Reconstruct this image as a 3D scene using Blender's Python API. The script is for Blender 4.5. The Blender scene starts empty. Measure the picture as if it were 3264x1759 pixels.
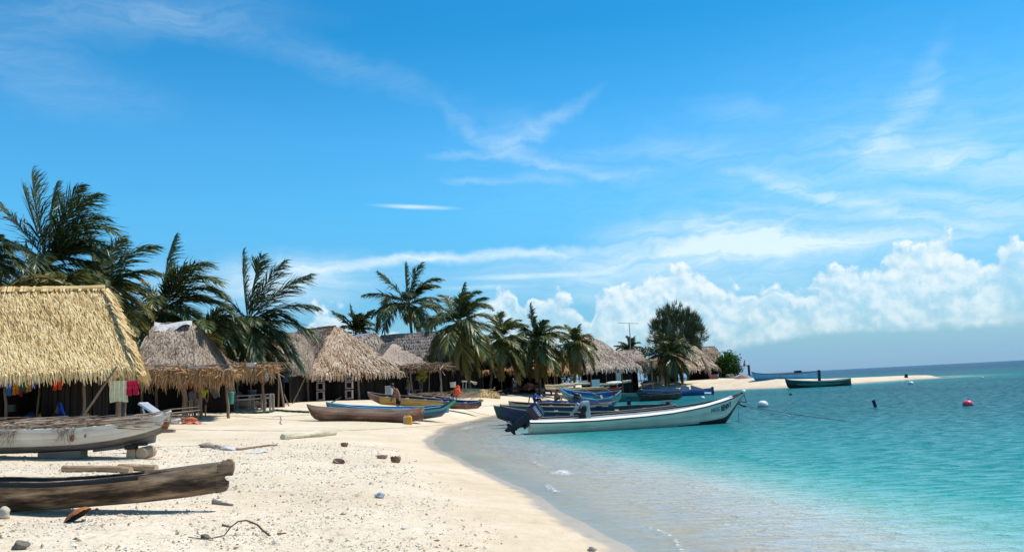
import bpy, math, random
import numpy as np
from math import radians, sin, cos, pi, sqrt, exp, atan2, asin
from mathutils import Vector, Matrix

S = bpy.context.scene
COL = S.collection
random.seed(7)
rng = np.random.default_rng(11)

# ------------------------------------------------------------------ camera
F_PX = 2664.0; W_PX = 3264.0; H_PX = 1759.0
PITCH = math.atan(350.0 / F_PX); ROLL = radians(2.92); CAMZ = 2.0
_F = Vector((0, cos(PITCH), sin(PITCH)))
_R0 = Vector((1, 0, 0)); _U0 = Vector((0, -sin(PITCH), cos(PITCH)))
_R = cos(ROLL) * _R0 - sin(ROLL) * _U0
_U = sin(ROLL) * _R0 + cos(ROLL) * _U0
CAM = Vector((0, 0, CAMZ))
cd = bpy.data.cameras.new('camera'); cam = bpy.data.objects.new('camera', cd); COL.objects.link(cam)
cd.sensor_width = 36.0; cd.lens = 36.0 * F_PX / W_PX; cd.clip_start = 0.05; cd.clip_end = 20000
cam.matrix_world = Matrix(((_R.x, _U.x, -_F.x, CAM.x), (_R.y, _U.y, -_F.y, CAM.y), (_R.z, _U.z, -_F.z, CAM.z), (0, 0, 0, 1)))
S.camera = cam

def ray(u, v):
    return (_F * F_PX + _R * (u - W_PX / 2) + _U * (H_PX / 2 - v)).normalized()
def azel(u, v):
    d = ray(u, v); return math.degrees(atan2(d.x, d.y)), math.degrees(asin(d.z))

# ------------------------------------------------------------------ light
SUN_EL = radians(62); SUN_AZ = radians(70)      # azimuth from +Y towards +X
sdir = Vector((sin(SUN_AZ) * cos(SUN_EL), cos(SUN_AZ) * cos(SUN_EL), sin(SUN_EL)))
sl = bpy.data.lights.new('sun', 'SUN'); sl.energy = 5.0; sl.angle = radians(0.5); sl.color = (1.0, 0.95, 0.86)
so = bpy.data.objects.new('sun', sl); COL.objects.link(so)
so.rotation_euler = (-sdir).to_track_quat('-Z', 'Y').to_euler(); so.location = (20, 10, 60)
S.view_settings.view_transform = 'Standard'; S.view_settings.look = 'None'
S.view_settings.exposure = 0.15; S.view_settings.gamma = 1.0
S.render.engine = 'CYCLES'
S.cycles.max_bounces = 6; S.cycles.transparent_max_bounces = 12

# ------------------------------------------------------------------ world
world = bpy.data.worlds.new('World'); S.world = world; world.use_nodes = True
nt = world.node_tree; nt.nodes.clear()
class NB:
    def __init__(s, nt, dim='3D'): s.nt = nt; s.dim = dim
    def n(s, t, **k):
        nd = s.nt.nodes.new(t)
        for a, b in k.items(): setattr(nd, a, b)
        return nd
    def put(s, sock, val):
        if isinstance(val, bpy.types.NodeSocket): s.nt.links.new(val, sock)
        else: sock.default_value = val
    def m(s, op, a, b=None, c=None, clamp=False):
        nd = s.n('ShaderNodeMath', operation=op, use_clamp=clamp)
        s.put(nd.inputs[0], a)
        if b is not None: s.put(nd.inputs[1], b)
        if c is not None: s.put(nd.inputs[2], c)
        return nd.outputs[0]
    def v(s, op, a, b=None, out=0):
        nd = s.n('ShaderNodeVectorMath', operation=op); s.put(nd.inputs[0], a)
        if b is not None: s.put(nd.inputs[1], b)
        return nd.outputs[out]
    def ss(s, x, a, b, lo=0.0, hi=1.0, kind='SMOOTHSTEP'):
        nd = s.n('ShaderNodeMapRange', interpolation_type=kind); s.put(nd.inputs[0], x)
        s.put(nd.inputs[1], a); s.put(nd.inputs[2], b); s.put(nd.inputs[3], lo); s.put(nd.inputs[4], hi)
        return nd.outputs[0]
    def noise(s, vec, scale, detail=3, rough=.5, dist=0.0, col=False):
        nd = s.n('ShaderNodeTexNoise', noise_dimensions=s.dim); s.put(nd.inputs['Vector'], vec)
        nd.inputs['Scale'].default_value = scale; nd.inputs['Detail'].default_value = detail
        nd.inputs['Roughness'].default_value = rough; nd.inputs['Distortion'].default_value = dist
        return nd.outputs['Color' if col else 'Fac']
    def vor(s, vec, scale, smooth=.6, detail=0):
        nd = s.n('ShaderNodeTexVoronoi', feature='SMOOTH_F1', voronoi_dimensions=s.dim); s.put(nd.inputs['Vector'], vec)
        nd.inputs['Scale'].default_value = scale; nd.inputs['Smoothness'].default_value = smooth
        nd.inputs['Detail'].default_value = detail
        return nd.outputs['Distance']
    def ramp(s, x, stops, interp='LINEAR'):
        nd = s.n('ShaderNodeValToRGB'); cr = nd.color_ramp; cr.interpolation = interp
        while len(cr.elements) > 1: cr.elements.remove(cr.elements[-1])
        cr.elements[0].position = stops[0][0]
        for p, c in stops[1:]: cr.elements.new(p)
        for e, (p, c) in zip(cr.elements, stops):
            if not isinstance(c, tuple): c = (c, c, c)
            e.color = (*c[:3], 1)
        s.put(nd.inputs[0], x); return nd.outputs[0]
    def mix(s, f, a, b, mode='MIX'):
        nd = s.n('ShaderNodeMix', data_type='RGBA', blend_type=mode)
        s.put(nd.inputs[0], f)
        for k, x in ((6, a), (7, b)):
            if isinstance(x, tuple): x = (*x[:3], 1)
            s.put(nd.inputs[k], x)
        return nd.outputs[2]
    def comb(s, x, y, z=0.0):
        nd = s.n('ShaderNodeCombineXYZ'); s.put(nd.inputs[0], x); s.put(nd.inputs[1], y); s.put(nd.inputs[2], z)
        return nd.outputs[0]

B = NB(nt, '2D')
world.cycles.sampling_method = 'NONE'
sky = B.n('ShaderNodeTexSky', sky_type='NISHITA', sun_disc=False)
sky.sun_elevation = SUN_EL; sky.sun_rotation = SUN_AZ
sky.air_density = 1.0; sky.dust_density = 0.4; sky.ozone_density = 3.0
tc = B.n('ShaderNodeTexCoord'); dirv = B.v('NORMALIZE', tc.outputs['Generated'])
sx = B.n('ShaderNodeSeparateXYZ'); B.put(sx.inputs[0], dirv)
DEG = 57.29578
az = B.m('MULTIPLY', B.m('ARCTAN2', sx.outputs[0], sx.outputs[1]), DEG)
el = B.m('MULTIPLY', B.m('ARCSINE', sx.outputs[2]), DEG)
# the clear blue: the physical sky, its hue shifted to the deep tropical azure of the place
tint = B.ramp(B.ss(el, 0, 40, kind='LINEAR'), [(0, (.52, .70, .95)), (.12, (.53, .93, 1.15)), (.30, (.47, 1.30, 1.50)), (.42, (.42, 1.32, 1.60)), (.60, (.165, 1.12, 1.45)), (1, (.14, 1.0, 1.5))])
base = B.mix(1.0, B.mix(1.0, sky.outputs[0], tint, 'MULTIPLY'), B.ramp(B.ss(az, -35, 35, kind='LINEAR'), [(0, (1.0, 1.0, 1.0)), (.45, (.90, .99, 1.0)), (1, (.84, .92, .93))]), 'MULTIPLY')
p = B.comb(az, el)
warp = B.v('SCALE', B.v('SUBTRACT', B.noise(p, .12, 3, col=True), (.5, .5, .5)), None); warp.node.inputs['Scale'].default_value = 5.0
warp2 = B.v('SCALE', B.v('SUBTRACT', B.noise(p, .7, 4, .6, col=True), (.5, .5, .5)), None); warp2.node.inputs['Scale'].default_value = 1.4
pw = B.v('ADD', B.v('ADD', p, B.v('MULTIPLY', warp, (1.0, .35, 0))), B.v('MULTIPLY', warp2, (1.2, .45, 0)))
CIR = [(250, 70, 520, 70, -4, .26), (50, 200, 260, 55, 10, .24), (290, 330, 200, 50, 4, .18), (980, 190, 560, 42, 17, .22), (500, 60, 420, 40, 3, .16),
       (1560, 440, 170, 34, 36, .42), (1715, 400, 150, 24, -34, .50), (1640, 440, 60, 60, 0, .28), (1720, 528, 230, 16, 10, .42),
       (1450, 497, 80, 14, -3, .38), (1520, 578, 80, 10, 3, .4), (1690, 575, 90, 16, 0, .35), (1940, 540, 170, 22, 2, .42),
       (2180, 468, 200, 34, 0, .32), (2340, 340, 120, 28, 2, .22), (1860, 480, 190, 22, -6, .18),
       (2890, 360, 180, 45, -66, .46), (2830, 470, 220, 40, 6, .36), (3180, 510, 260, 60, 8, .62), (2920, 530, 150, 28, -8, .48), (3200, 400, 300, 120, 0, .2),
       (2540, 555, 130, 18, 4, .46), (2680, 625, 230, 20, 16, .5), (2900, 702, 380, 18, 3, .48), (3150, 655, 260, 30, 5, .42),
       (2330, 775, 330, 64, 2, .88), (2120, 830, 430, 42, -4, .72), (2700, 780, 340, 36, -3, .5), (1620, 815, 330, 17, -4, .80), (1230, 845, 250, 16, -7, .85),
       (930, 905, 250, 70, -2, .70), (1700, 880, 200, 8, -2, .6), (2060, 905, 600, 60, 0, .42), (1325, 660, 105, 6, 2, .95), (700, 905, 260, 60, 0, .3),
       (2500, 620, 900, 200, 0, .13), (3000, 600, 600, 350, 0, .16), (1550, 915, 110, 7, -2, .5)]
acc = None; soft = None
for (u, v, su, sv, ang, amp) in CIR:
    a0, e0 = azel(u, v); k = .0215 * 1.15
    a1, e1 = azel(u + 50 * cos(radians(ang)), v + 50 * sin(radians(ang)))
    mp = B.n('ShaderNodeMapping', vector_type='TEXTURE'); B.put(mp.inputs[0], p if (sv < 9) else pw)
    mp.inputs[1].default_value = (a0, e0, 0); mp.inputs[2].default_value = (0, 0, atan2(e1 - e0, a1 - a0)); mp.inputs[3].default_value = (su * k, sv * k, 1)
    ln = B.v('LENGTH', mp.outputs[0], out=1)
    g = B.ss(ln, 1.5, 0.0, 0.0, amp * (.50 if v < 600 else .85))
    acc = g if acc is None else B.m('ADD', acc, g)
mpn = B.n('ShaderNodeMapping', vector_type='POINT'); B.put(mpn.inputs[0], pw); mpn.inputs[3].default_value = (.30, 1.5, 1); mpn.inputs[2].default_value = (0, 0, radians(-5))
streak = B.noise(mpn.outputs[0], .85, 6, .62, .6)
cir = B.m('MULTIPLY', acc, B.ss(streak, .22, .72, .35, 1.25, 'LINEAR'), clamp=True)
# cumulus
def curve_stops(pts, lo, hi, vmax):
    out = []
    for (u, v) in pts:
        a, e = azel(u, v); out.append((min(1, max(0, (a - lo) / (hi - lo))), max(0, e) / vmax))
    out.sort(); return out
TOP = [(-400, 1290), (900, 1190), (1000, 985), (1080, 960), (1150, 1010), (1230, 1060), (1420, 1120), (1500, 990), (1560, 935), (1620, 925), (1668, 985), (1700, 970), (1770, 935), (1830, 965),
       (1880, 1010), (1900, 930), (2000, 905), (2060, 890), (2140, 862), (2230, 860), (2300, 930), (2400, 925), (2520, 915), (2640, 865), (2760, 845), (2860, 800), (2930, 770), (3010, 745), (3060, 790), (3120, 850), (3200, 800), (3290, 760), (3700, 900)]
topc = B.ramp(B.ss(az, -45, 45, kind='LINEAR'), curve_stops(TOP[:32], -45, 45, 20))
topv = B.m('MULTIPLY', topc, 20.0)
def puff(vec):
    a = B.vor(vec, .42, .55); b = B.vor(vec, 1.15, .5); c = B.noise(vec, 2.2, 4, .6)
    x = B.m('SUBTRACT', 1.0, B.m('MULTIPLY', a, 1.05))
    x = B.m('ADD', x, B.m('MULTIPLY', B.m('SUBTRACT', .5, b), .55))
    return B.m('ADD', x, B.m('MULTIPLY', B.m('SUBTRACT', c, .5), .55))
pc = B.v('ADD', p, B.v('MULTIPLY', warp2, (.5, .5, 0)))
pf = puff(pc); pf2 = puff(B.v('ADD', pc, (.22, .38, 0)))
edge = B.m('SUBTRACT', B.m('ADD', topv, B.m('MULTIPLY', B.m('SUBTRACT', pf, .60), 1.7)), el)
cum = B.ss(edge, -.12, .55)
cbase = B.m('MULTIPLY', B.ramp(B.ss(az, -45, 45, kind='LINEAR'), curve_stops([(-500, 1400), (2000, 1190), (2200, 1170), (2330, 1120), (2600, 1070), (3000, 1050), (3300, 1035), (3700, 1010)], -45, 45, 20)), 20.0)
cum = B.m('MULTIPLY', cum, B.ss(B.m('ADD', el, B.m('MULTIPLY', B.m('SUBTRACT', pf, .5), .25)), B.m('SUBTRACT', cbase, .1), B.m('ADD', cbase, .55)))
emb = B.m('ADD', .62, B.m('MULTIPLY', B.m('SUBTRACT', pf, pf2), 1.6), clamp=True)
dep = B.ss(edge, 0, 4.5, 0.0, 1.0)
shade = B.m('SUBTRACT', emb, B.m('MULTIPLY', dep, .12), clamp=True)
ccol = B.ramp(shade, [(0, (4.6, 6.5, 7.9)), (.35, (5.6, 7.4, 8.4)), (.62, (6.7, 8.0, 8.7)), (1, (8.1, 8.8, 9.1))])
lowfade = B.ss(el, 1.0, 7.5, .62, 1.0)
band = B.ss(el, 3.2, .6, 0.0, 1.0)
base = B.mix(B.m('MULTIPLY', band, .55), base, (2.1, 4.35, 7.2))
c1 = B.mix(B.m('MULTIPLY', cir, .85), base, (7.4, 8.7, 9.4))
brk = B.m('MAXIMUM', B.ss(B.noise(pc, .30, 4, .6), .36, .56, .45, 1.0), B.ss(edge, 1.6, .4))
cum = B.m('MULTIPLY', cum, brk)
c2 = B.mix(B.m('MULTIPLY', cum, B.ss(el, 1.5, 8.5, .62, .95)), c1, ccol)
bg = B.n('ShaderNodeBackground'); B.put(bg.inputs[0], c2); bg.inputs[1].default_value = 0.103
wo = B.n('ShaderNodeOutputWorld'); nt.links.new(bg.outputs[0], wo.inputs[0])

# ------------------------------------------------------------------ land outline and terrain height
SHORE_PX = [(2026, 1759), (1868, 1667), (1727, 1595), (1616, 1533), (1556, 1505), (1471, 1464), (1400, 1432), (1378, 1408), (1428, 1364), (1492, 1347), (1556, 1330), (1640, 1311),
            (1760, 1288), (1900, 1268), (1981, 1257), (2150, 1249), (2317, 1242), (2506, 1235), (2712, 1222), (2824, 1214), (2917, 1208), (3000, 1203)]
def P(u, v, z=0.0):
    d = ray(u, v); t = (z - CAMZ) / d.z; return CAM + d * t
sh = [P(u, v, 0.0) for (u, v) in SHORE_PX]
land = [(3.2, -30), (3.0, 0), (2.2, 5)] + [(q.x, q.y) for q in sh] + [(67, 139), (58, 152), (44, 164), (24, 176), (-4, 190), (-60, 215), (-300, 260), (-400, -60)]
LP = np.array(land)
def sdf(x, y):
    x = np.asarray(x, float); y = np.asarray(y, float)
    d2 = np.full(x.shape, 1e18); inside = np.zeros(x.shape, bool)
    n = len(LP)
    for i in range(n):
        ax, ay = LP[i]; bx, by = LP[(i + 1) % n]
        ex, ey = bx - ax, by - ay; wx, wy = x - ax, y - ay
        t = np.clip((wx * ex + wy * ey) / (ex * ex + ey * ey), 0, 1)
        d2 = np.minimum(d2, (wx - t * ex) ** 2 + (wy - t * ey) ** 2)
        c = ((ay > y) != (by > y)) & (x < (bx - ax) * (y - ay) / ((by - ay) if by != ay else 1e-9) + ax)
        inside ^= c
    d = np.sqrt(d2); return np.where(inside, d, -d)
def vn(x, y, seed=0):      # smooth pseudo noise from rotated sines
    r = np.random.default_rng(seed); o = 0
    for k in range(7):
        a = r.uniform(0, 2 * pi); f = r.uniform(.6, 1.5); ph = r.uniform(0, 6.28)
        o = o + np.sin((x * cos(a) + y * sin(a)) * f + ph + 1.3 * np.sin((x * sin(a) - y * cos(a)) * f * .7 + ph * 2))
    return o / 7
PS = [-60, -25, -12, -6, -3, -1, 0, 1.0, 2.5, 5, 8, 13, 20, 30, 60]
PZ = [-6, -3.6, -2.1, -.95, -.22, -.055, 0, .17, .38, .64, .86, 1.14, 1.42, 1.60, 1.68]
def terrain(x, y, fine=True):
    x = np.asarray(x, float); y = np.asarray(y, float)
    s = sdf(x, y)
    s = s + .35 * vn(x * .35, y * .35, 3) * np.clip(np.abs(s) / 1.5, 0, 1)
    st = lambda q: np.clip(q, 0, 1) ** 2 * (3 - 2 * np.clip(q, 0, 1))
    bump = st((y - 40) / 16) * (1 - st((y - 125) / 18))
    s = s + (.13 * vn(x * 1.3, y * 1.3, 13) + .06 * vn(x * 3.4, y * 3.4, 14)) * np.clip(1.6 - np.abs(s), 0, 1)
    z = np.interp(np.where(s > 0, s * (1 + 1.25 * bump), s), PS, PZ)
    cap = 1.72 - 1.27 * np.clip((x - 29) / 19, 0, 1)
    z = np.minimum(z, cap)
    if fine:
        w = np.clip(s / 3, 0, 1) * np.clip(40 / (np.hypot(x, y) + 1), 0, 1)
        z = z + w * (.030 * vn(x * 1.2, y * 1.2, 5) + .020 * vn(x * 4.2, y * 4.2, 8) + .010 * vn(x * 11, y * 11, 9))
    return z
def hz(x, y): return float(terrain(np.array([x]), np.array([y]))[0])
def G(u, v, dz=0.0):       # where the ray through a photo pixel meets the ground
    d = ray(u, v); t = np.geomspace(2.0, 400, 900)
    xs = CAM.x + d.x * t; ys = CAM.y + d.y * t; zs = CAMZ + d.z * t
    gz = np.maximum(terrain(xs, ys), -0.0 if dz is None else -9)
    gz = np.maximum(gz, 0.0) + (dz or 0)
    k = np.nonzero(zs < gz)[0]
    if len(k) == 0: k = [len(t) - 1]
    k = int(k[0]); a = max(0, k - 1)
    f = (zs[a] - gz[a]) / max(1e-6, (zs[a] - gz[a]) - (zs[k] - gz[k]))
    tt = t[a] + (t[k] - t[a]) * f
    return Vector((d.x * tt, d.y * tt, CAMZ + d.z * tt))
def D(u, v, y):            # the point of a pixel ray at depth y
    d = ray(u, v); return CAM + d * (y / d.y)
def V(u, v, A, Bp):        # the point of a pixel ray on the vertical plane through A and Bp
    d = ray(u, v); ex, ey = Bp[0] - A[0], Bp[1] - A[1]
    nx, ny = -ey, ex
    t = ((A[0] - CAM.x) * nx + (A[1] - CAM.y) * ny) / (d.x * nx + d.y * ny)
    return CAM + d * t

# ------------------------------------------------------------------ materials
def newmat(name):
    m = bpy.data.materials.new(name); m.use_nodes = True; m.node_tree.nodes.clear()
    return m, NB(m.node_tree)
def M(name, cols, tintw=1.0, nscale=3.0, namp=.5, stretch=(1, 1, 1), rough=.8, bump=.3, bscale=None, transl=0.0, detail=5, spec=.3, metal=0.0, coords='Object', sss=None, sheen=0):
    """colour ramp driven by the face attribute 'tint' plus noise"""
    m, b = newmat(name)
    tc = b.n('ShaderNodeTexCoord'); mp = b.n('ShaderNodeMapping'); b.put(mp.inputs[0], tc.outputs[coords]); mp.inputs[3].default_value = stretch
    at = b.n('ShaderNodeAttribute', attribute_name='tint')
    nz = b.noise(mp.outputs[0], nscale, detail, .6)
    f = b.m('ADD', b.m('MULTIPLY', at.outputs['Fac'], tintw), b.m('MULTIPLY', b.m('SUBTRACT', nz, .5), namp * 2), clamp=True)
    if len(cols) == 1: cols = [cols[0], tuple(min(1, c * 1.25) for c in cols[0])]
    stops = [(i / (len(cols) - 1), c) for i, c in enumerate(cols)]
    col = b.ramp(f, stops)
    pb = b.n('ShaderNodeBsdfPrincipled'); b.put(pb.inputs['Base Color'], col)
    pb.inputs['Metallic'].default_value = metal; pb.inputs['Specular IOR Level'].default_value = spec
    r = b.m('ADD', rough, b.m('MULTIPLY', b.m('SUBTRACT', nz, .5), .25), clamp=True); b.put(pb.inputs['Roughness'], r)
    if bump:
        bn = b.n('ShaderNodeBump'); bn.inputs['Strength'].default_value = bump; bn.inputs['Distance'].default_value = .03
        b.put(bn.inputs['Height'], b.noise(mp.outputs[0], bscale or nscale * 3, 4, .6)); b.put(pb.inputs['Normal'], bn.outputs[0])
    out = b.n('ShaderNodeOutputMaterial'); sh_ = pb.outputs[0]
    if transl:
        tr = b.n('ShaderNodeBsdfTranslucent'); b.put(tr.inputs[0], col)
        mx = b.n('ShaderNodeMixShader'); mx.inputs[0].default_value = transl
        b.nt.links.new(pb.outputs[0], mx.inputs[1]); b.nt.links.new(tr.outputs[0], mx.inputs[2]); sh_ = mx.outputs[0]
    b.nt.links.new(sh_, out.inputs[0])
    return m

# ------------------------------------------------------------------ mesh builder
class MB:
    def __init__(s): s.V = []; s.n = 0; s.FL = []; s.FT = []; s.MI = []; s.T = []
    def add(s, verts, faces, tint=0.5, mi=0):
        base = s.n; s.V.append(np.asarray(verts, float).reshape(-1, 3)); s.n += len(verts)
        for i, f in enumerate(faces):
            s.FL.append(np.array(f) + base); s.FT.append(np.array([len(f)]))
            s.MI.append(np.array([mi if isinstance(mi, int) else mi[i]])); s.T.append(np.array([tint if isinstance(tint, (int, float)) else tint[i]], float))
        return s
    def quads(s, arr, tint, mi=0):       # arr (N,4,3)
        arr = np.asarray(arr, float); N = len(arr); base = s.n
        s.V.append(arr.reshape(-1, 3)); s.n += 4 * N
        s.FL.append(np.arange(4 * N) + base); s.FT.append(np.full(N, 4)); s.MI.append(np.full(N, mi) if np.isscalar(mi) else mi)
        s.T.append(np.full(N, tint, float) if np.isscalar(tint) else np.asarray(tint, float)); return s
    def grid(s, pts, tint=.5, mi=0, closeu=False, flip=False):   # pts (R,C,3); mi/tint scalar, or per row list
        pts = np.asarray(pts, float); R, C = pts.shape[:2]; base = s.n
        s.V.append(pts.reshape(-1, 3)); s.n += R * C
        for i in range(R - 1):
            for j in range(C if closeu else C - 1):
                j2 = (j + 1) % C
                f = [i * C + j, i * C + j2, (i + 1) * C + j2, (i + 1) * C + j]
                if flip: f.reverse()
                s.FL.append(np.array(f) + base); s.FT.append(np.array([4]))
                s.MI.append(np.array([mi if isinstance(mi, int) else (mi(i, j))])); s.T.append(np.array([tint if not callable(tint) else tint(i, j)], float))
        return s
    def box(s, c, size, rot=None, tint=.5, mi=0, taper=1.0):
        hx, hy, hz_ = size[0] / 2, size[1] / 2, size[2] / 2; vs = []
        for z in (-1, 1):
            k = taper if z > 0 else 1
            for x, y in ((-1, -1), (1, -1), (1, 1), (-1, 1)): vs.append(Vector((x * hx * k, y * hy * k, z * hz_)))
        if rot is not None: vs = [rot @ q for q in vs]
        vs = [q + Vector(c) for q in vs]
        return s.add(vs, [(0, 3, 2, 1), (4, 5, 6, 7), (0, 1, 5, 4), (1, 2, 6, 5), (2, 3, 7, 6), (3, 0, 4, 7)], tint, mi)
    def beam(s, a, b, w, h=None, tint=.5, mi=0, up=(0, 0, 1)):
        a = Vector(a); b = Vector(b); d = b - a; L = d.length
        if L < 1e-6: return s
        x = d / L; u = Vector(up)
        if abs(x.dot(u)) > .98: u = Vector((1, 0, 0))
        y = u.cross(x).normalized(); z = x.cross(y)
        R = Matrix((x, y, z)).transposed()
        return s.box((a + b) / 2, (L, w, h or w), R, tint, mi)
    def tube(s, pts, rad, n=8, tint=.5, mi=0, caps=True, jit=0.0):
        pts = [Vector(q) for q in pts]; K = len(pts)
        if not hasattr(rad, '__len__'): rad = [rad] * K
        rings = []; up = Vector((0, 0, 1)); t0 = (pts[1] - pts[0]).normalized()
        if abs(t0.dot(up)) > .9: up = Vector((1, 0, 0))
        y = up.cross(t0).normalized()
        for i in range(K):
            t = (pts[min(i + 1, K - 1)] - pts[max(i - 1, 0)])
            t = t.normalized() if t.length > 1e-9 else t0
            y = (y - t * y.dot(t)).normalized(); z = t.cross(y)
            rings.append([pts[i] + (y * cos(2 * pi * k / n) + z * sin(2 * pi * k / n)) * rad[i] * (1 + random.uniform(-jit, jit)) for k in range(n)])
        s.grid(np.array([[list(q) for q in r] for r in rings]), tint, mi, closeu=True)
        if caps:
            s.add([list(q) for q in rings[0]], [tuple(range(n - 1, -1, -1))], .8 if caps == 2 else tint if not callable(tint) else .5, mi)
            s.add([list(q) for q in rings[-1]], [tuple(range(n))], .8 if caps == 2 else tint if not callable(tint) else .5, mi)
        return s
    def lathe(s, c, prof, n=16, tint=.5, mi=0, rot=None):
        rows = []
        for r, z in prof:
            row = [Vector((r * cos(2 * pi * k / n), r * sin(2 * pi * k / n), z)) for k in range(n)]
            if rot is not None: row = [rot @ q for q in row]
            rows.append([list(q + Vector(c)) for q in row])
        return s.grid(np.array(rows), tint, mi, closeu=True)
    def blob(s, c, r, sub=2, jit=.15, tint=.5, mi=0, seed=0, rot=None):
        n1, n2 = (6, 10) if sub == 1 else (9, 16) if sub == 2 else (16, 28)
        rs = random.Random(seed); ph = [rs.uniform(0, 6.3) for _ in range(9)]; rows = []
        if not hasattr(r, '__len__'): r = (r, r, r)
        for i in range(n1 + 1):
            th = pi * i / n1; row = []
            for j in range(n2):
                f = 2 * pi * j / n2; x, y, z = sin(th) * cos(f), sin(th) * sin(f), cos(th)
                k = 1 + jit * (sin(3 * x + ph[0] + 2 * y) + sin(4 * y + ph[1] + 2 * z) + sin(5 * z + ph[2] + 3 * x)) / 3 * 1.6
                q = Vector((x * r[0] * k, y * r[1] * k, z * r[2] * k))
                if rot is not None: q = rot @ q
                row.append([q.x + c[0], q.y + c[1], q.z + c[2]])
            rows.append(row)
        return s.grid(np.array(rows), tint, mi, closeu=True, flip=True)
    def build(s, name, mats, parent=None, world=True, smooth=False, loc=None):
        """world=True: vertices were given in world coordinates"""
        Vv = np.concatenate(s.V) if s.V else np.zeros((0, 3))
        if world and parent is not None:
            mw = Matrix.Translation(parent.location) @ parent.rotation_euler.to_matrix().to_4x4()
            if parent.parent is not None:
                gp = parent.parent; mw = Matrix.Translation(gp.location) @ gp.rotation_euler.to_matrix().to_4x4() @ mw
            inv = np.array(mw.inverted()); Vv = Vv @ inv[:3, :3].T + inv[:3, 3]
        elif world and loc is not None:
            Vv = Vv - np.array(loc)
        me = bpy.data.meshes.new(name); me.vertices.add(len(Vv)); me.vertices.foreach_set('co', Vv.astype(np.float32).ravel())
        FL = np.concatenate(s.FL); FT = np.concatenate(s.FT); st = np.concatenate([[0], np.cumsum(FT)[:-1]])
        me.loops.add(len(FL)); me.loops.foreach_set('vertex_index', FL.astype(np.int32))
        me.polygons.add(len(FT)); me.polygons.foreach_set('loop_start', st.astype(np.int32)); me.polygons.foreach_set('loop_total', FT.astype(np.int32))
        me.polygons.foreach_set('material_index', np.concatenate(s.MI).astype(np.int32))
        me.polygons.foreach_set('use_smooth', np.full(len(FT), smooth))
        at = me.attributes.new('tint', 'FLOAT', 'FACE'); at.data.foreach_set('value', np.concatenate(s.T).astype(np.float32))
        for m in (mats if isinstance(mats, (list, tuple)) else [mats]): me.materials.append(m)
        me.update(); me.validate()
        o = bpy.data.objects.new(name, me); COL.objects.link(o)
        if parent is not None: o.parent = parent
        elif loc is not None: o.location = loc
        return o
def thing(name, label, cat, loc=(0, 0, 0), rz=0.0, group=None):
    o = bpy.data.objects.new(name, None); COL.objects.link(o); o.location = loc; o.rotation_euler = (0, 0, rz)
    o.empty_display_size = .3; o['label'] = label; o['category'] = cat
    if group: o['group'] = group
    return o
def tag(o, label, cat, group=None, kind=None):
    o['label'] = label
    if cat: o['category'] = cat
    if group: o['group'] = group
    if kind: o['kind'] = kind
    return o
def copy_tree(o, parent=None):
    c = o.copy(); COL.objects.link(c)
    if parent is not None: c.parent = parent
    for ch in [q for q in bpy.data.objects if q.parent == o]: copy_tree(ch, c)
    return c

# ------------------------------------------------------------------ ground and sea sheets (polar grids round the viewer)
ang_f = np.radians(np.concatenate([np.arange(-180, -42, 6.0), np.arange(-42, 42, .30), np.arange(42, 180.1, 6.0)]))
rad = np.concatenate([np.geomspace(.6, 260, 460), np.geomspace(275, 9000, 40)])
def polar(a, r):
    A, R = np.meshgrid(a, r); return R * np.sin(A), R * np.cos(A)
def sheet(name, X, Y, Z, mats, attrs):
    R, C = X.shape; me = bpy.data.meshes.new(name)
    co = np.stack([X, Y, Z], -1).reshape(-1, 3); me.vertices.add(len(co)); me.vertices.foreach_set('co', co.astype(np.float32).ravel())
    i, j = np.meshgrid(np.arange(R - 1), np.arange(C - 1), indexing='ij')
    q = np.stack([i * C + j, i * C + j + 1, (i + 1) * C + j + 1, (i + 1) * C + j], -1).reshape(-1, 4)[:, ::-1]
    n = len(q); me.loops.add(4 * n); me.loops.foreach_set('vertex_index', q.astype(np.int32).ravel())
    me.polygons.add(n); me.polygons.foreach_set('loop_start', np.arange(0, 4 * n, 4, dtype=np.int32)); me.polygons.foreach_set('loop_total', np.full(n, 4, np.int32))
    me.polygons.foreach_set('use_smooth', np.full(n, True))
    for k, a in attrs.items():
        at = me.attributes.new(k, 'FLOAT', 'POINT'); at.data.foreach_set('value', a.reshape(-1).astype(np.float32))
    me.materials.append(mats); me.update(); me.validate()
    o = bpy.data.objects.new(name, me); COL.objects.link(o); return o
X, Y = polar(ang_f, rad)
Zt = terrain(X, Y)
SD = sdf(X, Y)
# foot prints near the waterline
fr = np.random.default_rng(5)
for (u, v) in [(1560, 1690), (1610, 1700), (1660, 1740), (1750, 1700), (1330, 1430), (1230, 1450), (1420, 1600), (1500, 1640), (1700, 1660), (1640, 1650), (1480, 1735), (1850, 1740), (1900, 1715), (1350, 1700), (1260, 1640)]:
    g = G(u, v)
    for k in range(2):
        gx, gy = g.x + fr.uniform(-.12, .12), g.y + fr.uniform(-.2, .2)
        Zt -= .034 * np.exp(-(((X - gx) / .07) ** 2 + ((Y - gy) / .14) ** 2)) - .008 * np.exp(-(((X - gx) / .13) ** 2 + ((Y - gy) / .24) ** 2))

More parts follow.
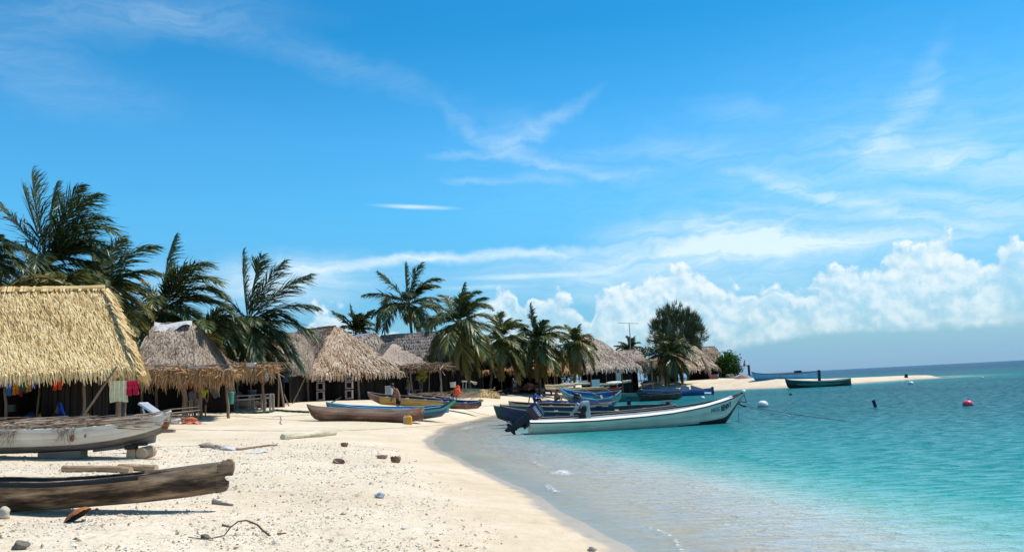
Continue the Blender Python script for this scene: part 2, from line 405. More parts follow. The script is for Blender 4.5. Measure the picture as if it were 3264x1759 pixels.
m, b = newmat('coral_sand')
tc = b.n('ShaderNodeTexCoord'); ps = tc.outputs['Object']
sp = b.n('ShaderNodeSeparateXYZ'); b.put(sp.inputs[0], ps)
n1 = b.noise(ps, .35, 4, .55); n2 = b.noise(ps, 2.6, 5, .65); n3 = b.noise(ps, 22, 4, .7)
mz = b.n('ShaderNodeMapping'); b.put(mz.inputs[0], ps); mz.inputs[3].default_value = (1.0, .45, 1)
n4 = b.noise(mz.outputs[0], 9, 3, .6)
f = b.m('ADD', b.m('MULTIPLY', n1, .45), b.m('ADD', b.m('MULTIPLY', n2, .35), b.m('MULTIPLY', n3, .2)))
col = b.ramp(f, [(.30, (.43, .345, .235)), (.45, (.565, .46, .32)), (.58, (.64, .54, .405)), (.72, (.71, .63, .505))])
att = b.n('ShaderNodeAttribute', attribute_name='rub'); rub = att.outputs['Fac']
n5 = b.noise(mz.outputs[0], 27, 3, .65)
speck = b.m('MULTIPLY', b.m('MAXIMUM', b.ss(n4, .55, .66), b.ss(n5, .54, .64)), b.m('ADD', .12, b.m('MULTIPLY', rub, .80)))
col = b.mix(b.m('MULTIPLY', speck, .8), col, (.38, .29, .19))
grey = b.m('MULTIPLY', b.ss(b.noise(ps, 40, 2, .6), .52, .66), rub)
col = b.mix(b.m('MULTIPLY', grey, .5), col, (.74, .70, .62))
wetn = b.m('ADD', sp.outputs[2], b.m('MULTIPLY', b.m('SUBTRACT', n2, .5), .10))
wet = b.m('MULTIPLY', b.ss(wetn, .10, .03), b.ss(sp.outputs[2], -.10, -.005, .12, 1.0))
col = b.mix(b.m('MULTIPLY', wet, .72), col, b.mix(1.0, col, (.66, .63, .62), 'MULTIPLY'))
damp = b.ss(wetn, .42, .10)
col = b.mix(b.m('MULTIPLY', damp, .35), col, b.mix(1.0, col, (.90, .80, .70), 'MULTIPLY'))
pb = b.n('ShaderNodeBsdfPrincipled'); b.put(pb.inputs['Base Color'], col)
b.put(pb.inputs['Roughness'], b.ss(wet, 0, 1, .95, .28)); b.put(pb.inputs['Specular IOR Level'], b.ss(wet, 0, 1, .12, .5))
bn = b.n('ShaderNodeBump'); bn.inputs['Strength'].default_value = .55; bn.inputs['Distance'].default_value = .035
b.put(bn.inputs['Height'], b.m('ADD', b.m('MULTIPLY', n2, .6), b.m('ADD', b.m('MULTIPLY', n4, .7), b.m('MULTIPLY', n3, .25))))
bn2 = b.n('ShaderNodeBump'); b.put(bn2.inputs['Strength'], b.m('MULTIPLY', b.m('SUBTRACT', 1.0, wet), .5)); bn2.inputs['Distance'].default_value = .012
b.put(bn2.inputs['Height'], b.noise(ps, 60, 3, .7)); b.put(bn2.inputs['Normal'], bn.outputs[0]); b.put(pb.inputs['Normal'], bn2.outputs[0])
o_ = b.n('ShaderNodeOutputMaterial'); b.nt.links.new(pb.outputs[0], o_.inputs[0]); sandmat = m
# rubble strewn belt: strong in the left foreground, fading to the waterline
def rubble(x, y):
    s = sdf(x, y); r = np.hypot(x, y)
    return np.clip((s - 1.3) / 1.6, 0, 1) * np.clip((34 - r) / 14, 0, 1) * np.clip(.75 + .75 * vn(x * .8, y * .8, 21), 0.10, 1)
sheet('ground', X, Y, Zt, sandmat, {'rub': rubble(X, Y)})['kind'] = 'structure'

# the sea
Xw, Yw = X, Y
depth = np.clip(-terrain(X, Y, False), -.5, 6)
sdw = -SD
r_ = np.hypot(X, Y)
swell = np.clip(sdw / 3, 0, 1) * np.clip(1 - r_ / 220, 0, 1)
Zw = swell * (.018 * vn(X * .55, Y * 1.5, 31) + .010 * vn(X * 1.4, Y * 3.4, 32))
lap = np.exp(-((sdw - .5 - .35 * vn(X * .5, Y * .5, 33)) / .28) ** 2) * .030 * (r_ < 80)
Zw = Zw + lap * np.clip(vn(X * .6, Y * .6, 34) + .4, 0, 1)
foam = np.zeros_like(X)
def seg_d(ax, ay, bx, by):
    ex, ey = bx - ax, by - ay; t = np.clip(((X - ax) * ex + (Y - ay) * ey) / (ex * ex + ey * ey), 0, 1)
    return np.hypot(X - ax - t * ex, Y - ay - t * ey)
for line, wd, am in [([(1690, 1466), (1722, 1484), (1760, 1494)], .07, .75), ([(1772, 1508), (1790, 1502), (1806, 1510)], .20, 1.0), ([(1745, 1545), (1756, 1560), (1775, 1570)], .09, .9),
                 ([(2040, 1675), (2100, 1690), (2150, 1715), (2175, 1759)], .045, .8), ([(1470, 1352), (1500, 1338), (1540, 1325), (1590, 1312)], .28, .95), ([(1480, 1368), (1498, 1360), (1520, 1358)], .3, .8),
                 ([(1560, 1495), (1600, 1520), (1650, 1545)], .03, .5), ([(1727, 1592), (1800, 1628), (1868, 1662)], .018, .5), ([(1868, 1662), (1950, 1710), (2026, 1755)], .016, .5)]:
    pts = [P(u, v) for u, v in line]
    for a_, b_ in zip(pts[:-1], pts[1:]):
        dd = seg_d(a_.x, a_.y, b_.x, b_.y); g_ = np.exp(-(dd / wd) ** 2)
        foam = np.maximum(foam, am * g_); Zw += .018 * g_ * (am > .7)
m, b = newmat('sea_water')
tc = b.n('ShaderNodeTexCoord'); ps = tc.outputs['Object']
ad = b.n('ShaderNodeAttribute', attribute_name='depth').outputs['Fac']; af = b.n('ShaderNodeAttribute', attribute_name='foam').outputs['Fac']
adist = b.n('ShaderNodeAttribute', attribute_name='far').outputs['Fac']
body = b.ramp(b.m('ADD', b.m('MULTIPLY', ad, .25), b.m('MULTIPLY', b.m('SUBTRACT', b.noise(ps, .12, 4, .6), .5), .12)),
              [(0, (.60, .55, .47)), (.035, (.55, .545, .475)), (.075, (.40, .52, .46)), (.13, (.18, .44, .39)), (.22, (.038, .33, .30)), (.46, (.012, .255, .255)), (1.0, (.008, .19, .225))])
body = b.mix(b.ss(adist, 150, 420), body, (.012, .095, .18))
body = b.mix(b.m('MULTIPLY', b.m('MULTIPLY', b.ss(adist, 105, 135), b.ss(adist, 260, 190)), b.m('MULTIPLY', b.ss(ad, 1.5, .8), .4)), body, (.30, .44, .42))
# dark patches of sea grass seen through the water, bright sand between
m1 = b.n('ShaderNodeMapping'); b.put(m1.inputs[0], ps); m1.inputs[3].default_value = (1, .6, 1)
gr = b.m('MULTIPLY', b.ss(b.noise(m1.outputs[0], .10, 4, .6), .47, .62), b.ss(ad, .5, 1.6))
body = b.mix(b.m('MULTIPLY', gr, .5), body, b.mix(1.0, body, (.45, .62, .72), 'MULTIPLY'))
m2 = b.n('ShaderNodeMapping'); b.put(m2.inputs[0], ps); m2.inputs[3].default_value = (.75, 2.0, 1); m2.inputs[2].default_value = (0, 0, radians(12))
w1 = b.noise(m2.outputs[0], 2.4, 5, .62, .5); w2 = b.noise(m2.outputs[0], 9.0, 3, .6, .3); w3 = b.noise(m2.outputs[0], .7, 3, .5)
rdg = b.m('SUBTRACT', 1.0, b.m('ABSOLUTE', b.m('SUBTRACT', b.m('MULTIPLY', w1, 2.0), 1.0)))
hgt = b.m('ADD', b.m('ADD', b.m('MULTIPLY', rdg, .55), b.m('MULTIPLY', w1, .6)), b.m('ADD', b.m('MULTIPLY', w2, .22), b.m('MULTIPLY', w3, .9)))
bn = b.n('ShaderNodeBump'); b.put(bn.inputs['Strength'], b.ss(adist, 4, 60, .55, 1.0)); bn.inputs['Distance'].default_value = .95
b.put(bn.inputs['Height'], hgt)
df = b.n('ShaderNodeBsdfDiffuse'); b.put(df.inputs[0], body); b.put(df.inputs['Normal'], bn.outputs[0])
tr = b.n('ShaderNodeBsdfTransparent'); tr.inputs[0].default_value = (.88, .95, .95, 1)
bg_ = b.n('ShaderNodeBump'); b.put(bg_.inputs['Strength'], b.ss(adist, 4, 60, .30, .6)); bg_.inputs['Distance'].default_value = .10; b.put(bg_.inputs['Height'], hgt)
gl = b.n('ShaderNodeBsdfGlossy'); gl.inputs['Roughness'].default_value = .16; gl.inputs[0].default_value = (1, 1, 1, 1); b.put(gl.inputs['Normal'], bg_.outputs[0])
alpha = b.m('SUBTRACT', 1.0, b.m('EXPONENT', b.m('MULTIPLY', b.m('MAXIMUM', ad, 0.0), -10.0)))
mx1 = b.n('ShaderNodeMixShader'); b.put(mx1.inputs[0], alpha); b.nt.links.new(tr.outputs[0], mx1.inputs[1]); b.nt.links.new(df.outputs[0], mx1.inputs[2])
fres = b.n('ShaderNodeFresnel'); fres.inputs[0].default_value = 1.33; b.put(fres.inputs['Normal'], bg_.outputs[0])
fr_ = b.m('MULTIPLY', b.ss(b.m('ADD', w1, b.m('MULTIPLY', w2, .35)), .52, .84, .1, 1.9), b.m('MINIMUM', b.m('MULTIPLY', fres.outputs[0], .6), b.ss(adist, 10, 80, .20, .17)))
mx2 = b.n('ShaderNodeMixShader'); b.put(mx2.inputs[0], fr_); b.nt.links.new(mx1.outputs[0], mx2.inputs[1]); b.nt.links.new(gl.outputs[0], mx2.inputs[2])
fo = b.n('ShaderNodeBsdfDiffuse'); fo.inputs[0].default_value = (.85, .88, .88, 1)
fm = b.m('ADD', b.m('MULTIPLY', b.ss(b.m('MULTIPLY', af, b.ss(b.noise(ps, 14, 5, .75), .38, .66)), .18, .8), .7), b.m('MULTIPLY', b.ss(b.m('ADD', w1, b.m('MULTIPLY', w2, .4)), .93, 1.02), b.ss(ad, .2, 1.5, .0, .0)), clamp=True)
mx3 = b.n('ShaderNodeMixShader'); b.put(mx3.inputs[0], fm); b.nt.links.new(mx2.outputs[0], mx3.inputs[1]); b.nt.links.new(fo.outputs[0], mx3.inputs[2])
o_ = b.n('ShaderNodeOutputMaterial'); b.nt.links.new(mx3.outputs[0], o_.inputs[0]); seamat = m
sheet('water', X, Y, Zw, seamat, {'depth': depth, 'foam': foam, 'far': r_})['kind'] = 'structure'
# ------------------------------------------------------------------ thatch, huts, shelters
HB = 1.0
STRAW_GOLD = M('golden_straw', [(.15, .085, .03), (.44, .28, .10), (.76, .53, .24), (.90, .70, .39)], 1.0, 2.2, .22, rough=.85, bump=.2, transl=.05)
STRAW_GREY = M('grey_thatch', [(.04, .026, .017), (.155, .108, .075), (.32, .24, .175), (.50, .41, .325)], 1.0, 1.2, .28, rough=.9, bump=.2)
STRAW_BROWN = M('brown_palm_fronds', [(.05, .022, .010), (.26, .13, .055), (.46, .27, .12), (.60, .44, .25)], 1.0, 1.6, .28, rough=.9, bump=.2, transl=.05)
STRAW_MIX = M('weathered_thatch', [(.05, .026, .014), (.21, .12, .065), (.39, .26, .165), (.56, .44, .32)], 1.0, 1.1, .30, rough=.9, bump=.2)
POLE = M('weathered_pole', [(.09, .055, .035), (.22, .155, .11), (.34, .27, .20)], .8, 5, .3, (1, 1, .3), .85, .5)
SHADE_WALL = M('painted_shade_wall', [(.004, .003, .003), (.013, .010, .008), (.036, .027, .020)], .8, 4, .4, (1, 1, .2), .9, .5)  # near-black: the shade inside huts and shelters is put into this colour
PALEPLANK = M('pale_plank', [(.22, .18, .14), (.42, .36, .29), (.60, .54, .46)], .9, 5, .3, (.3, .3, 1.5), .8, .5)
WHITEPAINT = M('chalky_white_paint', [(.55, .54, .50), (.76, .75, .72)], .7, 3, .35, rough=.6, bump=.15)
REDCLOTH = M('red_cloth', [(.35, .01, .015), (.62, .03, .04)], .8, 6, .3, rough=.85, bump=.3)

def lerp(a, b, t): return a + (b - a) * t
def thatch(mb, A, Bq, C, Dq, rows, per, L, w, tint=(.25, .95), over=True, lift=.05, course=1.0, seed=0, fringe=.35, mi=0, messy=.15):
    """strips of straw over the roof plane A-B (top edge) to D-C (bottom edge)"""
    r = np.random.default_rng(seed); A, Bq, C, Dq = [np.array(list(q), float) for q in (A, Bq, C, Dq)]
    n = rows * per
    ri = np.repeat(np.arange(rows), per)
    t = (ri + r.uniform(0, course, n)) / rows; s = r.uniform(-.004, 1.004, n)
    top = A + (Bq - A) * s[:, None]; bot = Dq + (C - Dq) * s[:, None]
    dn = bot - top; ln = np.linalg.norm(dn, axis=1, keepdims=True) + 1e-9; dnn = dn / ln
    p = top + dn * t[:, None]
    sd = (Bq - A) if np.linalg.norm(Bq - A) > np.linalg.norm(C - Dq) else (C - Dq); sd = sd / np.linalg.norm(sd)
    nm = np.cross(sd, dnn); nm /= np.linalg.norm(nm, axis=1, keepdims=True) + 1e-9; nm *= np.where(nm[:, 2:3] < 0, -1, 1)
    LL = L * r.uniform(.6, 1.35, n)[:, None]
    jit = sd * (r.normal(0, messy, n)[:, None]) * LL
    h0 = r.uniform(.0, lift * .5, n)[:, None]; h1 = r.uniform(lift * .3, lift * 1.6, n)[:, None]
    W = w * r.uniform(.6, 1.5, n)[:, None] * .5
    a = p + nm * h0; m_ = p + dnn * LL * .55 + nm * h1 + jit * .4; e = p + dnn * LL + nm * h1 * .8 + jit
    past = np.clip(((p + dnn * LL - bot) * dnn).sum(1), 0, None)[:, None]
    e[:, 2:3] -= past * fringe; e -= dnn * past * fringe * .6
    tt = tint[0] + (tint[1] - tint[0]) * np.clip(r.beta(2.0, 1.6, n), 0, 1)
    big = .16 * np.sin(p @ np.array([.9, .7, 1.3]) * 1.7 + seed) * np.sin(p @ np.array([1.9, -.6, 2.1]) + 2)
    tt = np.clip(tt + big, 0, 1)
    mb.quads(np.stack([a - sd * W, a + sd * W, m_ + sd * W, m_ - sd * W], 1), tt, mi)
    mb.quads(np.stack([m_ - sd * W, m_ + sd * W, e + sd * W * .35, e - sd * W * .35], 1), np.clip(tt + .06, 0, 1), mi)
def slab(mb, pts, th, tint=.12, mi=0):
    P3 = [np.array(list(q), float) for q in pts]
    nm = np.cross(P3[1] - P3[0], P3[-1] - P3[0]); nm /= np.linalg.norm(nm) + 1e-9
    if nm[2] < 0: nm = -nm
    lo = [q - nm * th for q in P3]; n = len(P3)
    mb.add([*P3, *lo], [tuple(range(n)), tuple(range(2 * n - 1, n - 1, -1))] + [(i, n + i, n + (i + 1) % n, (i + 1) % n) for i in range(n)], tint, mi)
def post(parent, x, y, ztop, r=.06, lean=(0, 0), name='post', zb=None, mat=None, seed=0, fork=False):
    mb = MB(); rs = random.Random(seed * 13 + int(x * 10)); zb = hz(x, y) - .25 if zb is None else zb
    n = 6; pts = []
    for i in range(n + 1):
        t = i / n; pts.append((x + lean[0] * t + rs.uniform(-.03, .03), y + lean[1] * t + rs.uniform(-.03, .03), zb + (ztop - zb) * t))
    mb.tube(pts, [r * (1.15 - .3 * i / n) * rs.uniform(.9, 1.1) for i in range(n + 1)], 7, lambda i, j: .4 + .3 * rs.random(), caps=True)
    if fork:
        q = Vector(pts[-1]); mb.tube([q - Vector((0, 0, .1)), q + Vector((.12, 0, .25))], [r * .7, r * .5], 6, .5)
    return mb.build(name, mat or POLE, parent, smooth=True)
def hut(label, R0, R1, F0, F1, mat, rows, per, L, w, posts=(), tint=(.25, .95), ends=('hip', 'hip'), cap='same', seed=0, back=True, lift=.05, course=1.0,
        fringe=.4, name='thatched_hut', wallinset=.35, front_wall=None, sag=0.0, group=None, messy=.15, shade=None, sidewalls=True, end_tint=None, verge=False):
    R0, R1, F0, F1 = map(Vector, (R0, R1, F0, F1)); ax = (R1 - R0); ax.z = 0; ax.normalize(); pr = Vector((-ax.y, ax.x, 0))
    def mir(f, r): q = f - r; k = pr.dot(Vector((q.x, q.y, 0))); return f - pr * 2 * k
    B0, B1 = mir(F0, R0), mir(F1, R1)
    cx, cy = (F0.x + F1.x + B0.x + B1.x) / 4, (F0.y + F1.y + B0.y + B1.y) / 4
    base = Vector((cx, cy, hz(cx, cy))); t = thing(name, label, 'hut', base, 0, group)
    mb = MB(); o_ = Vector((0, 0, 0))
    slab(mb, [R0, R1, F1, F0], .14); slab(mb, [R1, R0, B0, B1], .14)
    thatch(mb, R0, R1, F1, F0, rows, per, L, w, tint, lift=lift, course=course, seed=seed, fringe=fringe, messy=messy)
    if back: thatch(mb, R1, R0, B0, B1, max(4, rows // 2), max(10, per // 3), L * 1.3, w * 2, tint, lift=lift, seed=seed + 1)
    for k, (kind, R, Fc, Bc) in enumerate(((ends[0], R0, F0, B0), (ends[1], R1, F1, B1))):
        if kind == 'hip':
            slab(mb, [R, Fc, Bc] if k else [R, Bc, Fc], .14)
            wd = (Fc - Bc).length / max(.5, (F1 - F0).length)
            thatch(mb, R, R + (Bc - Fc) * .02, Bc, Fc, rows, max(14, int(per * wd)), L, w, end_tint or tint, lift=lift, course=course, seed=seed + 5 + k, fringe=fringe, messy=messy)
    if verge:      # loose straws hanging over the right-hand verge, rounding its edge
        rv = np.random.default_rng(seed + 9); nv = 1500; sv = rv.uniform(0, 1, nv)[:, None]; a_ = np.array(list(R1)); b_ = np.array(list(F1)); pv = a_ + (b_ - a_) * sv + np.array([0, 0, .16]) * np.sin(sv * pi) + rv.normal(0, .05, (nv, 3))
        dv = (b_ - a_) / np.linalg.norm(b_ - a_) * rv.uniform(.25, .6, (nv, 1)) + np.array([1, .1, -.1]) * rv.uniform(.0, .26, (nv, 1)); wv = np.array([.018, .018, .012])
        mb.quads(np.stack([pv - wv, pv + wv, pv + dv + wv * .4, pv + dv - wv * .4], 1), rv.uniform(.25, 1, nv))
    mb.build('roof', mat, t)
    # ridge cap
    mb = MB(); K = 14; pts = []
    rs = random.Random(seed)
    for i in range(K + 1):
        q = R0.lerp(R1, i / K); pts.append((q.x, q.y, q.z + .05 + rs.uniform(-.03, .03) - sag * sin(pi * i / K)))
    if cap == 'same':
        mb.tube(pts, [.11 * HB + rs.uniform(-.02, .02) for _ in pts], 8, lambda i, j: .3 + .5 * rs.random()); capm = mat
        for i in range(260):
            q = Vector(pts[0]).lerp(Vector(pts[-1]), rs.random()); sdv = pr * rs.choice((-1, 1))
            a = q + Vector((0, 0, .1)); b2 = q + sdv * .22 + Vector((0, 0, -.14)); c = ax * .035
            mb.quads([[list(a - c), list(a + c), list(b2 + c), list(b2 - c)]], rs.uniform(.3, .9))
    else:
        capm = cap
        rr = []
        for i, q in enumerate(pts):
            q = Vector(q); rr.append([list(q + pr * s_ * .34 + Vector((0, 0, h_))) for s_, h_ in ((-1, -.30), (-.5, -.05), (0, .07), (.5, -.05), (1, -.30))])
        mb.grid(np.array(rr), .5)
    mb.build('ridge_cap', capm, t, smooth=cap != 'same')
    # walls set in under the eaves, coloured near-black as interior shade; posts
    zb = base.z; zt = min(F0.z, F1.z, B0.z, B1.z)
    cen = Vector((cx, cy, 0))
    def ins(f, k): q = Vector((f.x, f.y, 0)); return q + (cen - q) * k
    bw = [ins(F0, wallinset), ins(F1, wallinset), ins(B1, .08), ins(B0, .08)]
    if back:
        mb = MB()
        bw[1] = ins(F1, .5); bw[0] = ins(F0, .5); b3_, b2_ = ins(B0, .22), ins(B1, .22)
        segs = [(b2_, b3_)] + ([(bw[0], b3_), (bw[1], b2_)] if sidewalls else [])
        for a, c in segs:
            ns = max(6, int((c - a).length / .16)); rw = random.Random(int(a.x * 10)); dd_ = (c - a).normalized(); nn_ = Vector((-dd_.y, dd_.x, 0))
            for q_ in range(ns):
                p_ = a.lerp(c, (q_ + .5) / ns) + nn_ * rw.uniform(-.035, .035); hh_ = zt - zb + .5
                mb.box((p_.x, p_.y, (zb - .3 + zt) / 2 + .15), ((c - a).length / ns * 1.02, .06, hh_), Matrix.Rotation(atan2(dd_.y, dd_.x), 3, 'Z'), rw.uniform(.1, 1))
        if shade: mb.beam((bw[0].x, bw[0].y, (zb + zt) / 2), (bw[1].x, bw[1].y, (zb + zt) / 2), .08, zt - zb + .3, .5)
        mb.build('wall', shade or SHADE_WALL, t)
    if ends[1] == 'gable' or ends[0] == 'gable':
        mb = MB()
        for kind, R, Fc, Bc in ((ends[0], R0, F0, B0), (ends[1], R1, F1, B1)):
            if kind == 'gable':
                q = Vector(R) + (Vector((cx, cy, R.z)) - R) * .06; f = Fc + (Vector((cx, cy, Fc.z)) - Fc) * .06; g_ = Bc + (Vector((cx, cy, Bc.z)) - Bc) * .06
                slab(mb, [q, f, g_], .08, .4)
        mb.build('gable_shade_panel', SHADE_WALL, t)  # near-black panel painted as the shade of an open gable
    for k, pp in enumerate(posts):
        if len(pp) == 3: u, y, r = pp; q = D(u, 1250, y); post(t, q.x, q.y, pp[2] if False else zt + .15, r, seed=k + seed)
        else:
            u, y, r, du = pp; q = D(u, 1250, y); q2 = D(u + du, 1250, y); post(t, q.x, q.y, zt + .15, r, (q2.x - q.x, 0), seed=k + seed)
    return t, base, zt
def frond_shelter(label, corners, mat, posts, seed=0, thick=.22, n=900, L=.55, w=.06, top=0.0, name='palm_frond_shelter', fr=260, tint=(.2, .95), drop=.35, shade_backwall=None):
    """flat roof heaped with dry palm leaves; corners = FL, FR, BR, BL"""
    c = [Vector(q) for q in corners]; cen = sum(c, Vector()) / 4; base = Vector((cen.x, cen.y, hz(cen.x, cen.y)))
    t = thing(name, label, 'shelter', base); mb = MB(); r = np.random.default_rng(seed)
    slab(mb, c, .08, .15)
    FL, FR, BR, BL = [np.array(list(q)) for q in c]
    s, q = r.uniform(0, 1, n), r.uniform(0, 1, n)
    p = (FL + (FR - FL) * s[:, None]) * (1 - q[:, None]) + (BL + (BR - BL) * s[:, None]) * q[:, None]
    p[:, 2] += r.uniform(0, thick, n) * (.4 + .6 * np.sin(s * 9 + seed) ** 2)
    a = r.uniform(0, 2 * pi, n); d = np.stack([np.cos(a), np.sin(a), r.normal(-.15, .22, n)], 1); LL = L * r.uniform(.5, 1.7, n)[:, None]
    sd = np.stack([-np.sin(a), np.cos(a), r.normal(0, .3, n)], 1) * (w * .5 * r.uniform(.6, 1.5, n))[:, None]
    e = p + d * LL
    tt = np.clip(r.uniform(tint[0], tint[1], n), 0, 1)
    mb.quads(np.stack([p - sd, p + sd, e + sd * .4, e - sd * .4], 1), tt)
    edges = [(FL, FR, fr), (FR, BR, fr // 2), (FL, BL, fr // 3)]
    for (A, Bq, k) in edges:
        for lay in range(3):
            s = r.uniform(0, 1, k); p = A + (Bq - A) * s[:, None] + r.normal(0, .05, (k, 3)); p[:, 2] += thick * .4 * (1 - lay / 3)
            dv = np.stack([r.normal(0, .16, k), r.normal(-.12, .1, k), -r.uniform(.5, 1.3, k)], 1)
            ex = (Bq - A) / np.linalg.norm(Bq - A); LL = drop * r.uniform(.4, 1.5, k)[:, None] * (.95 + .4 * np.sin(s * 23 + seed) * np.sin(s * 57 + 1))[:, None]
            W = ex * (w * .5 * r.uniform(.5, 1.4, k))[:, None]; e = p + dv * LL
            mb.quads(np.stack([p - W, p + W, e + W * .3, e - W * .3], 1), np.clip(r.uniform(tint[0], tint[1], k), 0, 1))
    mb.build('roof', mat, t)
    if shade_backwall:
        mb = MB(); a_, b_, y_ = shade_backwall; q0, q1 = on(a_, y_, 0), on(b_, y_, 0); zz = hz(q0.x, y_)
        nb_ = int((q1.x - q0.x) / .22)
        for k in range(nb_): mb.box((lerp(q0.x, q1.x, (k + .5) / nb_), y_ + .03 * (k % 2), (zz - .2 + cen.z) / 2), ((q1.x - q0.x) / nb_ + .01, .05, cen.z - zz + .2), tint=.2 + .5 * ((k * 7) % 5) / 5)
        mb.build('shade_back_screen', SHADE_WALL, t)  # added screen of near-black slats, stands for the shade under the roof
    # rough beams under and on the roof
    mb = MB(); rs = random.Random(seed)
    for a_, b_ in ((c[0], c[1]), (c[3], c[2]), (c[0], c[3]), (c[1], c[2])): mb.tube([a_ + Vector((0, 0, -.1)), (a_ + b_) / 2 + Vector((0, 0, -.08)), b_ + Vector((0, 0, -.1))], .05, 6, .5)
    mb.build('beam', POLE, t, smooth=True)
    for k in range(5):
        s_, q_ = rs.uniform(0, .8), rs.uniform(0, .5); a_ = c[0].lerp(c[1], s_).lerp(c[3].lerp(c[2], s_), q_) + Vector((0, 0, thick + .05)); ln = rs.uniform(.8, 2.2); an = rs.uniform(-.3, .3)
        mb = MB(); mb.tube([a_, a_ + Vector((ln * cos(an), ln * sin(an), rs.uniform(-.1, .1)))], [.03, .02], 5, rs.uniform(.4, .9)); mb.build('roof_pole', POLE, t, smooth=True)
    for k, (x, y, r_p, lx, nm) in enumerate(posts):
        post(t, x, y, cen.z - .02, r_p, (lx, 0), seed=k + seed, fork=(k % 2 == 0))
    return t

# H1 the big golden hut on the left
R1 = D(334, 922, 33.6); F1 = D(428, 1166, 31.6); W1 = Vector((-12.4, -4.4, 0))
hut('large hut with golden straw roof at the left edge, laundry hanging under its eave', R1 + W1, R1, F1 + W1 * .99, F1, STRAW_GOLD, 42, 800, .52, .036, lift=.05, tint=(.04, 1.0), seed=3, fringe=.5, messy=.13, sag=.10, end_tint=(.0, .55), verge=True,
    wallinset=.2, posts=[(22, 31.6, .055, -8), (118, 32.5, .05, 8), (265, 32.0, .06, 6), (378, 32.5, .09, 0), (398, 33.4, .045, 4)])
# H2 the grey one with a white tarpaulin
R1 = D(612, 1032, 48.5); R0 = D(490, 1040, 48.5); F1 = D(615, 1168, 45); F0 = D(420, 1172, 45)
h2, h2b, _ = hut('grey thatched hut with a white sheet draped over its ridge, behind the frond shelter', R0, R1, F0, F1, STRAW_GREY, 24, 190, .5, .08, tint=(.15, .95), seed=21, lift=.09, posts=[(500, 45.6, .07), (610, 45.6, .07)])
mb = MB(); g = []
for i in range(9):
    row = []
    for j in range(9):
        a, c = i / 8, j / 8
        u = 492 + (612 - 492) * a; v = 1026 + 4 * sin(a * 5) + c * (34 - 22 * a + 6 * sin(a * 9 + c * 4))
        row.append(list(D(u, v, 48.6 - .75 * c - .12)))
    g.append(row)
mb.grid(np.array(g), lambda i, j: .3 + .5 * ((i * 7 + j * 3) % 5) / 5)
WHITETARP = M('white_plastic_sheet', [(.52, .52, .50), (.78, .78, .76)], .6, 8, .4, (4, 4, 1), .5, .5)
mb.build('white_sheet', WHITETARP, h2)
# S1 / S2 frond shelters
def on(u, y, z): q = D(u, 1250, y); return Vector((q.x, y, z))
zs = 3.42
frond_shelter('brown palm-frond shelter with thick log posts, between the golden hut and the second shelter', [on(436, 41.4, zs + .05), on(742, 41.2, zs - .22), on(742, 45.0, zs - .1), on(400, 45.6, zs + .2)], STRAW_BROWN,
              [(on(590, 41.9, 0).x, 41.9, .13, -.05, 0), (on(622, 42.6, 0).x, 42.6, .06, .02, 0), (on(640, 42.2, 0).x, 42.2, .085, -.05, 0), (on(728, 43.0, 0).x, 43.0, .07, -.14, 0), (on(452, 43.5, 0).x, 43.5, .06, 0, 0)], seed=4, n=3600, fr=800, drop=.46, w=.055, thick=.42, tint=(.2, 1.0), shade_backwall=(290, 745, 46.4))
frond_shelter('small palm-frond shelter over the work bench, with a white box on its roof', [on(752, 46.6, 3.62), on(872, 46.9, 3.52), on(872, 50, 3.70), on(745, 50, 3.80)], STRAW_BROWN,
              [(on(842, 47.2, 0).x, 47.2, .07, -.1, 0), (on(801, 48.8, 0).x, 48.8, .03, 0, 0), (on(756, 49.5, 0).x, 49.5, .06, 0, 0)], seed=9, n=1600, fr=420, drop=.42, w=.06, tint=(.25, 1.0), thick=.34, shade_backwall=(740, 905, 50.6))
# tall leaning poles beside it
for k, (u0, u1, v1, y, r, lab) in enumerate([(905, 878, 1140, 50.5, .075, 'tall grey forked pole standing beside the bench shelter'), (886, 886, 1170, 50.2, .05, 'thin grey pole just left of the tall forked pole'),
                                             (924, 872, 1188, 51.5, .04, 'pale pole leaning from the sand up to the frond shelter edge'), (928, 978, 1190, 56.5, .05, 'pole propped diagonally against the left post of the brown gabled hut')]):
    a = on(u0, y, 0); b_ = D(u1, v1, y); mb = MB(); zb = hz(a.x, a.y) - .15
    mb.tube([(a.x, a.y, zb), (lerp(a.x, b_.x, .5) + .03, y, lerp(zb, b_.z, .5)), (b_.x, y, b_.z)], [r, r * .9, r * .7], 7, .55)
    t = thing('leaning_pole', lab, 'pole', (a.x, a.y, zb)); mb.build('pole', POLE, t, smooth=True)
# H2c grey roof seen between the palms
R0 = D(770, 1078, 62); R1 = D(955, 1064, 62); F1 = D(930, 1168, 57.5); F0 = D(775, 1172, 57.5)
hut('grey thatched hut half hidden behind drooping palm fronds, left of the brown gabled hut', R0, R1, F0, F1, STRAW_GREY, 18, 170, .6, .09, tint=(.2, 1.0), seed=33, lift=.1, messy=.3, posts=[(890, 58, .06)])
# H3 brown gabled hut
R0 = D(950, 1056, 73); R1 = D(1068, 1042, 67.5); F0 = D(905, 1172, 68); F1 = D(985, 1192, 62.5)
h3, b3, zt3 = hut('brown thatched hut with its gable end facing the beach, wooden frames standing below', R0, R1, F0, F1, STRAW_MIX, 26, 170, .62, .10, tint=(.12, 1.0), seed=41, lift=.12, fringe=.55, messy=.2,
    posts=[(982, 63.5, .09), (1143, 65.5, .09), (1187, 67, .07), (1045, 66, .05), (1072, 67, .06), (1092, 67.5, .05, 6), (958, 65, .05)], wallinset=.25)
